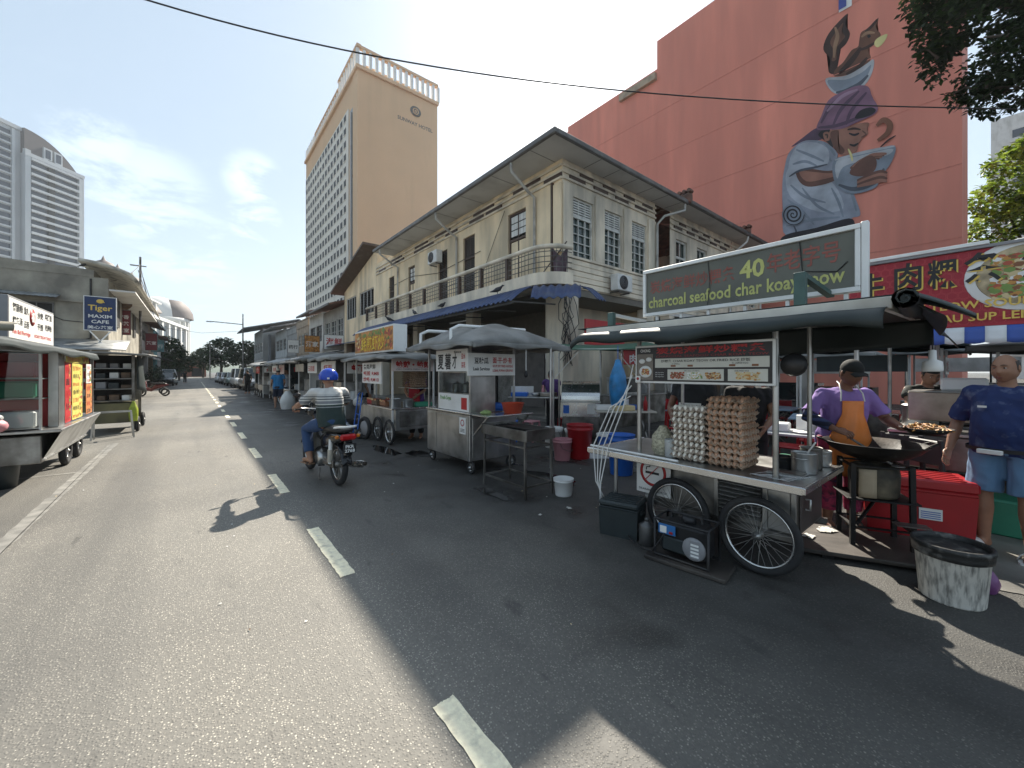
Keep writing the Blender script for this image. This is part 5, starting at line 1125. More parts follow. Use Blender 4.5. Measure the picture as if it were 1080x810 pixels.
for x_, y_ in ((.02,.03),(.38,.03),(1.34,.03),(.02,.87),(1.34,.87)):
    b = MB(); b.box(x_-.017,x_+.017,y_-.017,y_+.017,.931,1.94,steel,.003); b.build('post', c2)
gc = MB(); 
for x_ in (.40,1.32): gc.box(x_-.012,x_+.012,.05,.5,.931,1.55,steel)
gc.box(.413,1.307,.05,.5,1.20,1.21,steel); gc.box(.413,1.307,.05,.5,1.535,1.55,steel); gc = gc.build('glass_case', c2)
b = MB(); b.poly([(.413,.055,1.21),(1.307,.055,1.21),(1.307,.055,1.535),(.413,.055,1.535)],clear); b.build('pane', gc)
b = MB(); b.box(.395,1.325,.005,.02,.94,1.20,signw,.002); b.build('lower_panel', c2)
def sign_part(parent, x0, x1, y, z0, z1, bg, writes, name='sign', face=-1):
    b = MB(); b.box(x0,x1,y-.012,y+.012,z0,z1,bg,.003); so__ = b.build(name, parent)
    b = MB()
    for s_, m_, sz, x, z, wd_ in writes: text(b, s_, m_, sz, (x,y-.013,z), width=wd_, bold=.02)
    b.build('lettering', so__); return so__
b = MB(); text(b,'Fresh Soya',M('ink_green',(.1,.3,.05),.5),.09,(.47,.004,1.10),width=.34,bold=.02); b.build('lettering', c2); b = MB(); b.box(1.12,1.28,.003,.0045,.97,1.15,inkr); b.build('sticker', c2)
sign_part(c2,.36,1.33,-.01,1.555,1.90,signw,[('夏',inkk,.27,.43,1.61,.20),('薯',inkk,.27,.66,1.61,.20),('才',inkk,.25,.90,1.62,.14),('Since',inkk,.05,.95,1.84,.22),('豆水',inkr,.09,1.17,1.75,.11),('豆花',inkr,.09,1.17,1.62,.11)])
# side sign faces -Y: local +x
sd_ = MB(); sd_.box(1.375,1.40,-.05,.85,1.49,1.83,signw,.003); sd_ = sd_.build('sign', c2)
b = MB(); text(b,'豆糖瓜',inkk,.10,(1.401,.06,1.68),(0,1,0),width=.26,bold=.02); text(b,'Leek Services',inkk,.07,(1.401,.04,1.57),(0,1,0),width=.30,bold=.02); text(b,'面·干·炒·有',inkr,.10,(1.401,.40,1.69),(0,1,0),width=.38,bold=.02); text(b,'SOUP DRY FRIED NOODLE',inkr,.05,(1.401,.40,1.62),(0,1,0),width=.40,bold=.02); text(b,'LOBAK, POPIAH, KEROPOK',inkr,.05,(1.401,.40,1.55),(0,1,0),width=.40,bold=.02); b.build('lettering', sd_)
b = MB(); b.box(1.10,1.28,-.018,-.0125,.60,.85,signw,.002); b.torus((1.19,-.019,.77),.045,.008,inkr,'y',20,4,.1)
for i in range(3): b.box(1.13,1.25,-.0195,-.0182,.63+.02*i,.638+.02*i,inkk)
b.build('sticker', c2)
def dome_roof(parent, x0, x1, y0, y1, ze, zp, m, px_=.5, name='tarpaulin', lip=.12, sd=0):
    def fn(a, t):
        e = (math.sin(PI*a)**.55)*(math.sin(PI*t)**.6) if 0 < a < 1 and 0 < t < 1 else 0
        s_ = .02*math.sin(a*17+sd)*math.sin(t*9)+.012*math.sin(a*31+t*13+sd)
        return (x0+(x1-x0)*a, y0+(y1-y0)*t, ze+(zp-ze)*e+s_*e)
    b = MB(); b.sheet(fn, 30, 24, m, .008); o = b.build(name, parent)
    b = MB()
    per = [(x0,y0),(x1,y0),(x1,y1),(x0,y1),(x0,y0)]
    for i in range(4):
        p, q = per[i], per[i+1]
        b.sheet(lambda a, t: (p[0]+(q[0]-p[0])*a+(.02*t*math.sin(a*20+i)), p[1]+(q[1]-p[1])*a+(.02*t*math.cos(a*17+i)), ze+.004-(lip*(.75+.25*math.sin(a*13+i*2)))*t), 24, 3, m, .005)
    b.build('valance', o); return o
dome_roof(c2,-.22,1.88,-.30,1.62,1.96,2.33,tarpg,lip=.09)
b = MB(); b.bar((-.2,-.1,1.97),(1.86,-.1,1.97),.03,.03,steel); b.bar((-.2,1.5,1.97),(1.86,1.5,1.97),.03,.03,steel)
for x_ in (.2,1.2): b.tube([(x_,-.22,1.98),(x_,-.22,2.18),(x_+.02,-.1,2.24),(x_+.03,1.2,2.26)],.028,alu,8)
b.tube([(1.86,1.2,1.95),(1.86,1.2,.02)],.018,steel,8); b.build('roof_frame', c2)
b = MB(); b.tube([(1.84,.70,1.93),(1.84,.70,1.56)],.006,white,5); b.lathe([(.004,1.46),(.022,1.47),(.028,1.5),(.02,1.55),(.004,1.57)],(1.84,.70,0),blackm,12); b.build(name='hanging_bulb',parent=None,loc=CF,rz=NR,label='black bulb holder hanging on a white cord from the domed tarpaulin',category='lamp')
b = MB(); b.lathe([(.01,0),(.13,0),(.175,.15),(.185,.155),(.17,.15),(.125,.012),(.01,.012)],(0,0,0),basin,28); b.build('basin', None, tuple(cfw @ Vector((1.62,.62,.918))), label='orange red plastic basin on the side shelf of the soya cart', category='basin')
b = MB(); b.lathe([(.01,0),(.10,0),(.14,.10),(.12,.1),(.01,.02)],(0,0,0),bluep,20); b.build('basin', None, tuple(cfw @ Vector((1.1,.7,.932))), label='blue plastic basin inside the soya cart', category='basin')
for i,(x_,y_) in enumerate(((.6,.25),(.85,.28),(1.1,.25))): pot(['small steel pot inside the left of the glass case','small steel pot in the middle of the glass case','small steel pot inside the right of the glass case'][i], tuple(cfw @ Vector((x_,y_,1.211))), .08, .13, steel, True, False)
bag('herb_bundle','pale green herb bundle on the side shelf of the soya cart','vegetables',tuple(cfw @ Vector((1.5,.2,.918))),.09,.06,.06,M('herb_green',(.25,.34,.12),.7,0,.4,20,bump=.5,bs=40),5)

# empty grill stand
gs = thing('grill_stand', 'empty rusty steel grill stand on four thin legs in the shaded road', 'grill', (3.33,4.02,0), NR)
for x_, y_ in ((-.42,-.21),(.42,-.21),(-.42,.23),(.42,.23)):
    b = MB(); b.bar((x_*1.03,y_*1.03,0),(x_,y_,.72),.025,.025,steel_d); b.build('leg', gs)
b = MB()
for z in (.14,.62):
    for p, q in (((-.42,-.21),(.42,-.21)),((.42,-.21),(.42,.23)),((.42,.23),(-.42,.23)),((-.42,.23),(-.42,-.21))): b.bar((*p,z),(*q,z),.022,.022,steel_d)
b.build('frame', gs)
b = MB(); b.box(-.46,.46,-.235,-.225,.70,.83,steel_d,.003); b.box(-.46,.46,.245,.255,.70,.83,steel_d,.003); b.box(-.47,-.46,-.235,.255,.70,.84,steel_d,.003); b.box(.46,.47,-.235,.255,.70,.84,steel_d,.003); b.box(-.455,.455,-.22,.24,.70,.71,soot); b.build('tray', gs)
b = MB()
for i in range(9): b.bar((-.45,-.2+i*.05,.80),(.45,-.2+i*.05,.80),.01,.01,soot)
b.box(-.1,.45,-.1,.2,.812,.835,soot,.005); b.build('grate', gs)

# ------------------------------------------------------------------ third cart with orange sign
C3 = (3.2, 10.4, 0); c3w = frame(C3, NR)
brush = M('photo_orange', (.45,.20,.05), .5, 0, .6, 7); greenp2 = M('photo_green', (.12,.20,.05), .5, 0, .5, 7)
def cart3(loc, label, L_=2.4, roofm=tarp):
    t = thing('food_cart', label, 'food cart', loc, NR)
    b = MB(); b.box(.1,L_,.12,1.0,.30,.74,steel,.008); b.box(L_+.001,L_+.012,.2,.9,.36,.70,steel_d,.003); b.build('body', t)
    b = MB(); b.box(.0,L_+.03,.02,1.05,.742,.775,steel_b,.005); b.build('counter', t)
    for x_, y_ in ((.05,.05),(L_,.05),(.05,1.0),(L_,1.0)):
        b = MB(); b.box(x_-.018,x_+.018,y_-.018,y_+.018,.05 if x_ > 1 else .776,1.9,alu,.003); b.build('post', t)
    for x_ in (L_-.8,L_-.12): wheel(t,(x_,.03,.27),.27,'y',.03,18)
    return t
c3 = cart3(C3, 'steel cart with brown egg trays and red lettered white sign under the orange picture sign')
dome_roof(c3,-.3,2.75,-.25,1.5,1.86,2.02,tarpg,lip=.08,sd=2)
sign_part(c3,.75,1.98,-.02,1.28,1.76,signw,[('各类海鲜',inkk,.12,.84,1.62,.8),('蚝煎 RM8',inkr,.11,.84,1.47,1.0),('炒蚝 RM10',inkr,.11,.84,1.33,1.0)])
sd_ = MB(); sd_.box(2.42,2.44,.02,.98,1.56,1.83,M('pale_pink_sign',(.62,.52,.48),.5,0,.05),.003); sd_ = sd_.build('sign', c3)
b = MB(); text(b,'蛤煎 • 蛤煎',inkr,.15,(2.441,.10,1.65),(0,1,0),width=.80,bold=.03); text(b,'OH CHIEN ORH CHEN',inkk,.05,(2.441,.12,1.585),(0,1,0),width=.74); b.build('lettering', sd_)
os_ = MB(); os_.box(-.1,2.44,.06,.36,1.98,2.56,alu,.006); os_ = os_.build('roof_sign', c3)
b = MB(); b.box(-.06,2.40,.052,.0595,2.02,2.52,brush); b.build('picture', os_)
b = MB(); dish_patch(b,.0,.45,2.08,2.40,.0515,[fo1,fo2,fo5,fo4],60,21,.06); b.build('food_photo', os_); b = MB(); dish_patch(b,1.95,2.36,2.08,2.44,.0515,[fo1,fo5,fo2,greenp2],60,22,.06); b.build('food_photo', os_); b = MB(); dish_patch(b,.3,2.0,2.38,2.5,.0515,[greenp2,fo3],40,23,.05); b.build('food_photo', os_)
b = MB(); text(b,'蚝煎虾炒',inkr,.36,(.43,.0505,2.08),width=1.5,bold=.04); text(b,'蚝煎虾炒',M('ink_bright_yellow',(.75,.55,.05),.5),.36,(.43,.0485,2.08),width=1.5,bold=.012); b.build('lettering', os_)
for k in range(7):
    for i in range(2):
        o = bpy.data.objects.new('egg_tray', tm_b); COL.objects.link(o); o.location = c3w @ Vector((1.55+i*.36, .62, 1.20+k*.052)); o.rotation_euler = (0,0,NR); o['label'] = 'brown egg tray, %s up in the %s pile of the orange sign cart' % (ORD[k], ['left','right'][i]); o['category'] = 'egg tray'; o['group'] = 'egg trays in the orange sign cart'
b = MB(); b.box(1.4,2.4,.6,.95,1.17,1.19,steel,.003); b.build('back_shelf', c3)
pot('big steel pot at the corner of the orange sign cart', tuple(c3w @ Vector((2.28,.16,.776))), .12, .20)
pot('lidded steel pot beside the green tub of the third cart', tuple(c3w @ Vector((2.28,.45,.776))), .11, .17, steel, True)
b = MB(); b.box(-.2,.2,-.12,.12,0,.10,greenp,.02); b.build('tub', None, tuple(c3w @ Vector((2.25,.80,.776))), NR+R(80), label='green plastic tub on the side of the orange sign cart', category='tub')
for i,(x_,y_,m_,s_) in enumerate(((.75,.25,redp,'red basket of food at the front of the orange sign cart'),(1.15,.22,wood,'brown tray of food in the middle of the orange sign cart'),(1.6,.25,fo2,'brown food tray beside the big steel pot'),(1.0,.62,redp,'red basket at the back of the orange sign cart'))):
    b = MB(); b.box(-.17,.17,-.12,.12,0,.11,m_,.015); dish_patch(b,-.15,.15,.105,.125,-.12,[fo1,fo5,fo4],20,30+i,.03); b.build('food_basket', None, tuple(c3w @ Vector((x_,y_,.777))), NR, label=s_, category='basket')
bag('plastic_bag','white plastic bag hanging at the left end of the orange sign cart','bag',tuple(c3w @ Vector((.5,-.05,.72))),.12,.09,.22,cloudy,12)
# things beside the third cart: handcart frame, jug, loose wheel
hk = thing('hand_truck', 'blue hand truck with a water jug standing in front of the orange sign cart', 'hand truck', tuple(c3w @ Vector((.9,-.25,0))), NR)
b = MB(); 
for x_ in (-.14,.14): b.tube([(x_,0,.1),(x_,.12,1.0),(x_*.6,.15,1.05)],.014,bluep,7)
for z in (.3,.55,.8): b.bar((-.14,.02+z*.1,z),(.14,.02+z*.1,z),.02,.015,bluep)
b.box(-.16,.16,-.2,.0,.05,.065,bluep); b.build('frame', hk)
for x_ in (-.2,.2): wheel(hk,(x_,.06,.12),.12,'x',.03,6)
b = MB(); b.lathe([(.01,0),(.11,0),(.13,.02),(.13,.2),(.10,.27),(.03,.31),(.03,.34),(.01,.345)],(0,0,0),M('water_jug',(.55,.6,.65),.2,0,.05,4,trans=.3),18); b.build('water_jug', None, tuple(c3w @ Vector((.62,-.35,.0))), label='clear white water jug on the ground by the blue hand truck', category='jug')
b = MB(); b.torus((0,0,.26),.22,.045,rubber,'y',28,8); b.lathe([(.01,-.03),(.16,-.03),(.17,0),(.16,.03),(.01,.03)],(0,0,.26),greyp,18,'y'); b.build('spare_wheel', None, tuple(c3w @ Vector((1.25,-.14,0))), NR+.15, label='loose black wheel leaning on the front of the orange sign cart', category='wheel')

# ------------------------------------------------------------------ further carts along the right kerb
cols = [tarpg, tarp, metalroof, tarpg, metalroof, tarp, metalroof, tarpg]
far_lab = ['cart with white menu sign right behind the motorcyclist', 'cart with dark roof and white hanging banners by the white shirted man', 'cart with grey sheet roof nearest the walking man in blue', 'cart with silver panels beyond the walking man', 'cart with pinkish panel mid way along the kerb', 'dark roofed cart before the last group', 'grey roofed cart with red bundle near the parked cars', 'last grey cart beside the parked cars']
fy = [13.1, 15.7, 18.3, 20.9, 23.5, 26.2, 29.0, 32.0]
panel_m = [signw, signw, steel, M('pinkish_panel',(.5,.36,.32),.5), signw, tarp, signr, steel]
def generic_cart(i, loc, rz, lab):
    t = thing('food_cart', lab, 'food cart', loc, rz)
    b = MB(); b.box(.1,2.1,.1,.95,.28,.76,[steel,steel_d][i % 2],.008); b.box(.05,2.15,.05,1.0,.762,.79,steel_b,.004); b.build('body', t)
    for px_, py_ in ((.1,.1),(2.1,.1),(.1,.95),(2.1,.95)): b = MB(); b.box(px_-.018,px_+.018,py_-.018,py_+.018,.03,1.95,alu); b.build('post', t)
    for q in (.5,1.6): wheel(t,(q,.06,.24),.24,'y',.03,8)
    dome_roof(t,-.2,2.4,-.35,1.4,1.93+.05*(i % 3),2.08+.06*((i*5) % 3),cols[i],lip=.10,sd=i)
    sign_part(t,.2+.2*(i % 2),1.7,-.03,1.45+.05*(i % 3),1.85,panel_m[i],[(['虾面','云吞面','福建面','炒饼','鱼圆','咖喱面','粿汁','豆花'][i],inkr if panel_m[i] is not signr else inkw,.2,.5,1.58,.9)] if panel_m[i] not in (steel,tarp) else [])
    b = MB(); b.box(2.12,2.14,.15,.9,1.50,1.80,signw if i % 2 == 0 else panel_m[(i+2) % 8],.003); so__ = b.build('sign', t); b = MB(); text(b,['虾面','炒饭','鱼粥','面汤'][i % 4],inkr,.2,(2.141,.25,1.57),(0,1,0),width=.5,bold=.03); b.build('lettering', so__)
    b = MB(); b.box(.3,1.2,.25,.85,.792,1.25,[steel,glass_d][i % 2],.01); b.build('display_case', t)
    b = MB(); b.box(.02,.04,.1,.95,.8,1.9,[tarpg,signw,steel_d,tarp][i % 4]); b.build('side_sheet', t)
    pot('steel pot on the '+' '.join(lab.split()[:11]), tuple(frame(loc,rz) @ Vector((1.7,.5,.79))), .15, .22)

for i, yy in enumerate(fy): generic_cart(i, (3.05+.12*((i*7) % 3),yy,0), NR, far_lab[i])
for i,(x_,y_,rz_,lb) in enumerate([(9.6,5.4,NR,'grey roofed lane cart nearest the corner house pillar'),(9.8,2.7,NR,'dark roofed lane cart seen between the egg cart posts'),(9.4,.1,NR,'grey lane cart behind the cook and the pale table'),(7.9,-2.2,NR,'lane cart hidden behind the banner stall'),(12.6,4.2,NR,'second row cart deep in the side lane'),(12.9,1.4,NR,'second row cart deep behind the cook')]): generic_cart([1,5,3,6,7,2][i], (x_,y_,0), rz_, lb)
# ------------------------------------------------------------------ right hand stall with the big red banner (front X 5.7)
BL = (5.75, 1.35, 0); bt = thing('noodle_stall', 'stall with a wide red koay teow soup banner and blue white striped valance', 'food stall', BL, NR); bw = frame(BL, NR)
bred = M('banner_red', (.36,.018,.035), .55, 0, .12, 3); bred2 = M('banner_red_light', (.50,.06,.07), .55)
bn = MB(); bn.box(.30,3.6,-.02,.02,1.99,2.70,bred,.004); bn.box(.25,1.30,-.06,.10,2.73,2.765,alu,.004); bn.box(.25,3.6,-.05,.06,2.701,2.729,greyp,.002); bn = bn.build('banner', bt)
b = MB(); hx = .042
for r_i in range(11):
    for c_i in range(46):
        cx_ = .34+c_i*hx*1.74+(hx*.87 if r_i % 2 else 0); cz_ = 2.03+r_i*hx*1.5
        if cx_ > 3.55 or cz_ > 2.67 or cx_ > 1.4: continue
        pts6 = [(cx_+hx*.93*math.cos(PI/6+a*PI/3), cz_+hx*.93*math.sin(PI/6+a*PI/3)) for a in range(6)]; in6 = [(cx_+hx*.82*math.cos(PI/6+a*PI/3), cz_+hx*.82*math.sin(PI/6+a*PI/3)) for a in range(6)]
        b.add([(p[0],-.0225,p[1]) for p in pts6]+[(p[0],-.0225,p[1]) for p in in6], [(a,(a+1) % 6,6+(a+1) % 6,6+a) for a in range(6)], bred2)
b.build('honeycomb', bn)
b = MB(); b.lathe([(.01,0),(.37,0),(.375,.002),(.01,.002)],(1.52,-.0262,2.42),inkw,36,'y',sy=.86); b.lathe([(.01,0),(.30,0),(.305,.001),(.01,.001)],(1.52,-.0285,2.42),M('broth',(.45,.36,.22),.5,0,.4,14),36,'y',sy=.86)
dish_patch(b,1.32,1.74,2.22,2.60,-.0300,[fo4,fo1,fo3,inkw,fo2,fo5,fo3],420,41,.030); b.build('food_photo', bn)
b = MB()
for d_, m_, lf_ in ((0,inkk,0),(-.012,inkg,0),):
    pass
for s_, x, wd_, z in (('牛',.38,.20,2.36),('肉',.665,.20,2.41),('粿',.905,.205,2.40),('条',1.135,.26,2.41),('汤',1.48,.26,2.40)):
    text(b,s_,inkg,.30,(x+.012,-.0308,z-.012),width=wd_,bold=.018); text(b,s_,inkk,.30,(x,-.0335,z),width=wd_,bold=.018)
text(b,'KOAY TEOW SOUP THNG',inkg,.10,(.60,-.0335,2.15),width=1.27,bold=.02); text(b,'KUE TIAU SUP LEMBU',inkg,.10,(.70,-.0335,2.03),width=.98,bold=.02); b.build('lettering', bn)
b = MB(); stripe_b = M('valance_blue',(.045,.10,.38),.6,0,.1); stripe_w = M('valance_white',(.66,.68,.70),.6,0,.08)
ww = .125
for i in range(24):
    x0 = .90+i*ww; b.sheet(lambda a, t: (x0+ww*a, -.06-.03*t, 1.97-.15*t-.012*abs(math.sin(PI*a))*t), 4, 3, stripe_b if i % 2 == 0 else stripe_w, .004)
b.build('valance', bt)
b = MB(); b.box(.90,3.9,-.062,-.052,1.973,2.0,bred,.002); b.build('red_trim', bt)
b = MB(); b.sheet(lambda a, t: (.2+3.6*a, .03+2.6*t, 2.05+.25*t), 6, 6, tarpg, .01); b.build('roof', bt)
for x_, y_ in ((.35,.05),(1.62,.05),(.35,2.2),(3.4,2.2)):
    b = MB(); b.tube([(x_,y_,0),(x_,y_,2.7 if y_ < 1 else 2.3)],.022,steel,8); b.build('post', bt)
b = MB(); b.box(.55,2.6,.45,1.25,.50,.86,steel_d,.01); b.box(.72,1.45,.40,.46,1.02,1.33,M('warm_steel',(.42,.38,.31),.35,.85,.15,3,dirt=.5),.008); b.box(.55,2.6,.43,1.3,.865,.90,steel,.005); b.box(.72,1.45,.47,1.0,1.31,1.34,steel,.004); b.build('counter', bt)
b = MB()
for x_, y_ in ((.6,.5),(2.5,.5),(.6,1.2),(2.5,1.2)): b.bar((x_,y_,0),(x_,y_,.5),.03,.03,steel_d)
b.box(.58,2.55,.48,1.22,.10,.12,steel_d); b.build('under_frame', bt)
lampn = thing('hanging_lamp', 'white plastic lamp hanging from the dark tarpaulin corner', 'lamp', tuple(nw(2.33,.85,1.55))); b = MB(); b.lathe([(.004,0),(.05,.0),(.055,.01),(.05,.07),(.022,.085),(.02,.15),(.004,.155)],(0,0,0),white,18); b.bar((.04,0,.05),(.12,-.03,.07),.018,.012,white); b.build('shade', lampn); b = MB(); b.tube([(0,0,.15),(0.01,0,.4)],.004,blackm,5); b.build('wire', lampn)
pot('large steel stock pot on the banner stall counter', tuple(bw @ Vector((.78,.8,.90))), .15, .26, steel, True)
pot('shiny steel noodle boiler on the banner stall counter', tuple(bw @ Vector((1.75,.85,.90))), .2, .35, steel_b)
b = MB(); b.box(-.17,.17,-.12,.12,0,.14,white,.02); b.build('plastic_box', None, tuple(bw @ Vector((1.12,.75,1.342))), NR, label='white plastic box on the warm steel counter hood', category='box')
b = MB(); b.box(-.25,.25,-.2,.2,0,.26,redp,.02); b.box(-.24,.24,-.19,.19,.261,.28,redp,.01); b.build('plastic_crate', None, tuple(bw @ Vector((1.12,.75,.122))), NR, label='red plastic crate under the banner stall counter', category='crate')
b = MB(); b.box(-.2,.2,-.2,.2,0,.34,greenp,.02); b.build('plastic_crate', None, (6.1,-.05,0), NR, label='green plastic crate on the ground behind the man in blue', category='crate')
def stool(loc, rz, m, label, h=.45, group='plastic stools between the stalls'):
    t = thing('plastic_stool', label, 'stool', loc, rz, group); b = MB(); b.box(-.15,.15,-.15,.15,h-.03,h,m,.012); b.build('seat', t)
    for x_ in (-1,1):
        for y_ in (-1,1): b = MB(); b.bar((x_*.165,y_*.165,0),(x_*.125,y_*.125,h-.028),.035,.03,m); b.build('leg', t)
    b = MB()
    for p, q in (((-1,-1),(1,-1)),((1,-1),(1,1)),((1,1),(-1,1)),((-1,1),(-1,-1))): b.bar((p[0]*.147,p[1]*.147,h*.45),(q[0]*.147,q[1]*.147,h*.45),.02,.012,m)
    b.build('stretcher', t); return t
def chair(loc, rz, m, label, group):
    t = thing('plastic_chair', label, 'chair', loc, rz, group); b = MB(); b.box(-.2,.2,-.2,.2,.42,.45,m,.012); b.build('seat', t)
    for x_ in (-1,1):
        b = MB(); b.bar((x_*.2,-.2,0),(x_*.18,-.18,.42),.035,.03,m); b.build('leg', t); b = MB(); b.bar((x_*.2,.22,0),(x_*.17,.2,.86),.035,.03,m); b.build('leg', t)
    b = MB(); b.box(-.17,.17,.19,.215,.60,.85,m,.01); b.build('backrest', t); return t
dkchair = M('dark_chair_plastic',(.03,.028,.03),.5)
chair((5.75,.62,0), R(-130), dkchair, 'dark plastic chair tipped against the red ice chest', 'dark chairs by the ice chest')
chair((5.95,.75,0), R(-110), dkchair, 'dark plastic chair just behind the other dark chair', 'dark chairs by the ice chest')
def table(loc, rz, w, d, h, topm, legm, label, group=None, name='folding_table'):
    t = thing(name, label, 'table', loc, rz, group); b = MB(); b.box(-w/2,w/2,-d/2,d/2,h-.03,h,topm,.006); b.build('tabletop', t)
    for s_ in (-1,1):
        b = MB(); b.bar((s_*w*.42,-d*.4,0),(s_*w*.3,d*.4,h-.03),.025,.02,legm); b.bar((s_*w*.42,d*.4,0),(s_*w*.3,-d*.4,h-.03),.025,.02,legm); b.build('leg', t)
    return t
def clutter_on(loc, rz, items, where):
    F_ = frame(loc, rz)
    for i, (x, y, kind, m, s_) in enumerate(items):
        p = tuple(F_ @ Vector((x, y, 0)))
        b = MB()
        if kind == 'tray': b.box(-.2,.2,-.14,.14,0,.1,m,.015); n_ = 'tray'
        elif kind == 'bowl': b.lathe([(.01,0),(.08,0),(.14,.09),(.13,.09),(.07,.012),(.01,.012)],(0,0,0),m,18); n_ = 'bowl'
        elif kind == 'tin': b.lathe([(.01,0),(.07,0),(.07,.18),(.01,.185)],(0,0,0),m,14); n_ = 'tin'
        elif kind == 'bottle': b.lathe([(.01,0),(.04,0),(.04,.16),(.015,.22),(.015,.27),(.01,.272)],(0,0,0),m,12); n_ = 'bottle'
        elif kind == 'box': b.box(-.12,.12,-.1,.1,0,.2,m,.008); n_ = 'box'
        elif kind == 'paper': b.box(-.16,.16,-.005,.005,0,.24,m); n_ = 'paper_board'
        elif kind == 'plate': b.lathe([(.01,0),(.1,.003),(.13,.02),(.01,.012)],(0,0,0),m,18); n_ = 'plate'
        o = b.build(n_, None, p, rz+i*.3); o['label'] = s_+' '+where; o['category'] = n_.replace('_', ' ')
# plate of orange noodles held out beside the cook, and the table behind him
tb1 = table((5.85,1.55,0), R(-80), 1.1, .6, .80, M('pale_laminate',(.5,.52,.53),.4), steel_d, 'pale topped folding table right behind the cook')
clutter_on((5.85,1.55,.801), R(-80), [(-.3,0,'tray',white,'white tray'),(.05,-.1,'plate',white,'white plate'),(.3,.05,'bowl',steel,'steel bowl'),(.1,.18,'box',white,'white carton')], 'on the pale table behind the cook')
# ------------------------------------------------------------------ tables, seats and gear between the corner house and the carts
bluet = M('blue_table_top',(.25,.36,.47),.35,0,.06)
for i,(x_,y_,a) in enumerate([(6.9,2.7,0.1),(8.2,3.9,.0),(8.6,1.9,.2),(10.2,3.2,0),(10.4,5.2,.1)]):
    table((x_,y_,0), a, 1.0, 1.0, .75, bluet, steel_d, ['nearest pale blue dining table behind the egg cart','pale blue dining table by the second row of red chairs','pale blue dining table nearest the banner stall','pale blue dining table far back in the lane','pale blue dining table farthest from the egg cart'][i], 'pale blue dining tables in the side lane')
    for k,(dx,dy,rz) in enumerate(((-.75,0,PI/2),(.75,.1,-PI/2),(.05,-.75,PI))): chair((x_+dx,y_+dy,0), rz+a, redp, 'red plastic chair on the %s of the %s' % (['left end','right end','near side'][k], ['nearest blue table behind the egg cart','blue table in the second row','blue table nearest the banner stall','blue table far back in the lane','farthest blue table in the lane'][i]), 'red chairs in the lane')
ov = thing('steel_oven', 'rounded stainless steel drum oven with paper notice between buckets and purple shirt', 'oven', (7.0,6.1,0), R(-50))
prof = [(-.42,.55)]+[(-.42+.0,.9)]+[(-.02-.40*math.cos(a*PI/16), .93+.40*math.sin(a*PI/16)) for a in range(0, 9)]+[(.35,1.33),(.35,.55)]
b = MB(); b.prism([(-.42,y_,z) for y_,z in prof],(.84,0,0),steel_b); b.build('drum', ov)
b = MB(); b.box(-.40,.40,-.38,.34,.10,.549,steel_d,.008); b.box(-.44,.44,-.46,-.43,.86,.90,steel,.004); b.build('cabinet', ov)
b = MB(); b.box(.15,.32,-.432,-.423,.62,.84,signw); b.build('notice', ov)
b = MB(); b.box(-.38,-.25,-.432,-.423,.62,.80,bluep); b.build('label', ov)
for x_ in (-.36,.36): b = MB(); b.bar((x_,-.3,0),(x_,-.3,.1),.04,.04,steel_d); b.build('leg', ov)
b = MB(); b.bar((-.36,.28,0),(-.36,.28,.1),.04,.04,steel_d); b.build('leg', ov); b = MB(); b.bar((.36,.28,0),(.36,.28,.1),.04,.04,steel_d); b.build('leg', ov)
def bucket(label, loc, r0, r1, h, m, lid=None, handle=True, cat='bucket', name='bucket'):
    t = thing(name, label, cat, loc, rnd.uniform(0,3)); b = MB(); b.lathe([(.01,0),(r0,0),(r0+.004,.01),(r1*.97,h*.84),(r1*1.02,h*.85),(r1*1.02,h*.89),(r1*.98,h*.9),(r1,h-.008),(r1*1.04,h),(r1*.97,h),(r0*.97,.02),(.01,.018)],(0,0,0),m,28); b.build('body', t)
    if lid: b = MB(); b.lathe([(r1*1.06,h-.03),(r1*1.07,h+.006),(r1*.95,h+.012),(r1*.9,h+.004),(.01,h+.004)],(0,0,0),lid,28); b.build('lid', t)
    if handle: b = MB(); b.tube([(r1*1.02,0,h*.87),(r1*1.0,-.05,h*.6),(r1*.5,-r1*.98,h*.45),(-r1*.5,-r1*.98,h*.45),(-r1*1.0,-.05,h*.6),(-r1*1.02,0,h*.87)],.004,steel_d if m is not redp else m,6); b.build('handle', t)
    return t
bucket('small empty white bucket alone on the shaded road by the grill stand',(3.62,3.44,0),.10,.125,.21,white)
bucket('pinkish grey open bucket beside the big red bin',(5.05,4.83,0),.13,.17,.37,pinkp)
bucket('big red plastic bin among the buckets',(5.42,4.75,0),.18,.235,.60,redp,None,False)
bucket('left white lidded bucket behind the pink bucket',(5.75,5.75,0),.16,.19,.40,white,white)
bucket('right white lidded bucket touching the big red bin',(5.95,5.35,0),.16,.19,.40,white,white)
bucket('blue bucket with a white lid by the folding table',(5.95,4.55,0),.15,.185,.40,bluep,white)
bucket('tall blue plastic bin left of the egg cart',(5.05,3.60,0),.16,.20,.60,bluep,None,False)
b = MB(); b.box(-.2,.2,-.14,.14,0,.2,M('styrofoam',(.75,.76,.76),.8,0,.04,20),.01); b.build('foam_box', None, (5.72,4.55,0), R(-40), label='white foam box between red bin and blue bucket', category='box')
tb2 = table((6.55,4.6,0), R(-45), 1.1, .6, .80, M('pale_board',(.5,.47,.40),.6), steel_d, 'folding table with food trays beside the hanging blue bag')
clutter_on((6.55,4.6,.801), R(-45), [(-.35,0,'tray',white,'white tray'),(-.05,-.1,'tray',fo4,'tan food tray'),(.2,.1,'bowl',bluep,'blue bowl'),(.38,-.1,'bottle',redp,'red bottle'),(.0,.18,'box',white,'white box')], 'on the table by the blue bag')
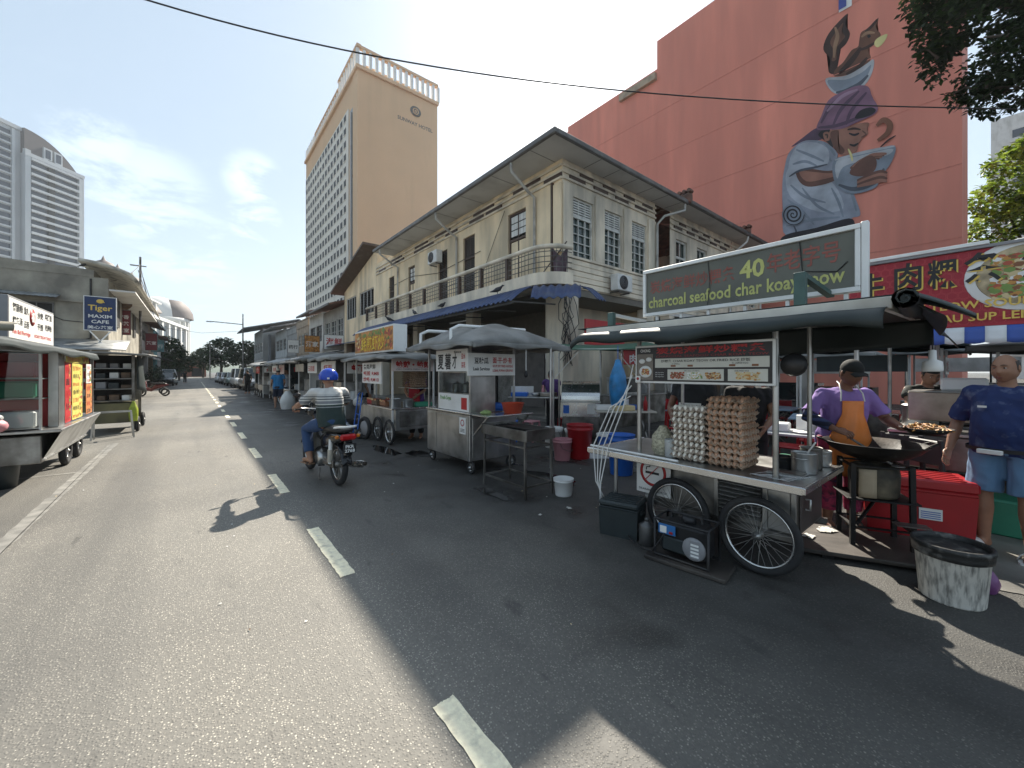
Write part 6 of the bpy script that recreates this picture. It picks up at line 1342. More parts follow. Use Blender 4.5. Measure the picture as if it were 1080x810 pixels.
bag('hanging_bag','long blue plastic bag hanging from the awning pole behind the egg cart','bag',(5.45,3.95,1.0),.16,.12,.75,M('thin_blue_plastic',(.03,.25,.55),.35,0,.35,7,bump=.6,bs=16,trans=.25),9)
b = MB(); b.tube([(5.45,3.95,1.70),(5.45,3.95,1.98)],.006,bluep,5); b.build('bag_string', label='string holding the long blue plastic bag', category='string')
pole_t = thing('canopy','green netted canopy frame over the oven and folding table','canopy',(6.3,5.0,0),R(-50))
for x_,y_ in ((-.9,-.3),(.9,-.3),(-.9,1.3),(.9,1.3)): b = MB(); b.tube([(x_,y_,0),(x_,y_,2.0)],.02,steel,7); b.build('pole', pole_t)
b = MB(); b.sheet(lambda a,t:(-1.1+2.2*a,-.5+2.0*t,2.02+.22*t-.06*math.sin(PI*a)),12,8,M('green_net',(.03,.10,.06),.7,0,.3,9),.01); b.build('sheet', pole_t)
b = MB(); b.bar((-.9,-.3,1.98),(.9,-.3,1.98),.03,.03,steel)
for x_ in (-.5,0,.4): b.bar((x_,-.3,1.9),(x_+.1,1.3,2.1),.015,.015,steel)
b.bar((-.9,-.3,1.4),(-.4,-.3,1.95),.015,.015,steel); b.bar((.9,-.3,1.2),(.3,-.3,1.95),.015,.015,steel); b.build('frame', pole_t)
# table with blue tray next to the corner pillar
tb3 = table((6.45,7.1,0), R(-50), 1.2, .6, .95, steel, steel_d, 'steel worktable with blue tray and papers near the corner pillar')
clutter_on((6.45,7.1,.951), R(-50), [(-.35,-.05,'tray',bluep,'blue tray'),(-.42,.08,'paper',signw,'leaning white board'),(-.18,.1,'paper',signw,'second white board'),(.05,0,'bowl',steel,'steel bowl'),(.35,0,'tray',steel_d,'dark pan'),(.2,.15,'bottle',pinkp,'pink bottle')], 'on the steel worktable by the pillar')
stool((5.9,6.6,0),.2,pinkp,'pink plastic stool under the steel worktable'); stool((6.9,6.5,0),.5,redp,'red plastic stool between worktable and oven'); stool((5.55,6.9,0),.7,bluep,'blue plastic stool left of the pink stool')
b = MB(); b.lathe([(.01,0),(.1,0),(.11,.02),(.11,.2),(.05,.27),(.03,.3),(.01,.302)],(0,0,0),pinkp,16); b.build('jerry_can', None, (6.25,6.75,0), label='pink jerry can on the ground below the steel worktable', category='jerry can')
eb = thing('meter_box','grey electric meter box on the wall behind the domed cart','meter box',(9.77,10.0,2.0),R(-90)); b = MB(); b.box(0,.45,-.18,0,0,.6,white_p,.01); b.build('cabinet', eb); b = MB(); b.box(.1,.2,-.19,-.181,.3,.45,blackm); b.build('window', eb)
# little wall sign on the corner house
lsn = thing('food_poster','red and white noodle poster under the corner house awning','poster',(8.9,7.6,2.35)); b = MB(); b.box(0,1.9,-.03,.03,0,.75,signr,.004); b.build('board', lsn); b = MB(); dish_patch(b,.08,.75,.1,.5,-.032,[fo1,fo4,fo2,fo3],60,61,.07); b.build('food_photo', lsn); b = MB(); text(b,'云吞面',inkw,.42,(.85,-.034,.25),width=.9,bold=.03); b.build('lettering', lsn)
wm_ = thing('menu_panel','small white menu sign hanging in the canopy shade','sign',(6.9,4.2,1.5),R(-40)); b = MB(); b.box(0,.45,-.01,.01,0,.28,signw); b.build('board', wm_); b = MB(); text(b,'Q4 粥',inkk,.16,(.04,-.011,.07),width=.36,bold=.02); b.build('lettering', wm_)
# back stalls in the lane behind the egg cart
for i,(x_,y_,lb,sg_,sm_) in enumerate([(9.3,6.6,'dim stall with red signboard deep in the side lane','肉骨茶',signr),(12.2,6.8,'dim stall with green signboard deep in the side lane','芋饭',M('sign_green',(.05,.2,.08),.5)),(15.2,6.7,'dim stall with yellow signboard at the lane end','云吞面',M('sign_yellow',(.55,.45,.05),.5)),(7.9,.6,'steel stall with dark case behind the banner stall','鸭饭',signr)]):
    t = thing('food_stall', lb, 'food stall', (x_,y_,0), R(0 if i < 3 else -90)); b = MB(); b.box(0,2.3,0,.8,.0,.85,steel_d,.01); b.box(-.03,2.33,-.03,.83,.855,.885,steel,.005); b.build('counter', t)
    for px_,py_ in ((.03,.03),(2.27,.03),(.03,.77),(2.27,.77)): b = MB(); b.box(px_-.02,px_+.02,py_-.02,py_+.02,.886,2.2,steel); b.build('post', t)
    if i < 3: sign_part(t,.05,2.25,-.02,1.75,2.15,sm_,[(sg_,inkw,.28,.3,1.81,1.2)])
    b = MB(); b.box(-.2,2.5,-.4,1.2,2.21,2.25,[tarp,metalroof,tarpg,metalroof][i],.01); b.build('roof', t)
    b = MB(); b.box(.15,1.1,.15,.65,.887,1.4,steel,.01); b.box(.2,1.05,.14,.149,.95,1.35,glass_d); b.build('display_case', t)
    pot('steel pot on the '+lb, (x_+(1.6 if i < 3 else .4),y_+(.4 if i < 3 else -1.6),.886), .17, .28, steel, i % 2 == 0)
b = MB(); b.sheet(lambda a,t:(.16*(a-.5)+.05*math.sin(t*5),.05*math.sin(a*9),.45*t),8,8,M('green_cloth',(.03,.20,.08),.8)); b.build('green_bag', None, (7.3,2.9,1.45), label='green bag hanging from a stall pole behind the cook', category='bag')

# ------------------------------------------------------------------ left side carts
LR = R(90)
l1 = thing('food_cart','steel trailer cart with yellow menu posters and glass case on the left','food cart',(-1.45,8.0,0),LR); lw = frame((-1.45,8.0,0),LR)
b = MB(); b.box(0,2.7,.12,1.5,.33,.70,steel_d,.01); b.prism([(.0,.119,.40),(2.75,.119,.40),(2.75,-.02,.74),(0.0,-.02,.74)],(0,.001,0),steel) if False else b.add([(.05,.115,.38),(2.72,.115,.38),(2.80,-.06,.735),(-.03,-.06,.735)],[(0,1,2,3)],steel); b.bar((.03,.11,.375),(2.74,.11,.375),.03,.02,steel_b); b.build('body', l1)
b = MB(); b.box(-.05,2.82,-.07,1.55,.738,.775,steel,.006); b.build('counter', l1)
for x_ in (1.75,2.55): wheel(l1,(x_,.20,.24),.24,'y',.05,10)
wheel(l1,(1.75,1.4,.24),.24,'y',.05,10)
b = MB(); b.box(.30,.62,.02,.12,.776,1.86,steel,.005); b.build('steel_column', l1)
for x_,y_ in ((-.02,1.4),(2.7,.03),(2.7,1.4),(.02,.55)): b = MB(); b.box(x_-.02,x_+.02,y_-.02,y_+.02,.776,1.9,steel); b.build('post', l1)
b = MB(); b.box(-.3,2.65,1.42,1.46,.78,1.85,dk); b.box(.44,2.6,.75,.79,.78,1.8,M('brown_back',(.07,.05,.04),.7,0,.4,5)); b.build('dark_backing', l1)  # dark sheets added behind the counter so the cart interior reads dark
lc = MB()
for z in (.78,1.18,1.45,1.80): lc.box(.05,.09,.13,.62,z,z+.02,steel); lc.box(.05,.40,.13,.62,z,z+.012,steel)
for y_ in (.14,.60): lc.box(.045,.085,y_-.012,y_+.012,.776,1.82,steel)
lc = lc.build('glass_case', l1); b = MB(); b.poly([(.046,.15,.80),(.046,.59,.80),(.046,.59,1.80),(.046,.15,1.80)],clear); b.build('pane', lc)
b = MB(); b.box(.42,.44,.13,.62,.78,1.80,signr); b.build('back_sheet', lc)
F_ = lambda x,y,z: tuple(lw @ Vector((x,y,z)))
for i,(z,m_,s_) in enumerate(((.80,white,'white rice box in the bottom of the left cart glass case'),(1.20,greenp,'green basket on the middle shelf of the left cart glass case'),(1.47,redp,'red box on the top shelf of the left cart glass case'))): b = MB(); b.box(-.15,.15,-.18,.18,0,.22,m_,.02); b.build('food_box', None, F_(.24,.37,z), LR, label=s_, category='box')
ypos = M('poster_yellow',(.62,.52,.12),.5,0,.2,9); opos = M('poster_orange',(.55,.22,.08),.5,0,.2,9)
def poster(x0,x1,z0,z1,m_,y,words,rows,sd):
    b = MB(); b.box(x0,x1,y,y+.006,z0,z1,m_); po = b.build('poster', l1); b = MB(); n=0
    for r_ in range(rows):
        z = z1-(r_+1)*(z1-z0)/rows; text(b,words[r_ % len(words)],inkr if r_ % 2 == 0 else inkk,(z1-z0)/rows*.6,(x0+.05,y-.001,z+.02),width=(x1-x0)*.55)
    dish_patch(b,x0+(x1-x0)*.65,x1-.03,z0+.04,z1-.04,y-.001,[fo1,fo2,fo3,fo5],30,sd,.035); b.build('lettering', po)
poster(.66,1.02,.79,1.70,signr,.02,['鱼丸','面','粥'],5,1); poster(1.04,1.75,.80,1.68,ypos,.01,['西刀鱼丸','粿条汤','RM 6.00','鱼粥'],7,2); poster(.62,2.2,1.69,1.82,ypos,.0,['西刀鱼丸粿条汤 KOAY TEOW'],1,3); poster(1.8,2.2,1.35,1.68,signw,-.03,['价目表'],3,4); poster(1.85,2.35,.82,1.34,opos,-.02,['炒饭','菜单'],4,5)
b = MB(); b.sheet(lambda a,t:(-2.4+4.95*a,-.05+2.1*t,1.87+.06*math.sin(PI*t)+.02*math.sin(a*13)),24,8,tarp,.02); b.build('roof', l1)
b = MB(); b.sheet(lambda a,t:(-2.4+4.98*a,-.045-.03*t,1.875-.10*t+.02*math.sin(a*19)*t),40,3,tarp,.008); b.build('valance', l1)
sg3 = signboard('roof_sign_board','white roof sign with red round emblem and rows of characters on the left cart',F_(.30,.72,1.98),LR,2.2,.60,signw,[('猪肠粉',inkk,.12,.15,.42,.42,'LEFT'),('鱼丸',inkk,.12,.62,.42,.2,'LEFT'),('沙煲',inkk,.11,1.25,.42,.3,'LEFT'),('鸡粥面',inkk,.11,1.65,.44,.4,'LEFT'),('粿条汤',inkk,.11,.15,.24,.4,'LEFT'),('云吞',inkk,.11,.62,.22,.22,'LEFT'),('干捞',inkk,.11,1.25,.24,.3,'LEFT'),('老鼠粉',inkk,.11,1.65,.26,.4,'LEFT'),('Fish Ball Porridge',inkr,.08,.15,.10,.75,'LEFT'),('KOAY TEOW THNG',inkr,.07,1.1,.10,.9,'LEFT')],greyp,'sign',.5)
b = MB(); b.lathe([(.01,0),(.13,0),(.13,.004),(.01,.004)],(1.0,-.26,.40),inkr,24,'y'); text(b,'福',inkw,.16,(1.0,-.2615,.34),width=.15,align='CENTER',bold=.03); b.build('emblem', sg3)
b = MB(); b.ell((0,0,.10),.16,.13,.10,pinkp); b.ell((0,.0,.20),.12,.1,.06,cloudy); b.build('pink_tub', None, F_(-.22,.5,.776), label='pink wrapped basin at the end of the left cart counter', category='basin')
b = MB(); b.box(-.1,.1,-.07,.07,0,.05,redp,.01); b.build('red_lid_box', None, F_(-.1,.85,.776), LR, label='red lid box behind the pink wrapped basin', category='box')
b = MB(); b.sheet(lambda a,t:(.25*a-.12,.04*math.sin(a*8+t*3),.9*t),10,10,tarp,.01); b.tube([(-.3,0,.93),(.3,.1,.95)],.06,M('rolled_canvas',(.36,.32,.25),.8),10); b.build('rolled_blind', None, (-2.05,7.75,1.18), R(20), label='rolled canvas blind with dark hanging sheet at the left frame edge', category='blind')
b = MB(); b.lathe([(.01,0),(.15,0),(.19,.42),(.18,.43),(.14,.02),(.01,.02)],(0,0,0),darkp,18); b.torus((0,0,.36),.19,.02,greyp,'z',20,6); b.build('refuse_bin', None, (-2.0,8.35,0), label='dark plastic bin under the end of the left cart', category='bin')
ob = MB()
for i in range(9): ob.box(-.4+i*.1,-.35+i*.1,-.015,.015,.0,.5,M('orange_slat',(.45,.16,.04),.6))
ob.bar((-.42,.02,.1),(.48,.02,.1),.03,.02,wood); ob.bar((-.42,.02,.42),(.48,.02,.42),.03,.02,wood); ob.build('slatted_panel', None, (-3.4,9.2,.75), R(12), label='orange slatted panel behind the pink basin on the left', category='panel')
b = MB(); b.ell((0,0,.08),.1,.08,.08,M('lime_bag',(.35,.5,.08),.5)); b.build('lime_bag', None, F_(.25,1.0,.98), label='lime green bag behind the left cart glass case', category='bag'); b = MB(); b.box(-.12,.12,-.1,.1,0,.2,steel_d,.01); b.build('tin_box', None, F_(.25,1.0,.776), LR, label='tin box under the lime green bag', category='box')
# second left stall: shelves facing the camera
l2 = thing('shelf_stall','open backed shelf cart packed with boxes beside the road on the left','food stall',(-2.15,14.0,0),0)
b = MB()
for x_ in (0,.95):
    for y_ in (0,1.6): b.box(x_-.03,x_+.03,y_-.03,y_+.03,.05,2.0,steel_d,.004)
b.build('frame', l2)
for z in (.82,1.12,1.38,1.64): b = MB(); b.box(.031,.919,-.02,.5,z-.02,z,steel,.004); b.build('shelf', l2)
b = MB(); b.box(.03,.92,.02,1.58,.25,.75,M('dirty_yellow_panel',(.17,.15,.07),.6,0,.3,5,dirt=.7),.006); b.box(.03,.92,.51,.53,.82,1.98,dk); b.box(-.05,.96,1.59,1.61,.3,1.98,steel_d); b.build('cabinet', l2)
b = MB(); b.sheet(lambda a,t:(-1.6+2.9*a,-.9+2.9*t,2.00+.06*t+.02*math.sin(a*11)),12,8,tarpg,.04); b.build('roof', l2)
b = MB(); b.sheet(lambda a,t:(1.02+.12*math.sin(a*5)*t+.05*a,-.05+1.5*a,2.0-.9*t-.1*math.sin(a*4)),14,8,tarp,.02); b.build('hanging_tarp', l2)
for x_ in (.9,): 
    for y_ in (.1,1.5): wheel(l2,(1.02,y_,.2),.2,'x',.04,8)
rr = random.Random(12); kk = 0
bits = ['dark','red','grey','brown','white']; bm_ = [darkp,redp,greyp,wood,white]
for z in (.825,1.125,1.385,1.645):
    for q in range(4):
        c_ = rr.randrange(5); w_ = rr.uniform(.07,.1); h_ = rr.uniform(.07,.19)
        b = MB(); b.box(-w_,w_,-.12,.12,0,h_,bm_[c_],.008); b.build('stock_box', None, (-2.15+.14+q*.225,14.2,z), rr.uniform(-.15,.15), label='%s box, number %s from the left on the %s shelf of the shelf cart' % (bits[c_], ['one','two','three','four'][q], {.825:'lowest',1.125:'second',1.385:'third',1.645:'top'}[z]), category='box')
b = MB(); 
for p,q in (((-.35,-.1,0),(-.3,-.1,.62)),((.35,-.1,0),(.3,-.1,.62)),((-.3,.15,0),(-.3,.1,.62)),((.35,.2,0),(.3,.1,.62)),((-.3,-.1,.62),(.3,-.1,.62)),((-.3,.1,.62),(.3,.1,.62)),((-.3,-.1,.62),(-.3,.1,.62)),((.3,-.1,.62),(.3,.1,.62))): b.bar(p,q,.03,.03,steel)
b.build('metal_rack', None, (-1.45,12.9,0), R(8), label='low bare metal rack standing by the shelf cart', category='rack')
bag('yellow_bag','lime yellow bag hanging at the corner of the shelf cart','bag',(-1.18,13.8,.30),.085,.08,.5,M('hi_vis_plastic',(.30,.36,.03),.5,0,.3,9,bump=.4,bs=20,dirt=.3),7)

rr = random.Random(77); b = MB()
for i in range(110):
    x_ = rr.uniform(1.2,5.5) if i % 3 else rr.uniform(-2.5,1); y_ = rr.uniform(.9,12); s_ = rr.uniform(.006,.018); a = rr.random()*6
    b.add([(x_+s_*math.cos(a+q*1.57)*(1 if q % 2 else .6), y_+s_*math.sin(a+q*1.57)*(1 if q % 2 else .6), .006+.006*rr.random()) for q in range(4)],[(0,1,2,3)],[signw,wood,M('scrap_paper',(.55,.54,.50)),fo4,signw][i % 5])
b.build('litter', kind='stuff')
# ------------------------------------------------------------------ people
def ering(c, xd, yd, rx, ry, n=18, pw=1.0):
    c = Vector(c); xd = Vector(xd).normalized(); yd = Vector(yd).normalized(); out = []
    for j in range(n):
        a = 2*PI*j/n; ca, sa = math.cos(a), math.sin(a)
        out.append(c+xd*(rx*math.copysign(abs(ca)**pw, ca))+yd*(ry*math.copysign(abs(sa)**pw, sa)))
    return out
def head_geo(mb, c, rot, m_skin, sc=1.0, m_lip=None, brow=None, eyes=True, jaw=1.0):
    """a head facing local -y: skull, jaw, nose, brow, sockets, lips, chin, ears, eyes"""
    nu, nv = 44, 34; rings = []
    for i in range(nv+1):
        ph = -PI/2+PI*(i+.01)/(nv+.02); ring = []
        for j in range(nu):
            a = 2*PI*j/nu; x = .074*math.cos(ph)*math.cos(a); y = .094*math.cos(ph)*math.sin(a); z = .118*math.sin(ph)
            if z < -.01:
                t = min(1, (-z-.01)/.105); x *= 1+.10*math.sin(PI*t)*jaw-.22*t*t; y = y*(1-.10*t) if y < 0 else y*(1-.42*t)
                if y < 0: y -= .010*t
            if y < 0:
                f = 1
                y -= .024*math.exp(-((x/.012)**2+((z+.022)/.016)**2))+.014*math.exp(-((x/.008)**2+((z-.004)/.022)**2))
                y += .012*math.exp(-(((abs(x)-.030)/.016)**2+((z-.014)/.012)**2)); y -= .006*math.exp(-(((abs(x)-.028)/.026)**2+((z-.036)/.008)**2))
                y -= .007*math.exp(-((x/.024)**2+((z+.056)/.007)**2))+.006*math.exp(-((x/.020)**2+((z+.070)/.006)**2)); y += .004*math.exp(-((x/.024)**2+((z+.0635)/.003)**2))
                y -= .008*math.exp(-((x/.022)**2+((z+.098)/.014)**2)); y -= .005*math.exp(-(((abs(x)-.045)/.02)**2+((z+.02)/.022)**2))
            ring.append(Vector((x,y,z)))
        rings.append(ring)
    T = Matrix.Translation(Vector(c)) @ rot.to_4x4() @ Matrix.Diagonal((sc,sc,sc,1))
    old = mb.T; mb.T = T if old is None else old @ T
    mb.loft(rings, m_skin)
    for s_ in (-1,1):
        mb.ell((s_*.074,.012,-.002),.010,.020,.032,m_skin,10,8,Matrix.Rotation(s_*.35,3,'Z'))
        if eyes:
            mb.ell((s_*.030,-.0735,.0135),.0125,.010,.0065,eyew,10,6); mb.ell((s_*.030,-.0825,.0135),.0052,.003,.0055,hairm,8,5)
            mb.tube([(s_*.044,-.0735,.0165),(s_*.030,-.0825,.0215),(s_*.016,-.0785,.0165)],.0028,m_skin,5)
        if brow: mb.tube([(s_*.047,-.078,.036),(s_*.031,-.0925,.041),(s_*.014,-.0945,.036)],[.0018,.0034,.002],brow,5)
    if m_lip:
        mb.tube([(-.022,-.0915,-.0635),(0,-.1035,-.0605),(.022,-.0915,-.0635)],[.0015,.0038,.0015],m_lip,6); mb.tube([(-.018,-.0915,-.0655),(0,-.1015,-.0695),(.018,-.0915,-.0655)],[.0015,.0038,.0015],m_lip,6)
    mb.T = old
def hand_geo(mb, wrist, d, nrm, side, m, curl=.5, sc=1.0, spread=.12):
    """palm, four unequal bent fingers and a thumb; d = direction, nrm = palm normal"""
    w = Vector(wrist); d = Vector(d).normalized(); n = Vector(nrm); n = (n-d*n.dot(d)).normalized(); s = d.cross(n)*side
    rings = []
    for t, rx, ry in ((-.02,.026,.022),(.0,.028,.021),(.03,.036,.018),(.06,.041,.017),(.085,.040,.014),(.094,.03,.008)): rings.append(ering(w+d*t*sc, s, n, rx*sc, ry*sc, 12))
    mb.loft(rings, m)
    for k, (off, ln) in enumerate(((-.030,.066),(-.010,.078),(.010,.074),(.029,.058))):
        p = w+d*.082*sc+s*off*sc; dr = (d+s*spread*off*8).normalized(); pts = [p-dr*.015*sc]; a = 0
        for q in (.45,.32,.25):
            p = p+(dr*math.cos(a)+n*math.sin(a))*ln*q*sc; pts.append(p); a += curl
        r0 = .0088*sc if k < 3 else .0078*sc
        mb.tube(pts, [r0*1.08,r0,r0*.92,r0*.8], m, 7, True, True)
    p = w+d*.022*sc-s*.030*sc; t1 = p+(-s*.75+d*.7+n*.25).normalized()*.034*sc; t2 = t1+(-s*.25+d*.9+n*(.25+curl*.6)).normalized()*.030*sc; t3 = t2+(d*.9+n*(.3+curl)+s*.1).normalized()*.022*sc
    mb.tube([p,t1,t2,t3], [.014*sc,.0115*sc,.0098*sc,.008*sc], m, 7, True, True)
STAND = dict(pel=(0,0,.93), wai=(0,-.005,1.08), che=(0,-.01,1.27), nec=(0,.015,1.44), hed=(0,-.015,1.575), shL=(.175,.01,1.385), shR=(-.175,.01,1.385), elL=(.235,.04,1.11), elR=(-.235,.04,1.11), wrL=(.25,-.05,.87), wrR=(-.25,-.05,.87),
    hiL=(.09,0,.90), hiR=(-.09,0,.90), knL=(.10,-.02,.49), knR=(-.10,-.02,.49), anL=(.105,.02,.085), anR=(-.105,.02,.085), toL=(.12,-.15,.03), toR=(-.12,-.15,.03))
def limb(mb, a, b_, c, ra, rb, rc, m, n=12, bulge=1.08):
    a, b_, c = Vector(a), Vector(b_), Vector(c)
    mb.tube([a, a.lerp(b_,.35), a.lerp(b_,.75), b_, b_.lerp(c,.3), b_.lerp(c,.7), c], [ra, ra*bulge*.97, (ra*.4+rb*.65), rb, rb*bulge, (rb*.35+rc*.7), rc], m, n, True, True)
def torso_rings(J, g, up=True, lo=-.06, w=1.0, dp=1.0, belly=0.0):
    P = {k: Vector(v) for k, v in J.items()}; hx = (P['hiL']-P['hiR']).normalized(); sx = (P['shL']-P['shR']).normalized(); up_ = (P['nec']-P['pel']).normalized()
    def fr(t): x = hx.lerp(sx, t).normalized(); y = up_.cross(x).normalized(); return x, y
    out = []
    spec = [(P['pel']+up_*lo,.0,.165,.115),(P['pel'],.0,.172,.122),(P['pel'].lerp(P['wai'],.6),.2,.160,.118),(P['wai'],.35,.155,.115),(P['wai'].lerp(P['che'],.5),.6,.165,.118),(P['che'],.85,.172,.120),(P['che'].lerp(P['nec'],.42),1,.160,.108),(P['che'].lerp(P['nec'],.68),1,.128,.086),(P['nec']-up_*.02,1,.080,.066),(P['nec']+up_*.02,1,.058,.058)]
    for i, (c, t, rx, ry) in enumerate(spec):
        x, y = fr(t); bl = belly*max(0, 1-abs(i-2.6)/2.6); out.append(ering(c-y*0+(-y if y.y > 0 else y)*bl*.55, x, y, rx*w+g+bl*.35, ry*dp+g+bl*.6, 20, .88))
    return out
def person(label, loc, rz, J=None, group=None, sc=1.0, skn=None, shirt=None, pants=None, hair='short', sleeve=.55, leg=1.0, w=1.0, belly=0.0, hands=True, hl=(0,0), face=True, shoes=None, headrot=(0,0,0), hd=None, shirt_lo=-.10, sw=.02, simple=False, limbw=1.0, hand_dirs=None):
    J = {**STAND, **(J or {})}; J = {k: Vector(v) for k, v in J.items()}; skn = skn or skin
    t = thing('person', label, 'person', loc, rz, group); t.scale = (sc,sc,sc)
    b = MB(); b.loft(torso_rings(J, -.018, w=w, belly=belly*.9), skn); lw_ = limbw
    b.tube([J['nec']-Vector((0,0,.05)), J['nec'], J['hed'].lerp(J['nec'],.25)], [.062*w**.3,.056*w**.4,.052*w**.5], skn, 14, True)
    for s_ in 'LR':
        limb(b, J['sh'+s_]-Vector((0,0,.012)), J['el'+s_], J['wr'+s_], .044*lw_,.039*lw_,.026*lw_, skn); limb(b, J['hi'+s_], J['kn'+s_], J['an'+s_], .082*lw_,.054*lw_,.037*lw_, skn)
        b.ell(J['sh'+s_]-Vector((0,0,.015)),.044*lw_,.044*lw_,.044*lw_,skn)
        a = J['an'+s_]; to = J['to'+s_]; dr = (to-a); hd_ = Vector((dr.x,dr.y,0)); hd_ = hd_.normalized() if hd_.length > .01 else Vector((0,-1,0)); he = a-hd_*.045+Vector((0,0,-.045)); 
        b.tube([a, a.lerp(he,.6)+hd_*.0], [.037*lw_,.034*lw_], skn, 10, True, True); b.tube([he, a+hd_*.05+Vector((0,0,-.03)), to-hd_*.02, to+hd_*.015], [.032,.036,.034,.026], skn, 10, True, True)
    vs, fs = remesh(b, .016 if simple else .011, 3)
    body = MB(); body.add(vs, fs, skn, True); HR = Matrix.Rotation(headrot[2],3,'Z') @ Matrix.Rotation(headrot[0],3,'X') @ Matrix.Rotation(headrot[1],3,'Y')
    head_geo(body, J['hed'], HR, skn, 1.0, lips if face else None, hairm if face else None, face, jaw=1.0+(w-1)*1.5)
    if hands:
        for s_, sg in (('L',1),('R',-1)):
            if hand_dirs and s_ in hand_dirs: d, n = hand_dirs[s_][:2]; cu = hand_dirs[s_][2]
            else: d = J['wr'+s_]-J['el'+s_]; n = Vector((-sg,-.25,0)); cu = .35
            hand_geo(body, J['wr'+s_], d, n, sg*(1 if True else -1), skn, cu)
    bo = body.build('body', t)
    if shirt:
        b = MB(); b.loft(torso_rings(J, .012+sw*.35, lo=shirt_lo, w=w, belly=belly)[:-1], shirt)
        for s_ in 'LR':
            A, B_, C_2 = J['sh'+s_], J['el'+s_], J['wr'+s_]
            if sleeve <= 1: e = A.lerp(B_, sleeve); b.tube([A, A.lerp(B_,sleeve*.5), e], [.055*lw_+sw*.25,.057*lw_+sw*.45,.059*lw_+sw*.7], shirt, 14, True)
            else: b.tube([A,A.lerp(B_,.5),B_,B_.lerp(C_2,sleeve-1)],[.066*lw_+sw*.3,.058*lw_+sw*.5,.05*lw_+sw*.5,.043*lw_+sw*.4],shirt,14,True)
            b.ell(A-Vector((0,0,.012)),.055*lw_+sw*.2,.055*lw_+sw*.2,.054*lw_+sw*.2,shirt); b.tube([J['nec']-Vector((0,0,.055)), A.lerp(J['nec'],.45)-Vector((0,0,.035)), A-Vector((0,0,.008))],[.058+sw*.2,.056+sw*.2,.055*lw_+sw*.2],shirt,12,True,True)
        vs, fs = remesh(b, .016 if simple else .011, 3, .017, 8, 3.3); c_ = MB(); c_.add(vs, fs, shirt, True); c_.build('shirt', t)
    if pants:
        b = MB(); P = J; up_ = (P['wai']-P['pel']).normalized(); hx = (P['hiL']-P['hiR']).normalized(); yv = up_.cross(hx).normalized()
        b.loft([ering(P['pel']-up_*.09,hx,yv,.150*w,.112*w+belly*.2,18,.9),ering(P['pel']-up_*.02,hx,yv,.178*w+.008,.13*w+belly*.25,18,.9),ering(P['pel']+up_*.04,hx,yv,.155*w,.112*w+belly*.2,18,.9)],pants)
        for s_ in 'LR':
            A, B_, C_2 = P['hi'+s_], P['kn'+s_], P['an'+s_]
            if leg <= 1: b.tube([A,A.lerp(B_,leg*.5),A.lerp(B_,leg)],[.098*lw_+.006,.096*lw_+.010,.088*lw_+.018],pants,14,True)
            else: b.tube([A,A.lerp(B_,.5),B_,B_.lerp(C_2,.5),B_.lerp(C_2,leg-1)],[.100*lw_,.094*lw_,.081*lw_,.074*lw_,.066*lw_],pants,14,True)
        vs, fs = remesh(b, .016 if simple else .011, 3, .014 if leg <= 1.2 else .008, 7, 7.7); c_ = MB(); c_.add(vs, fs, pants, True); c_.build('trousers' if leg > 1.2 else 'shorts', t)
    HM = Matrix.Translation(J['hed']) @ HR.to_4x4()
    if hair:
        b = MB(); b.T = HM; nu, nv = 36, 18; rings = []
        for i in range(nv+1):
            ph = PI/2-(PI*.62)*i/nv; ring = []
            for j in range(nu):
                a = 2*PI*j/nu; f = math.sin(a); lim = .055 if f < -.3 else (-.06 if f > .2 else .0)
                if hair == 'thin': lim = .2 if f < .15 else -.04
                z = .124*math.sin(ph); k = 1.045+.012*noise.noise(Vector((math.cos(a)*6,math.sin(a)*6,z*40))); zz_ = max(z, lim) if hair != 'thin' else z
                q = math.cos(math.asin(max(-1,min(1,zz_/.124)))); kk_ = k if (z >= lim or hair == 'thin') else .97
                ring.append(Vector((.074*q*math.cos(a)*kk_,.094*q*math.sin(a)*kk_+(.004 if f > 0 else 0),zz_*(1 if z >= lim else 1))))
            rings.append(ring)
        if hair != 'thin': b.loft(rings, hairm); b.build('hair', t)
        else:
            h2 = MB(); h2.T = HM; h2.sheet(lambda a, s2: (.0765*math.cos(-.25+a*(PI+.5))*math.cos(-.5+s2*.95), .010+.098*math.sin(-.25+a*(PI+.5))*math.cos(-.5+s2*.95) if True else 0, .118*math.sin(-.5+s2*.95)+.012), 24, 8, M('grey_stubble',(.07,.06,.055),.7,0,.4,50), .004); h2.build('hair', t)
    return t, J, HM
cot = lambda n_, c_, **k: M(n_, c_, .85, 0, .10, 7, bump=.12, bs=55, **k)
# --- the cook
purple = cot('purple_cotton', '#8a6fb0'); orangev = M('orange_apron_vinyl', (.86,.25,.05), .45, 0, .12, 5, bump=.15, bs=20, dirt=.3, dcol=(.25,.09,.03))
def cloud_pattern(name, cols, scale):
    mt = bpy.data.materials.new(name); mt.use_nodes = True; nt_ = mt.node_tree; b = nt_.nodes['Principled BSDF']; b.inputs['Roughness'].default_value = .7
    tc_ = nt_.nodes.new('ShaderNodeTexCoord'); v = nt_.nodes.new('ShaderNodeTexNoise'); v.inputs['Scale'].default_value = scale; v.inputs['Detail'].default_value = 5; v.inputs['Distortion'].default_value = 1.2; rp = nt_.nodes.new('ShaderNodeValToRGB'); cr = rp.color_ramp; cr.interpolation = 'LINEAR'
    for i, c in enumerate(cols):
        e = cr.elements[i] if i < 2 else cr.elements.new(.5); e.position = .32+.36*i/(len(cols)-1); e.color = cc(c)+(1,)
    nt_.links.new(tc_.outputs['Object'], v.inputs['Vector']); nt_.links.new(v.outputs[0], rp.inputs[0]); nt_.links.new(rp.outputs[0], b.inputs['Base Color']); return mt
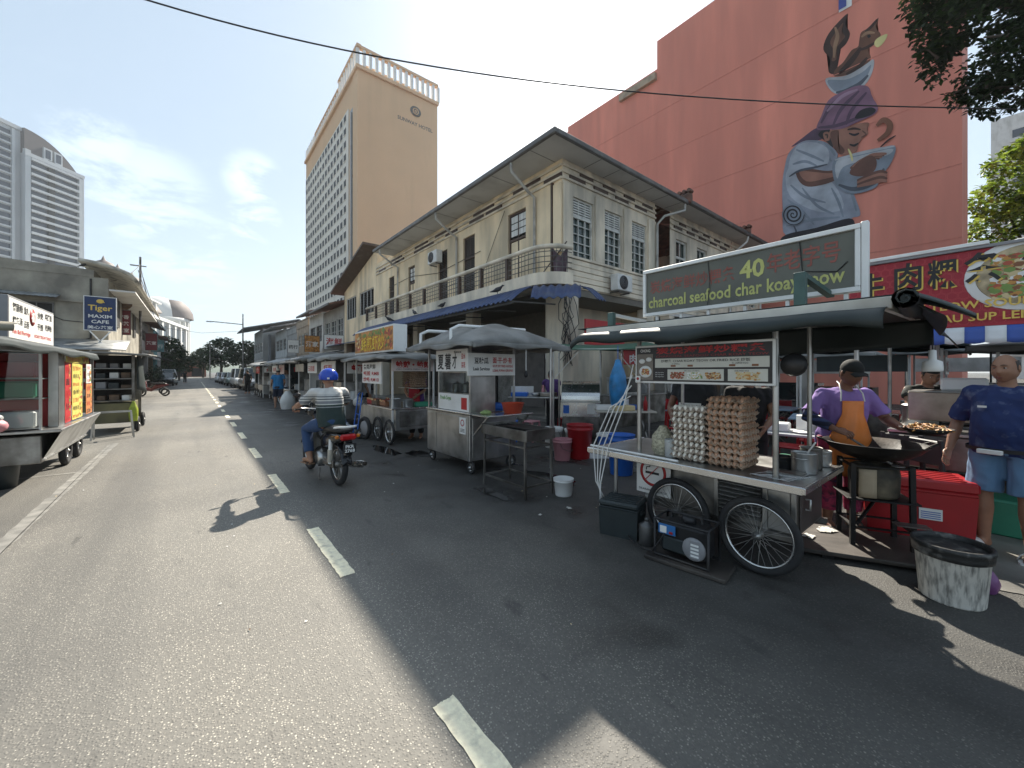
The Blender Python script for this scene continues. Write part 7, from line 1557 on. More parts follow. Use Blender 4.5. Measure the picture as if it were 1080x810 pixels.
batik = cloud_pattern('batik_cloth', ['#2a1f3a','#7a2350','#b0335a','#c86a50','#4a2a60','#201830'], 8)
cookJ = dict(che=(0,-.05,1.22), nec=(.0,-.07,1.37), hed=(.02,-.125,1.50), shL=(.185,-.05,1.315), shR=(-.185,-.05,1.315), wai=(0,-.015,1.05), pel=(0,.02,.90),
    elR=(-.33,-.10,1.09), wrR=(-.20,-.31,1.00), elL=(.30,-.12,1.08), wrL=(.27,-.37,1.03))
ckr = math.atan2(-.62,-.78)+PI/2
ck, J, HM = person('cook in purple shirt, black cap and orange apron stirring the wok', (4.98,.98,0), ckr, cookJ, sc=1.02, skn=skin_d, shirt=purple, pants=batik, sleeve=.85, leg=1.75, w=1.0, belly=.03, headrot=(.32,0,.15), hair='short', limbw=1.08, hand_dirs={'R':((.55,-.75,-.25),(.3,.2,-1),.9),'L':((.0,-.95,.1),(-.3,0,1),.55)})
b = MB(); b.T = HM
rings = []
for i in range(12):
    ph = PI/2-(PI*.5)*i/11; rings.append([Vector((.082*math.cos(ph)*math.cos(a),.102*math.cos(ph)*math.sin(a)+.003,.040+.098*math.sin(ph))) for a in [2*PI*j/28 for j in range(28)]])
capm = cot('black_cap_cloth', (.016,.017,.016)); b.loft(rings, capm); b.sheet(lambda a, t: ((a-.5)*.15*(1-.25*t), -.085-.075*t*(1-((a-.5)*2)**2*.45), .044-.018*t-.02*((a-.5)*2)**2), 14, 6, capm, .005); b.build('cap', ck)
b = MB()
def front_y(x, z): return -.165-.09*math.exp(-((z-1.02)/.16)**2)+(.25 if False else 0)+.9*x*x
b.sheet(lambda a, t: ((a-.5)*(.17+.17*min(1,max(0,t-.18)*3.2)), (-.20-.022*math.sin(min(1,t*1.8)*PI*.6)+1.1*((a-.5)*(.20+.30*min(1,t*2.2)))**2)+.055*max(0,t-.5)+.012*math.sin(a*17+t*6)*t, 1.25-.70*t), 24, 26, orangev, .004)
b.build('apron', ck)
b = MB()
for s_ in (-1,1): b.tube([(s_*.095,-.185,1.245),(s_*.085,-.175,1.32),(s_*.062,-.10,1.405),(s_*.03,-.0,1.425)],.006,inkw,6)
b.build('apron_strap', ck)
b = MB(); slv = ramp_mat('sleeve_bands', [(-2,'#1b2038')]+[(.90+.03*i, ['#1b2038','#3a4670'][i % 2]) for i in range(14)], 2)
e, w_ = J['elR'], J['wrR']; s_ = J['shR']; b.tube([s_.lerp(e,.8),e,e.lerp(w_,.45),e.lerp(w_,.85)],[.058,.054,.048,.038],slv,14,True); b.build('arm_sleeve', ck)
b = MB(); b.tube([(-.135,-.36,.965),(-.03,-.50,.86),(.05,-.62,.78)],.010,steel_d,7); b.lathe([(.005,0),(.04,0),(.045,.004),(.005,.004)],(.075,-.65,.765),steel_d,12); b.build('spatula', loc=(4.98,.98,0), rz=ckr, label='long iron spatula in the right hand of the cook', category='spatula')
pn = thing('food_pan', 'dark pan heaped with orange fried noodles in the left hand of the cook', 'pan', tuple(frame((4.98,.98,0),ckr) @ Vector((.30,-.60,1.035))), 0)
b = MB(); b.lathe([(.01,0),(.10,.002),(.165,.05),(.16,.052),(.095,.008),(.01,.006)],(0,0,0),soot,26); b.build('bowl', pn)
b = MB(); rr = random.Random(9)
for i in range(110):
    a = rr.random()*6.28; q = rr.random()**.5*.13; x = q*math.cos(a); y_ = q*math.sin(a); hz_ = .045*(1-(q/.14)**2)+.03
    b.tube([(x,y_,hz_),(x+rr.uniform(-.03,.03),y_+rr.uniform(-.03,.03),hz_+.012),(x+rr.uniform(-.05,.05),y_+rr.uniform(-.05,.05),hz_-.004)],.0055,[fo1,fo4,fo2,fo1][i % 4],4)
b.build('noodles', pn)['kind'] = 'stuff'
# --- the man in blue
navyc = cot('navy_cotton', '#20305e'); denim = cot('faded_denim', '#5f7f9f')
spot = M('navy_cotton_spotted', lin('#20305e'), .85, 0, .12, 7, bump=.12, bs=55, dirt=.16, dcol=lin('#8f9ab0'), ds=11)
mnr = math.atan2(.30,-.95)+PI/2
mn, J, HM = person('balding heavy man in navy t-shirt and denim shorts looking toward the wok', (5.36,-.045,0), mnr, dict(elL=(.31,.05,1.10),wrL=(.30,-.08,.87),elR=(-.31,.06,1.10),wrR=(-.325,-.06,.84),shL=(.195,.01,1.375),shR=(-.195,.01,1.375),hiL=(.105,0,.9),hiR=(-.105,0,.9),knL=(.13,-.03,.49),knR=(-.13,-.01,.49),anL=(.14,.0,.085),anR=(-.14,.03,.085),toL=(.17,-.17,.03),toR=(-.17,-.15,.03)), sc=1.0, shirt=spot, pants=denim, sleeve=.92, leg=.92, w=1.06, belly=.058, hair='thin', limbw=1.1, headrot=(.10,0,-.12), sw=.03)
b = MB()
for s_ in (-1,1):
    x_ = s_*.155; b.prism([(x_+s_*.012*math.sin(a)*1.0+.052*math.cos(a)*(1 if abs(math.sin(a)) < .9 else .8), -.055+.15*math.sin(a), .0) for a in [2*PI*k/18 for k in range(18)]],(0,0,.022),inkw)
    b.sheet(lambda a, t: (x_+(a-.5)*.125, -.13+.085*t, .02+.075*math.sin(PI*a)**.7), 12, 4, inkw, .006)
b.build('sandals', mn)
b = MB(); b.loft([ering(J['pel']+Vector((0,-.03,-.05)),(1,0,0),(0,1,0),.222,.185,24),ering(J['pel']+Vector((0,-.03,-.018)),(1,0,0),(0,1,0),.222,.19,24)],blackm,True,False); b.box(-.09,.05,-.25,-.21,.865,.90,signw,.004); b.build('waist_pouch', mn)
b = MB(); b.torus(tuple(J['wrL'].lerp(J['elL'],.12)),.036,.009,blackm,'z',18,6); b.build('wristwatch', mn)
b = MB(); b.box(-.105,-.055,-.188,-.172,1.245,1.262,inkw); b.build('name_badge', mn)
# --- two helpers behind the egg cart
p_, J, HM = person('worker in charcoal t-shirt standing behind the white eggs', (4.62,2.28,0), R(-78), dict(elL=(.24,-.08,1.12),wrL=(.15,-.28,1.0),elR=(-.24,-.08,1.12),wrR=(-.15,-.28,1.0)), sc=1.0, skn=skin_d, shirt=cot('charcoal_cotton',(.025,.026,.03)), pants=cot('black_trouser',(.02,.02,.022)), leg=1.9)
b = MB(); b.box(-.11,.13,-.19,-.183,1.06,1.19,signw); text(b,'NO PLACE',inkk,.05,(-.09,-.192,1.11),width=.19,bold=.03); b.build('shirt_print', p_)
person('worker in black t-shirt standing behind the brown eggs', (4.72,1.72,0), R(-70), dict(elL=(.24,-.08,1.12),wrL=(.15,-.28,1.0),elR=(-.24,-.08,1.12),wrR=(-.15,-.28,1.0)), sc=.97, shirt=cot('black_cotton',(.012,.012,.013)), pants=cot('black_trouser',(.02,.02,.022)), leg=1.9)
# --- others
person('helper in dark purple shirt bending by the steel oven', (6.95,6.95,0), R(150), dict(che=(0,-.10,1.22),nec=(0,-.16,1.36),hed=(0,-.24,1.47),shL=(.17,-.13,1.32),shR=(-.17,-.13,1.32),elL=(.2,-.3,1.15),wrL=(.12,-.5,1.05),elR=(-.2,-.3,1.15),wrR=(-.12,-.5,1.05)), shirt=cot('dark_purple_cotton',(.07,.03,.13)), pants=cot('black_trouser',(.02,.02,.022)), leg=1.9, simple=True)
person('vendor in dark shirt leaning over the banner stall counter', (7.2,.62,0), R(-60), dict(che=(0,-.08,1.24),nec=(0,-.13,1.39),hed=(0,-.20,1.50),shL=(.175,-.10,1.34),shR=(-.175,-.10,1.34),elL=(.22,-.25,1.14),wrL=(.1,-.42,1.05),elR=(-.22,-.25,1.14),wrR=(-.1,-.42,1.05)), shirt=cot('dark_green_cotton',(.02,.025,.022)), pants=cot('black_trouser',(.02,.02,.022)), leg=1.9, simple=True, headrot=(.4,0,0))
v3, J, HM = person('vendor in purple shirt, red apron and black cap at the orange sign cart', (4.05,8.55,0), R(-40), dict(elL=(.22,-.12,1.12),wrL=(.12,-.34,1.02),elR=(-.22,-.12,1.12),wrR=(-.12,-.34,1.02)), shirt=cot('violet_cotton',(.10,.04,.18)), pants=cot('black_trouser',(.02,.02,.022)), leg=1.9, simple=True, headrot=(.3,0,0))
b = MB(); b.box(-.13,.13,-.19,-.165,.72,1.28,cot('red_cloth',(.35,.02,.03)),.02); b.build('apron', v3); b = MB(); b.T = HM; b.lathe([(.09,.03),(.088,.07),(.07,.11),(.02,.13)],(0,0,0),capm,18,sy=1.15); b.build('cap', v3)
person('man in a white shirt standing at the kerb beyond the motorcycle', (4.15,12.3,0), R(80), None, shirt=cot('white_cotton',(.6,.6,.62)), pants=cot('black_trouser',(.02,.02,.022)), leg=1.9, simple=True)
wk_, J, HM = person('man in bright blue shirt and dark shorts walking away along the carts', (2.75,18.9,0), R(175), dict(knL=(.10,-.10,.50),anL=(.10,.02,.12),toL=(.11,-.12,.05),anR=(-.10,.10,.09),toR=(-.11,-.06,.03),wrR=(-.22,-.22,.95),wrL=(.24,-.2,.95)), shirt=cot('bright_blue_cotton',(.02,.16,.36)), pants=cot('dark_shorts',(.015,.02,.04)), leg=.95, simple=True, w=1.12, face=False)
b = MB(); b.T = HM; b.lathe([(.09,.02),(.09,.06),(.07,.105),(.02,.125)],(0,0,0),M('beige_cap',(.4,.36,.28),.8),18,sy=1.15); b.build('cap', wk_)
bag('white_sack','bulky white sack standing on the road beside the walking man','sack',(3.05,18.6,0),.28,.22,.75,M('white_sack_cloth',(.66,.66,.64),.8,0,.08,6,bump=.3,bs=14),15)
person('dark clothed person standing by the last cart', (3.0,33.6,0), R(200), None, shirt=cot('black_cotton',(.012,.012,.013)), pants=cot('black_trouser',(.02,.02,.022)), leg=1.9, simple=True, face=False)
person('person in grey beyond the walking man at a cart', (3.35,20.6,0), R(-60), None, shirt=cot('grey_cotton',(.3,.3,.32)), pants=cot('dark_shorts',(.015,.02,.04)), leg=1.9, simple=True, face=False)
person('person in dark clothes crossing by the far left cars', (-.9,70,0), R(160), None, shirt=cot('black_cotton',(.012,.012,.013)), pants=cot('black_trouser',(.02,.02,.022)), leg=1.9, simple=True, face=False)

# ------------------------------------------------------------------ motorcycle and rider (local +y = heading)
MCL = (1.545, 5.68, 0); MCR = R(4.5)
mc = thing('motorcycle', 'black underbone motorcycle with red tail lamp ridden away down the street', 'motorcycle', MCL, MCR)
mblk = M('gloss_black_paint', (.012,.012,.014), .18, 0, .1, 4, dirt=.2, dcol=(.06,.055,.05)); mcream = M('cream_legshield', (.48,.45,.38), .4, 0, .08, 5, dirt=.4); chrome = M('dull_chrome', (.55,.54,.52), .25, .95, .12, 8, dirt=.35, dcol=(.15,.14,.12))
for y_, nm in ((0,'rear'),(1.24,'front')):
    w_ = MB(); w_.torus((0,y_,.285),.245,.042,rubber,'x',40,10,.9); wo = w_.build('wheel', mc)
    b = MB(); b.torus((0,y_,.285),.205,.012,chrome,'x',36,6,1.8); b.build('rim', wo)
    b = MB()
    for i in range(10): a = 2*PI*i/10; b.bar((0,y_+.03*math.cos(a),.285+.03*math.sin(a)),(0,y_+.205*math.cos(a+.12),.285+.205*math.sin(a+.12)),.018,.014,steel_d)
    b.build('spokes', wo)
    b = MB(); b.lathe([(.01,-.07),(.05,-.06),(.06,0),(.05,.06),(.01,.07)],(0,y_,.285),steel_d,18,'x'); b.build('hub', wo)
b = MB(); b.sheet(lambda a,t: ((t-.5)*.13, -.0-.315*math.cos(.15+a*1.75)*1.0, .30+.30*math.sin(.15+a*1.75)-.02*abs(t-.5)*4), 16, 6, mblk, .008); b.build('rear_fender', mc)
b = MB(); b.sheet(lambda a,t: ((t-.5)*.12, 1.24+.305*math.cos(.5+a*1.9), .285+.305*math.sin(.5+a*1.9)-.02*abs(t-.5)*4), 14, 6, mblk, .008); b.build('front_fender', mc)
b = MB(); b.loft([ering((0,y_,z),(1,0,0),(0,0,1),rx,rz_,14,.8) for y_,z,rx,rz_ in ((-.30,.775,.03,.012),(-.26,.775,.105,.035),(-.05,.775,.125,.05),(.22,.755,.125,.05),(.45,.74,.10,.045),(.56,.72,.05,.03))],M('black_vinyl_seat',(.018,.018,.018),.55,0,.2,20,bump=.1,bs=90)); b.build('seat', mc)
b = MB(); b.loft([ering((0,y_,z),(1,0,0),(0,0,1),rx,rz_,14,.75) for y_,z,rx,rz_ in ((-.36,.70,.05,.02),(-.30,.69,.09,.05),(-.05,.66,.125,.085),(.2,.60,.13,.12),(.42,.56,.10,.12),(.52,.54,.06,.08))],mblk); b.build('side_panels', mc)
b = MB(); b.box(-.105,.105,-.375,-.31,.655,.735,M('red_lens',(.42,.012,.015),.15,0,.1,10),.025); b.build('tail_light', mc)
for s_ in (-1,1): b = MB(); b.box(s_*.115,s_*.16,-.345,-.30,.68,.725,M('amber_lens',(.5,.16,.02),.2),.012); b.build('indicator', mc)
b = MB(); b.box(-.085,.085,-.395,-.388,.50,.62,inkk,.004); po = b.build('number_plate', mc); b = MB(); text(b,'PKR',inkw,.055,(0,-.396,.562),width=.11,align='CENTER',bold=.03); text(b,'2768',inkw,.055,(0,-.396,.508),width=.13,align='CENTER',bold=.03); b.build('lettering', po)
b = MB(); b.tube([(-.10,-.12,.80),(-.11,-.32,.83),(-.06,-.40,.835),(.06,-.40,.835),(.11,-.32,.83),(.10,-.12,.80)],.014,white,8); b.build('grab_rail', mc)
b = MB(); b.box(-.05,.05,-.37,-.32,.45,.66,mblk,.015); b.build('plate_bracket', mc)
b = MB(); b.box(-.13,.13,.36,.62,.24,.46,steel_d,.04); b.lathe([(.01,-.15),(.09,-.15),(.10,-.1),(.10,.1),(.09,.15),(.01,.15)],(0,.42,.33),steel,18,'x'); b.lathe([(.05,0),(.055,.02),(.055,.16),(.05,.18)],(0,.64,.36),steel_d,14,'y'); b.build('engine', mc)
b = MB(); b.tube([(.10,.62,.28),(.13,.5,.20),(.14,.2,.22),(.15,.05,.25)],.02,chrome,8); b.tube([(.15,.06,.25),(.155,-.1,.28),(.16,-.40,.33),(.16,-.48,.345)],[.03,.046,.05,.035],chrome,14); b.lathe([(.004,-.01),(.03,0)],(.16,-.49,.347),soot,12,'y',cap=True); b.build('exhaust', mc)
b = MB(); b.tube([(-.09,.0,.285),(-.095,.42,.32)],.02,steel_d,8); b.tube([(.09,.0,.285),(.095,.42,.32)],.02,steel_d,8); b.box(-.10,-.075,-.05,.45,.25,.36,steel_d,.02); b.build('swing_arm', mc)
for s_ in (-1,1): b = MB(); b.tube([(s_*.105,.02,.31),(s_*.11,-.02,.64)],.026,inkw,10); b.tube([(s_*.105,.02,.33),(s_*.11,-.005,.5)],.034,mcream,10); b.build('shock_absorber', mc)
b = MB(); b.sheet(lambda a,t:((a-.5)*(.50-.12*t), .86-.10*(1-((a-.5)*2)**2)*-1-.12*abs((a-.5)*2)-.10*t, .74-.44*t), 12, 10, mcream, .012); b.build('leg_shield', mc)
b = MB(); b.tube([(0,.52,.55),(0,.75,.60),(0,.95,.88)],.05,mblk,10); b.build('frame_spine', mc)
b = MB()
for s_ in (-1,1): b.tube([(s_*.07,1.24,.285),(s_*.07,1.05,.75)],.022,chrome,8)
b.build('fork', mc)
b = MB(); b.box(-.09,.09,.93,1.10,.84,1.0,mblk,.05); b.tube([(-.33,.80,1.0),(-.2,.93,1.0),(0,.96,.97),(.2,.93,1.0),(.33,.80,1.0)],.013,chrome,8); b.build('handlebar', mc)
for s_ in (-1,1): b = MB(); b.tube([(s_*.33,.80,1.0),(s_*.235,.88,1.0)],.019,rubber,8); b.build('grip', mc)
for s_ in (-1,1):
    b = MB(); b.tube([(s_*.22,.9,1.0),(s_*.27,.86,1.16)],.006,blackm,6); b.ell((s_*.29,.86,1.20),.055,.012,.036,blackm); b.build('mirror', mc)
b = MB()
for s_ in (-1,1): b.bar((s_*.10,.50,.24),(s_*.26,.50,.25),.03,.025,rubber)
b.bar((-.12,.2,.26),(-.2,.2,.27),.025,.02,rubber); b.tube([(-.13,.35,.2),(-.16,.3,.08),(-.17,.22,.06)],.01,steel_d,6); b.build('foot_pegs', mc)
stripes = ramp_mat('striped_knit', [(0,'#2b3a38'),(1.045,'#8f9292'),(1.06,'#2b3a38'),(1.085,'#c9c8c2'),(1.10,'#7d8084'),(1.135,'#c9c8c2'),(1.155,'#4d5258'),(1.17,'#c9c8c2'),(1.19,'#5d6268'),(1.205,'#b9b9b6'),(1.235,'#cfcdc8')], 2, .85, 8, .18)
jeans = cot('dark_jeans', '#2c4468')
RJ = dict(pel=(0,-.05,.86), wai=(0,-.07,1.0), che=(0,-.115,1.17), nec=(0,-.15,1.335), hed=(0,-.185,1.455), shL=(.19,-.14,1.27), shR=(-.19,-.14,1.27), elL=(.33,-.36,1.08), wrL=(.33,-.63,1.025), elR=(-.33,-.36,1.08), wrR=(-.33,-.63,1.025),
    hiL=(.11,-.06,.83), hiR=(-.11,-.06,.83), knL=(.21,-.45,.72), knR=(-.21,-.45,.72), anL=(.215,-.30,.325), anR=(-.215,-.30,.325), toL=(.235,-.48,.275), toR=(-.235,-.48,.275))
rd, J, HM = person('motorcycle rider in striped shirt, jeans and bright blue helmet', tuple(frame(MCL,MCR) @ Vector((0,.22,.0))), MCR+PI, RJ, skn=skin, shirt=stripes, pants=jeans, sleeve=.8, leg=1.8, w=1.02, belly=.02, hair=None, limbw=1.05, face=True, shirt_lo=-.10, sw=.03, hand_dirs={'L':((-.35,-.8,-.35),(0,-.1,-1),1.0),'R':((.35,-.8,-.35),(0,-.1,-1),1.0)})
b = MB(); b.T = HM; hb_ = M('helmet_blue',(.015,.06,.42),.15,0,.08,4); rings = []
for i in range(16):
    ph = PI/2-(PI*.60)*i/15; rings.append([Vector((.128*math.cos(ph)*math.cos(a),.142*math.cos(ph)*math.sin(a)+.008,.018+.130*math.sin(ph))) for a in [2*PI*j/32 for j in range(32)]])
b.loft(rings, hb_); b.build('helmet', rd)
b = MB(); b.T = HM; b.torus((0,.008,-.024),.122,.008,blackm,'z',32,6); b.sheet(lambda a,t:((a-.5)*.20,-.12-.06*t*(1-((a-.5)*2)**2*.4),.05-.01*t),12,4,hb_,.004); b.box(.03,.06,.132,.145,-.012,.012,inkw,.002); b.build('helmet_trim', rd)
b = MB()
for s_ in 'LR':
    a = J['an'+s_]; t_ = J['to'+s_]; dr = (t_-a); dr.z = 0; dr.normalize(); h0 = a-dr*.07+Vector((0,0,-.078)); b.bar(h0, t_+dr*.03+Vector((0,0,-.035)), .085, .016, M('tan_slipper',(.22,.13,.08),.6))
b.build('slippers', rd)
# ------------------------------------------------------------------ parked cars (local +y = front)
def car(loc, rz, paint, label, kind='sedan'):
    t = thing('parked_car', label, 'car', loc, rz)
    if kind == 'van': prof = [(-2.0,.45,.78,.9),(-1.98,.95,.82,.9),(-1.85,1.75,.72,.9),(-.9,1.85,.72,.9),(.9,1.80,.72,.9),(1.55,1.15,.80,.9),(2.0,1.0,.80,.9),(2.1,.55,.76,.9)]
    W_ = .85 if kind != 'van' else .84
    def body_ring(y, z0, z1, w): return ering((0,y,(z0+z1)/2),(1,0,0),(0,0,1),w,(z1-z0)/2,20,.45)
    b = MB(); secs = [(-2.1,.42,.72,.70),(-2.02,.30,.88,.80),(-1.5,.22,.95,W_),(-.5,.20,.96,W_+.01),(.7,.20,.95,W_+.01),(1.5,.22,.90,W_),(1.98,.30,.78,.80),(2.1,.40,.65,.68)]
    if kind == 'van': secs = [(y,z0,z1+.08,w) for y,z0,z1,w in secs]
    b.loft([body_ring(*s_) for s_ in secs], paint); b.build('body', t)
    h = 1.45 if kind != 'van' else 1.85; b0, b1, t0, t1 = (-1.75,1.15,-1.0,.25) if kind == 'sedan' else (-2.0,1.2,-1.85,.55)
    zb = .90 if kind != 'van' else .98
    vs = [(-.76,b0,zb),(.76,b0,zb),(.76,b1,zb),(-.76,b1,zb),(-.60,t0,h),(.60,t0,h),(.60,t1,h),(-.60,t1,h)]
    b = MB(); b.add(vs,[(4,5,6,7)],paint); 
    for q in ((0,4),(1,5),(2,6),(3,7)): b.bar(vs[q[0]],vs[q[1]],.07,.07,paint)
    b.box(-.61,.61,t0,t1,h-.04,h+.02,paint,.02); b.build('cabin_roof', t)
    ins = lambda p: (p[0]*.985,p[1],p[2])
    for nm, idx in (('rear_window',(0,1,5,4)),('windscreen',(2,3,7,6)),('side_window',(1,2,6,5)),('side_window',(3,0,4,7))):
        b = MB(); b.poly([ins(vs[i]) for i in idx], glass_d); b.build(nm, t)
    for x_ in (-.74,.74):
        for y_ in (-1.3,1.35):
            b = MB(); b.torus((x_,y_,.30),.22,.085,rubber,'x',24,8,1.1); wo = b.build('wheel', t); b = MB(); b.lathe([(.01,-.07),(.16,-.06),(.17,0),(.16,.06),(.01,.07)],(x_,y_,.30),steel,16,'x'); b.build('rim', wo)
    for s_ in (-1,1): b = MB(); b.box(s_*.45,s_*.74,2.0,2.07,.60,.74,M('lamp_glass',(.6,.62,.62),.1,.2),.03); b.build('headlight', t); b = MB(); b.box(s_*.5,s_*.76,-2.1,-2.0,.64,.82,redp,.03); b.build('tail_light', t)
    b = MB(); b.box(-.26,.26,2.085,2.11,.42,.54,inkk); b.build('number_plate', t); b = MB(); b.box(-.42,.42,2.03,2.09,.58,.68,blackm,.01); b.build('grille', t)
silver = M('silver_car_paint',(.42,.43,.44),.25,.5,.05,3); wcar = M('white_car_paint',(.66,.67,.67),.25,0,.05,3); bcar = M('black_car_paint',(.02,.022,.026),.15,0,.1,3); gcar = M('green_car_paint',(.30,.36,.33),.25,.3,.05,3)
for y_, m_, lb, kd, x_ in [(40.5,silver,'silver van parked just past the last right hand cart','van',3.95),(47,wcar,'white hatchback behind the silver van','van',3.75),(54,gcar,'pale green car in the middle of the right parked line','sedan',3.55),(61.5,silver,'silver sedan next to last in the right parked line','sedan',3.4),(70,wcar,'white sedan farthest in the right parked line','sedan',3.3)]: car((x_,y_,0), PI+.04, m_, lb, kd)
car((-2.35,58,0), PI-.08, bcar, 'black car parked on the left facing the camera', 'sedan'); car((-2.5,65,0), PI-.05, silver, 'silver car parked behind the black car on the left', 'sedan'); car((-2.6,71.5,0), PI, wcar, 'white car last in the left parked line', 'van')
for i,(x_,y_,lb) in enumerate([(-1.95,33.5,'dark red scooter parked by the left shophouses'),(-2.2,36.0,'black scooter parked behind the red one on the left')]):
    t = thing('scooter', lb, 'scooter', (x_,y_,0), R(70+20*i)); col_ = [M('maroon_scooter_paint',(.10,.012,.015),.3),mblk][i]
    for q in (-.6,.6): w_ = MB(); w_.torus((0,q,.25),.2,.05,rubber,'x',22,7); w_.build('wheel', t)
    b = MB(); b.loft([ering((0,y2,z),(1,0,0),(0,0,1),rx,rz_,12) for y2,z,rx,rz_ in ((-.75,.72,.05,.03),(-.5,.68,.13,.10),(-.1,.58,.14,.16),(.1,.4,.12,.1),(.35,.45,.10,.10))],col_); b.build('body', t)
    b = MB(); b.box(-.13,.13,-.65,.05,.76,.82,blackm,.03); b.build('seat', t); b = MB(); b.tube([(0,.6,.25),(0,.42,.95)],.03,steel_d,8); b.tube([(-.3,.35,1.0),(0,.42,1.0),(.3,.35,1.0)],.015,blackm,7); b.box(-.15,.15,.38,.52,.5,.95,col_,.05); b.build('steering', t)
# ------------------------------------------------------------------ street lamps, poles and the wire
for x_, y_, h_, lb, arm in ((4.7,58,8.6,'tall grey street lamp with long double arm over the parked cars',-3.2),(2.6,100,7.5,'pale street lamp far away in front of the trees',.9)):
    t = thing('street_lamp', lb, 'street lamp', (x_,y_,0)); b = MB(); b.tube([(0,0,0),(0,0,h_*.5),(0,0,h_)],[.11,.09,.06],steel_d,10); b.build('pole', t); b = MB(); b.tube([(0,0,h_-1.3),(arm,0,h_-1.15)],.05,steel_d,7); b.build('arm', t); b = MB(); b.box(arm-.35,arm+.25,-.12,.12,h_-1.25,h_-1.12,white_p,.03); b.build('lamp_head', t)
t = thing('utility_pole','thin grey pole rising between the left shop signs','pole',(-2.75,36,0)); b = MB(); b.tube([(0,0,0),(0,0,9.2)],[.09,.06],steel_d,9); b.build('shaft', t); b = MB(); b.bar((-.5,0,8.6),(.3,0,8.6),.07,.07,steel_d); b.build('crossarm', t)
def ray(px, py, D): k = (px-540)/415; return Vector((S_*D+C_*k*D, C_*D-S_*k*D, 1.55+(392-py)/415*D))
p0, p1, p2 = ray(155,0,5.8), ray(560,85,7.2), ray(975,113,8.1); ctrl = p1*2-(p0+p2)*.5; pe0 = p0-(ctrl-p0)*.8; 
pts = [pe0]+[(p0*(1-t)**2+ctrl*2*t*(1-t)+p2*t*t) for t in [i/24 for i in range(25)]]+[p2+(p2-ctrl)*.6]
b = MB(); b.tube(pts,.012,blackm,6); b.build('overhead_cable', label='black overhead cable sagging across the street and the sky', category='cable')
for i,(a,c,lb) in enumerate([((-2.75,36,8.6),(-3.3,60,6.5),'thin wire from the left pole to the far shophouses'),((-2.75,36,8.7),(-3.5,30,6.4),'short wire from the left pole to the old house')]):
    a, c = Vector(a), Vector(c); b = MB(); b.tube([a.lerp(c,t)-Vector((0,0,1.0*t*(1-t))) for t in [k/10 for k in range(11)]],.018,blackm,5); b.build('wire', label=lb, category='wire')
b = MB(); b.tube([(-5,75,8.0),(1,74.5,7.3),(7,74,8.0)],.02,blackm,5); b.build('wire', label='thin wire crossing the far street by the lamp', category='wire')
# ------------------------------------------------------------------ birds on the blue awning
def bird(loc, rz, label, s_=1.0, dark=True):
    t = thing('pigeon', label, 'bird', loc, rz); m_ = M('pigeon_grey',(.035,.035,.04),.6,0,.3,30); b = MB()
    b.loft([ering((0,y_*s_,z*s_),(1,0,0),(0,.3,1),rx*s_,rz_*s_,12) for y_,z,rx,rz_ in ((.22,.055,.02,.008),(.12,.075,.035,.03),(.02,.11,.06,.065),(-.07,.14,.052,.06),(-.12,.19,.03,.032),(-.14,.22,.028,.03),(-.165,.225,.02,.02),(-.2,.22,.005,.006))],m_)
    for q in (-1,1): b.tube([(q*.02*s_,0,.06*s_),(q*.02*s_,-.01,0)],.006*s_,m_,5)
    b.build('body', t); return t
for i,(x_,y_,z_,lb) in enumerate([(7.50,10.0,4.02,'dark pigeon nearest the corner on the blue awning'),(7.45,13.5,3.98,'dark pigeon second from the corner on the blue awning'),(7.45,15.9,3.98,'dark pigeon third from the corner on the blue awning'),(7.40,18.6,3.97,'dark pigeon farthest from the corner on the blue awning')]): bird((x_,y_,z_), R(40+70*i), lb, 1.15)
bird((-4.2,28.2,6.66), R(60), 'dark bird perched on the old left house')
hcl = thing('hanging_clothes','bundle of dark clothes hung on the balcony corner post','clothes',(8.75,8.45,5.2),R(-40)); b = MB(); b.sheet(lambda a,t:(.5*(a-.5)*(1-.3*t),.08*math.sin(a*7+t*3),-.1-1.0*t+.6*abs(a-.5)),10,10,M('faded_purple_cloth',(.13,.09,.11),.9,0,.3,6)); b.build('cloth', hcl); b = MB(); b.tube([(-.6,.05,-.7),(.2,0,.35)],.02,brownt,6); b.build('pole', hcl)
# ------------------------------------------------------------------ trees
def crown(b, clumps, n, size, mats, rr, flat=.35):
    tot_ = sum(c[1]*c[2]*c[3] for c in clumps)**1.0
    for (c, rx, ry, rz_) in clumps:
        k = int(n*(rx*ry*rz_)/tot_)
        for i in range(k):
            while True:
                p = Vector((rr.uniform(-1,1),rr.uniform(-1,1),rr.uniform(-1,1)))
                if .12 < p.length < 1: break
            p = p*(p.length**-.35); q = Vector(c)+Vector((p.x*rx,p.y*ry,p.z*rz_)); nz_ = noise.noise(q*1.3)
            if nz_ < -.18: continue
            d = Vector((rr.uniform(-1,1),rr.uniform(-1,1),rr.uniform(-.9,.35))).normalized(); s_ = d.cross(Vector((rr.uniform(-.4,.4),rr.uniform(-.4,.4),1))).normalized(); u = s_.cross(d); L_ = size*rr.uniform(.6,1.3); w_ = L_*flat
            b.add([q,q+d*L_*.5+s_*w_+u*w_*.2,q+d*L_,q+d*L_*.5-s_*w_+u*w_*.2],[(0,1,2),(0,2,3)],mats[0] if rr.random() < .7 else mats[1])
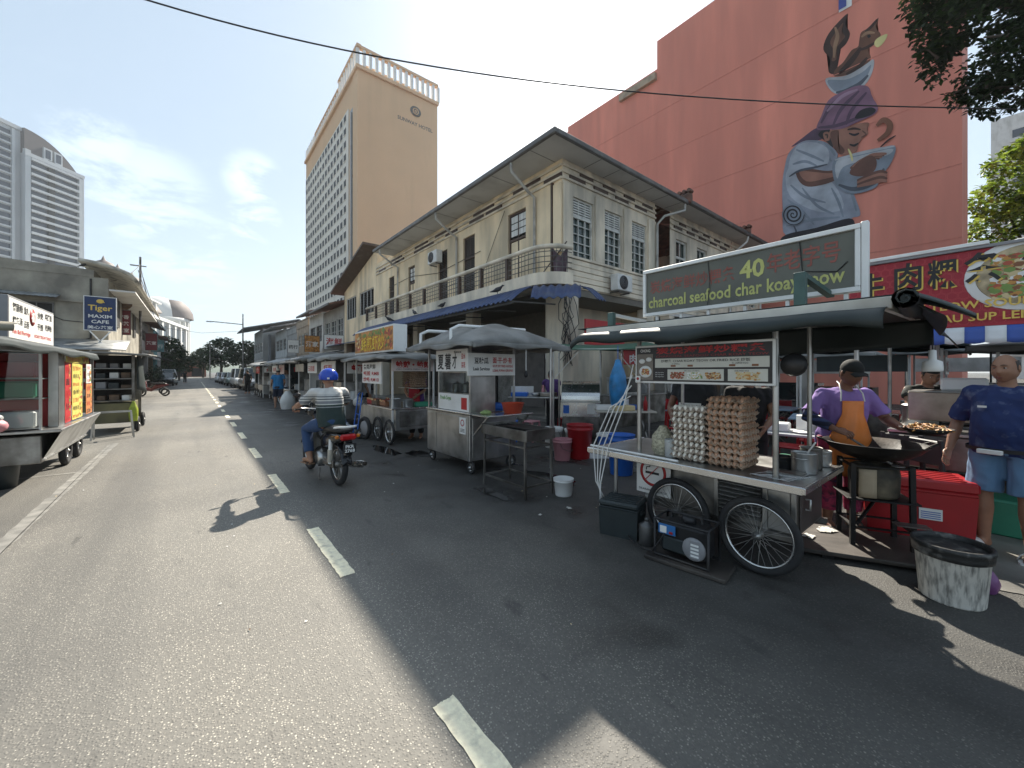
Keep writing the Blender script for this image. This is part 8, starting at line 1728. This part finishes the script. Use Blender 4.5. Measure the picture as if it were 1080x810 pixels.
def tree(name, label, loc, trunk_pts, tr_r, limbs, clumps, n, size, mats, sd, flat=.35, twigs=0):
    rr = random.Random(sd); t = thing(name, label, 'tree', loc); b = MB(); bark = M('tree_bark',(.09,.075,.06),.9,0,.3,5,(1,1,.3),.4,12)
    b.tube(trunk_pts, tr_r, bark, 10); 
    for l_ in limbs: b.tube(l_,[.11,.075,.05,.02][:len(l_)] if len(l_) <= 4 else .05,bark,7)
    for i in range(twigs):
        c = rr.choice(clumps); p = Vector(c[0])+Vector((rr.uniform(-.8,.8)*c[1],rr.uniform(-.8,.8)*c[2],rr.uniform(-.6,.6)*c[3])); q = Vector(c[0])+Vector((rr.uniform(-.3,.3)*c[1],rr.uniform(-.3,.3)*c[2],rr.uniform(-.3,.3)*c[3])); b.tube([q,p.lerp(q,.5)+Vector((0,0,.1)),p],[.03,.02,.008],bark,5)
    b.build('trunk', t); b = MB(); crown(b, clumps, n, size, mats, rr, flat); b.build('crown', t); return t
lfd = [leaf_mat('dark_leaf','#1c2a1a','#2c4024',.25), leaf_mat('mid_leaf','#2a3d20','#3b5228',.3)]; lfy = [leaf_mat('yellow_green_leaf','#5f7a28','#93a542',.5), leaf_mat('olive_leaf','#33491c','#57702a',.4)]; lff = [leaf_mat('far_leaf','#26381f','#3a4f2b',.2), leaf_mat('far_leaf_dark','#1d2c1b','#2f4426',.2)]
tree('rain_tree','large dark leafy tree overhanging the top right corner before the red wall',(15.5,-4.2,0),[(0,0,0),(-.1,.1,3),(.1,.3,6),(-.3,1.2,8.5)],[.35,.28,.24,.15],
     [[(0,.2,5.5),(-.8,2.0,7.6),(-1.6,3.4,8.6),(-2.0,4.4,8.9)],[(-.2,.8,7.5),(-1.2,2.2,9.6),(-2.1,3.8,10.6),(-2.3,4.6,11.2)],[(0,.4,6.5),(.6,2.6,9),(.3,4.2,10.8),(.1,5.2,11.6)],[(-.1,.2,6),(-1.2,1.4,7.4),(-1.7,2.6,7.6),(-2.1,3.6,7.5)]],
     [((-1.45,4.35,8.7),.95,.95,.85),((-1.9,4.8,9.7),.9,.8,.8),((-1.2,4.0,7.9),.75,.75,.42),((-2.05,5.0,8.85),.55,.5,.5),((-1.5,4.4,10.7),1.1,1.0,.8),((-1.0,3.5,9.3),1.0,1.0,1.0),((-2.1,5.1,10.4),.6,.6,.6),((-1.75,4.5,7.95),.5,.5,.3),((-.4,3.2,11.2),1.5,1.4,.9),((-.8,2.2,8.6),1.2,1.2,.9),((0,1.0,11.5),1.8,1.8,1.1)],42000,.15,lfd,21,.27,34)
tree('roadside_tree','sunlit yellow green tree behind the red banner at the right edge',(34,-3.0,0),[(0,0,0),(.1,.2,3),(-.2,.5,6.5)],[.25,.2,.14],[[(0,.2,4),(-.8,1.8,7),(-1.2,2.8,8.5),(-1.3,3.2,9.6)],[(0,.3,5),(.8,2,8),(.6,2.6,10),(.4,2.8,11)]],
     [((-.4,3.3,9.0),1.5,1.0,1.0),((.2,3.0,11.0),1.5,1.3,1.0),((0,2.2,7.6),1.9,1.8,.9),((.4,2.2,12.8),1.5,1.4,1.0),((0,1.4,9.9),2.0,1.6,1.2),((.3,.9,13.6),1.6,1.6,1.0),((-.5,3.4,6.4),1.5,1.0,.8),((0,1.2,5.6),2.2,2.0,.9),((0,-.5,8.5),2.2,1.8,1.4),((0,-.6,11.7),2.0,1.6,1.4)],24000,.26,lfy,22,.36,16)
for i,(x_,y_,s_,lb) in enumerate([(-3.2,74,1.0,'broad green street tree at the end of the left shophouses'),(-1.9,88,.8,'smaller green tree behind the broad left street tree'),(5.2,118,1.5,'big round tree left of the tall lamp at the street end'),(9.4,112,1.35,'round tree right of the tall lamp at the street end'),(2.0,130,1.2,'dark tree behind the pale street lamp'),(13.5,125,1.3,'tree peeking above the far right roofs'),(-6.2,84,1.1,'leafy tree crown behind the teal shophouse'),(20,140,1.4,'hazy tree far behind the right row')]):
    h = 7.0*s_; tree('street_tree',lb,(x_,y_,0),[(0,0,0),(.05,0,h*.3),(0,.1,h*.62)],[.22*s_,.17*s_,.08*s_],[[(0,0,h*.3),(.8*s_,.2,h*.5),(1.4*s_,.3,h*.62)],[(0,0,h*.32),(-.8*s_,-.2,h*.5),(-1.5*s_,0,h*.6)]],
        [((0,0,h*.68),2.2*s_,2.2*s_,1.5*s_),((1.5*s_,.2,h*.55),1.5*s_,1.5*s_,1.0*s_),((-1.6*s_,0,h*.52),1.5*s_,1.5*s_,1.0*s_),((.3*s_,-.8*s_,h*.82),1.4*s_,1.4*s_,.9*s_),((-.7*s_,.4,h*.45),1.6*s_,1.6*s_,.8*s_),((.6*s_,0,h*.36),1.8*s_,1.6*s_,.7*s_)],3600,.42*s_,lff,40+i,.4)
for i,(x_,y_,lb) in enumerate([(-3.0,49,'potted bushy plant outside the tan left shophouse'),(-2.9,53,'second potted bush farther along the left pavement')]):
    t = thing('potted_plant',lb,'plant',(x_,y_,.12)); b = MB(); b.lathe([(.01,0),(.2,0),(.28,.4),(.25,.4),(.01,.35)],(0,0,0),tile,14); b.build('pot', t); b = MB(); crown(b,[((0,0,.95),.6,.6,.6),((.2,0,1.6),.4,.4,.4)],700,.2,lff,random.Random(i),.3); b.build('foliage', t)
# hazy wooded hill line closing the horizon
hl = MB(); hillm = M('wooded_hill',(.06,.085,.06),.95,0,.3,.02)
hl.sheet(lambda a,t:(-800+1600*a, 720+240*t, -.5+(17+9*math.sin(a*17)+6*math.sin(a*41+1))*math.sin(PI*t)),120,6,hillm); hl.build('hills', kind='structure')

for i,(x_,y_,z_,w_,h_,m_,tx,ik,lb) in enumerate([(7.3,30.6,3.15,1.4,1.1,signw,'海鲜',inkr,'white and red shop sign projecting over the far right carts'),(7.2,36.5,3.2,1.2,1.4,brush,'酒家',inkw,'orange shop sign projecting over the far right carts'),(7.2,44,3.4,1.0,1.3,signw,'药行',inkk,'white pharmacy sign projecting from the right row'),(-3.25,46.5,3.4,.8,1.5,mar,'茶室',inkw,'red vertical sign projecting from the left shophouses'),(-3.25,52.5,3.5,1.0,1.2,tealw,'车行',inkw,'teal sign projecting from the left shophouses')]):
    signboard('shop_sign', lb, (x_,y_,z_), 0, w_, h_, m_, [(tx,ik,w_*.4,w_/2,h_*.35,w_*.8,'CENTER')], gutter)
for i,(z_,dx) in enumerate(((7.6,0),(7.9,.12),(8.3,-.1))):
    b = MB(); b.tube([(-2.75+dx,36+22*k/8,z_-.9*(k/8)*(1-k/8)*4*.6-(k/8)*.9) for k in range(9)],.02,blackm,5); b.build('wire', label=['lowest cable along the left shophouses','middle cable along the left shophouses','highest cable along the left shophouses'][i], category='wire')
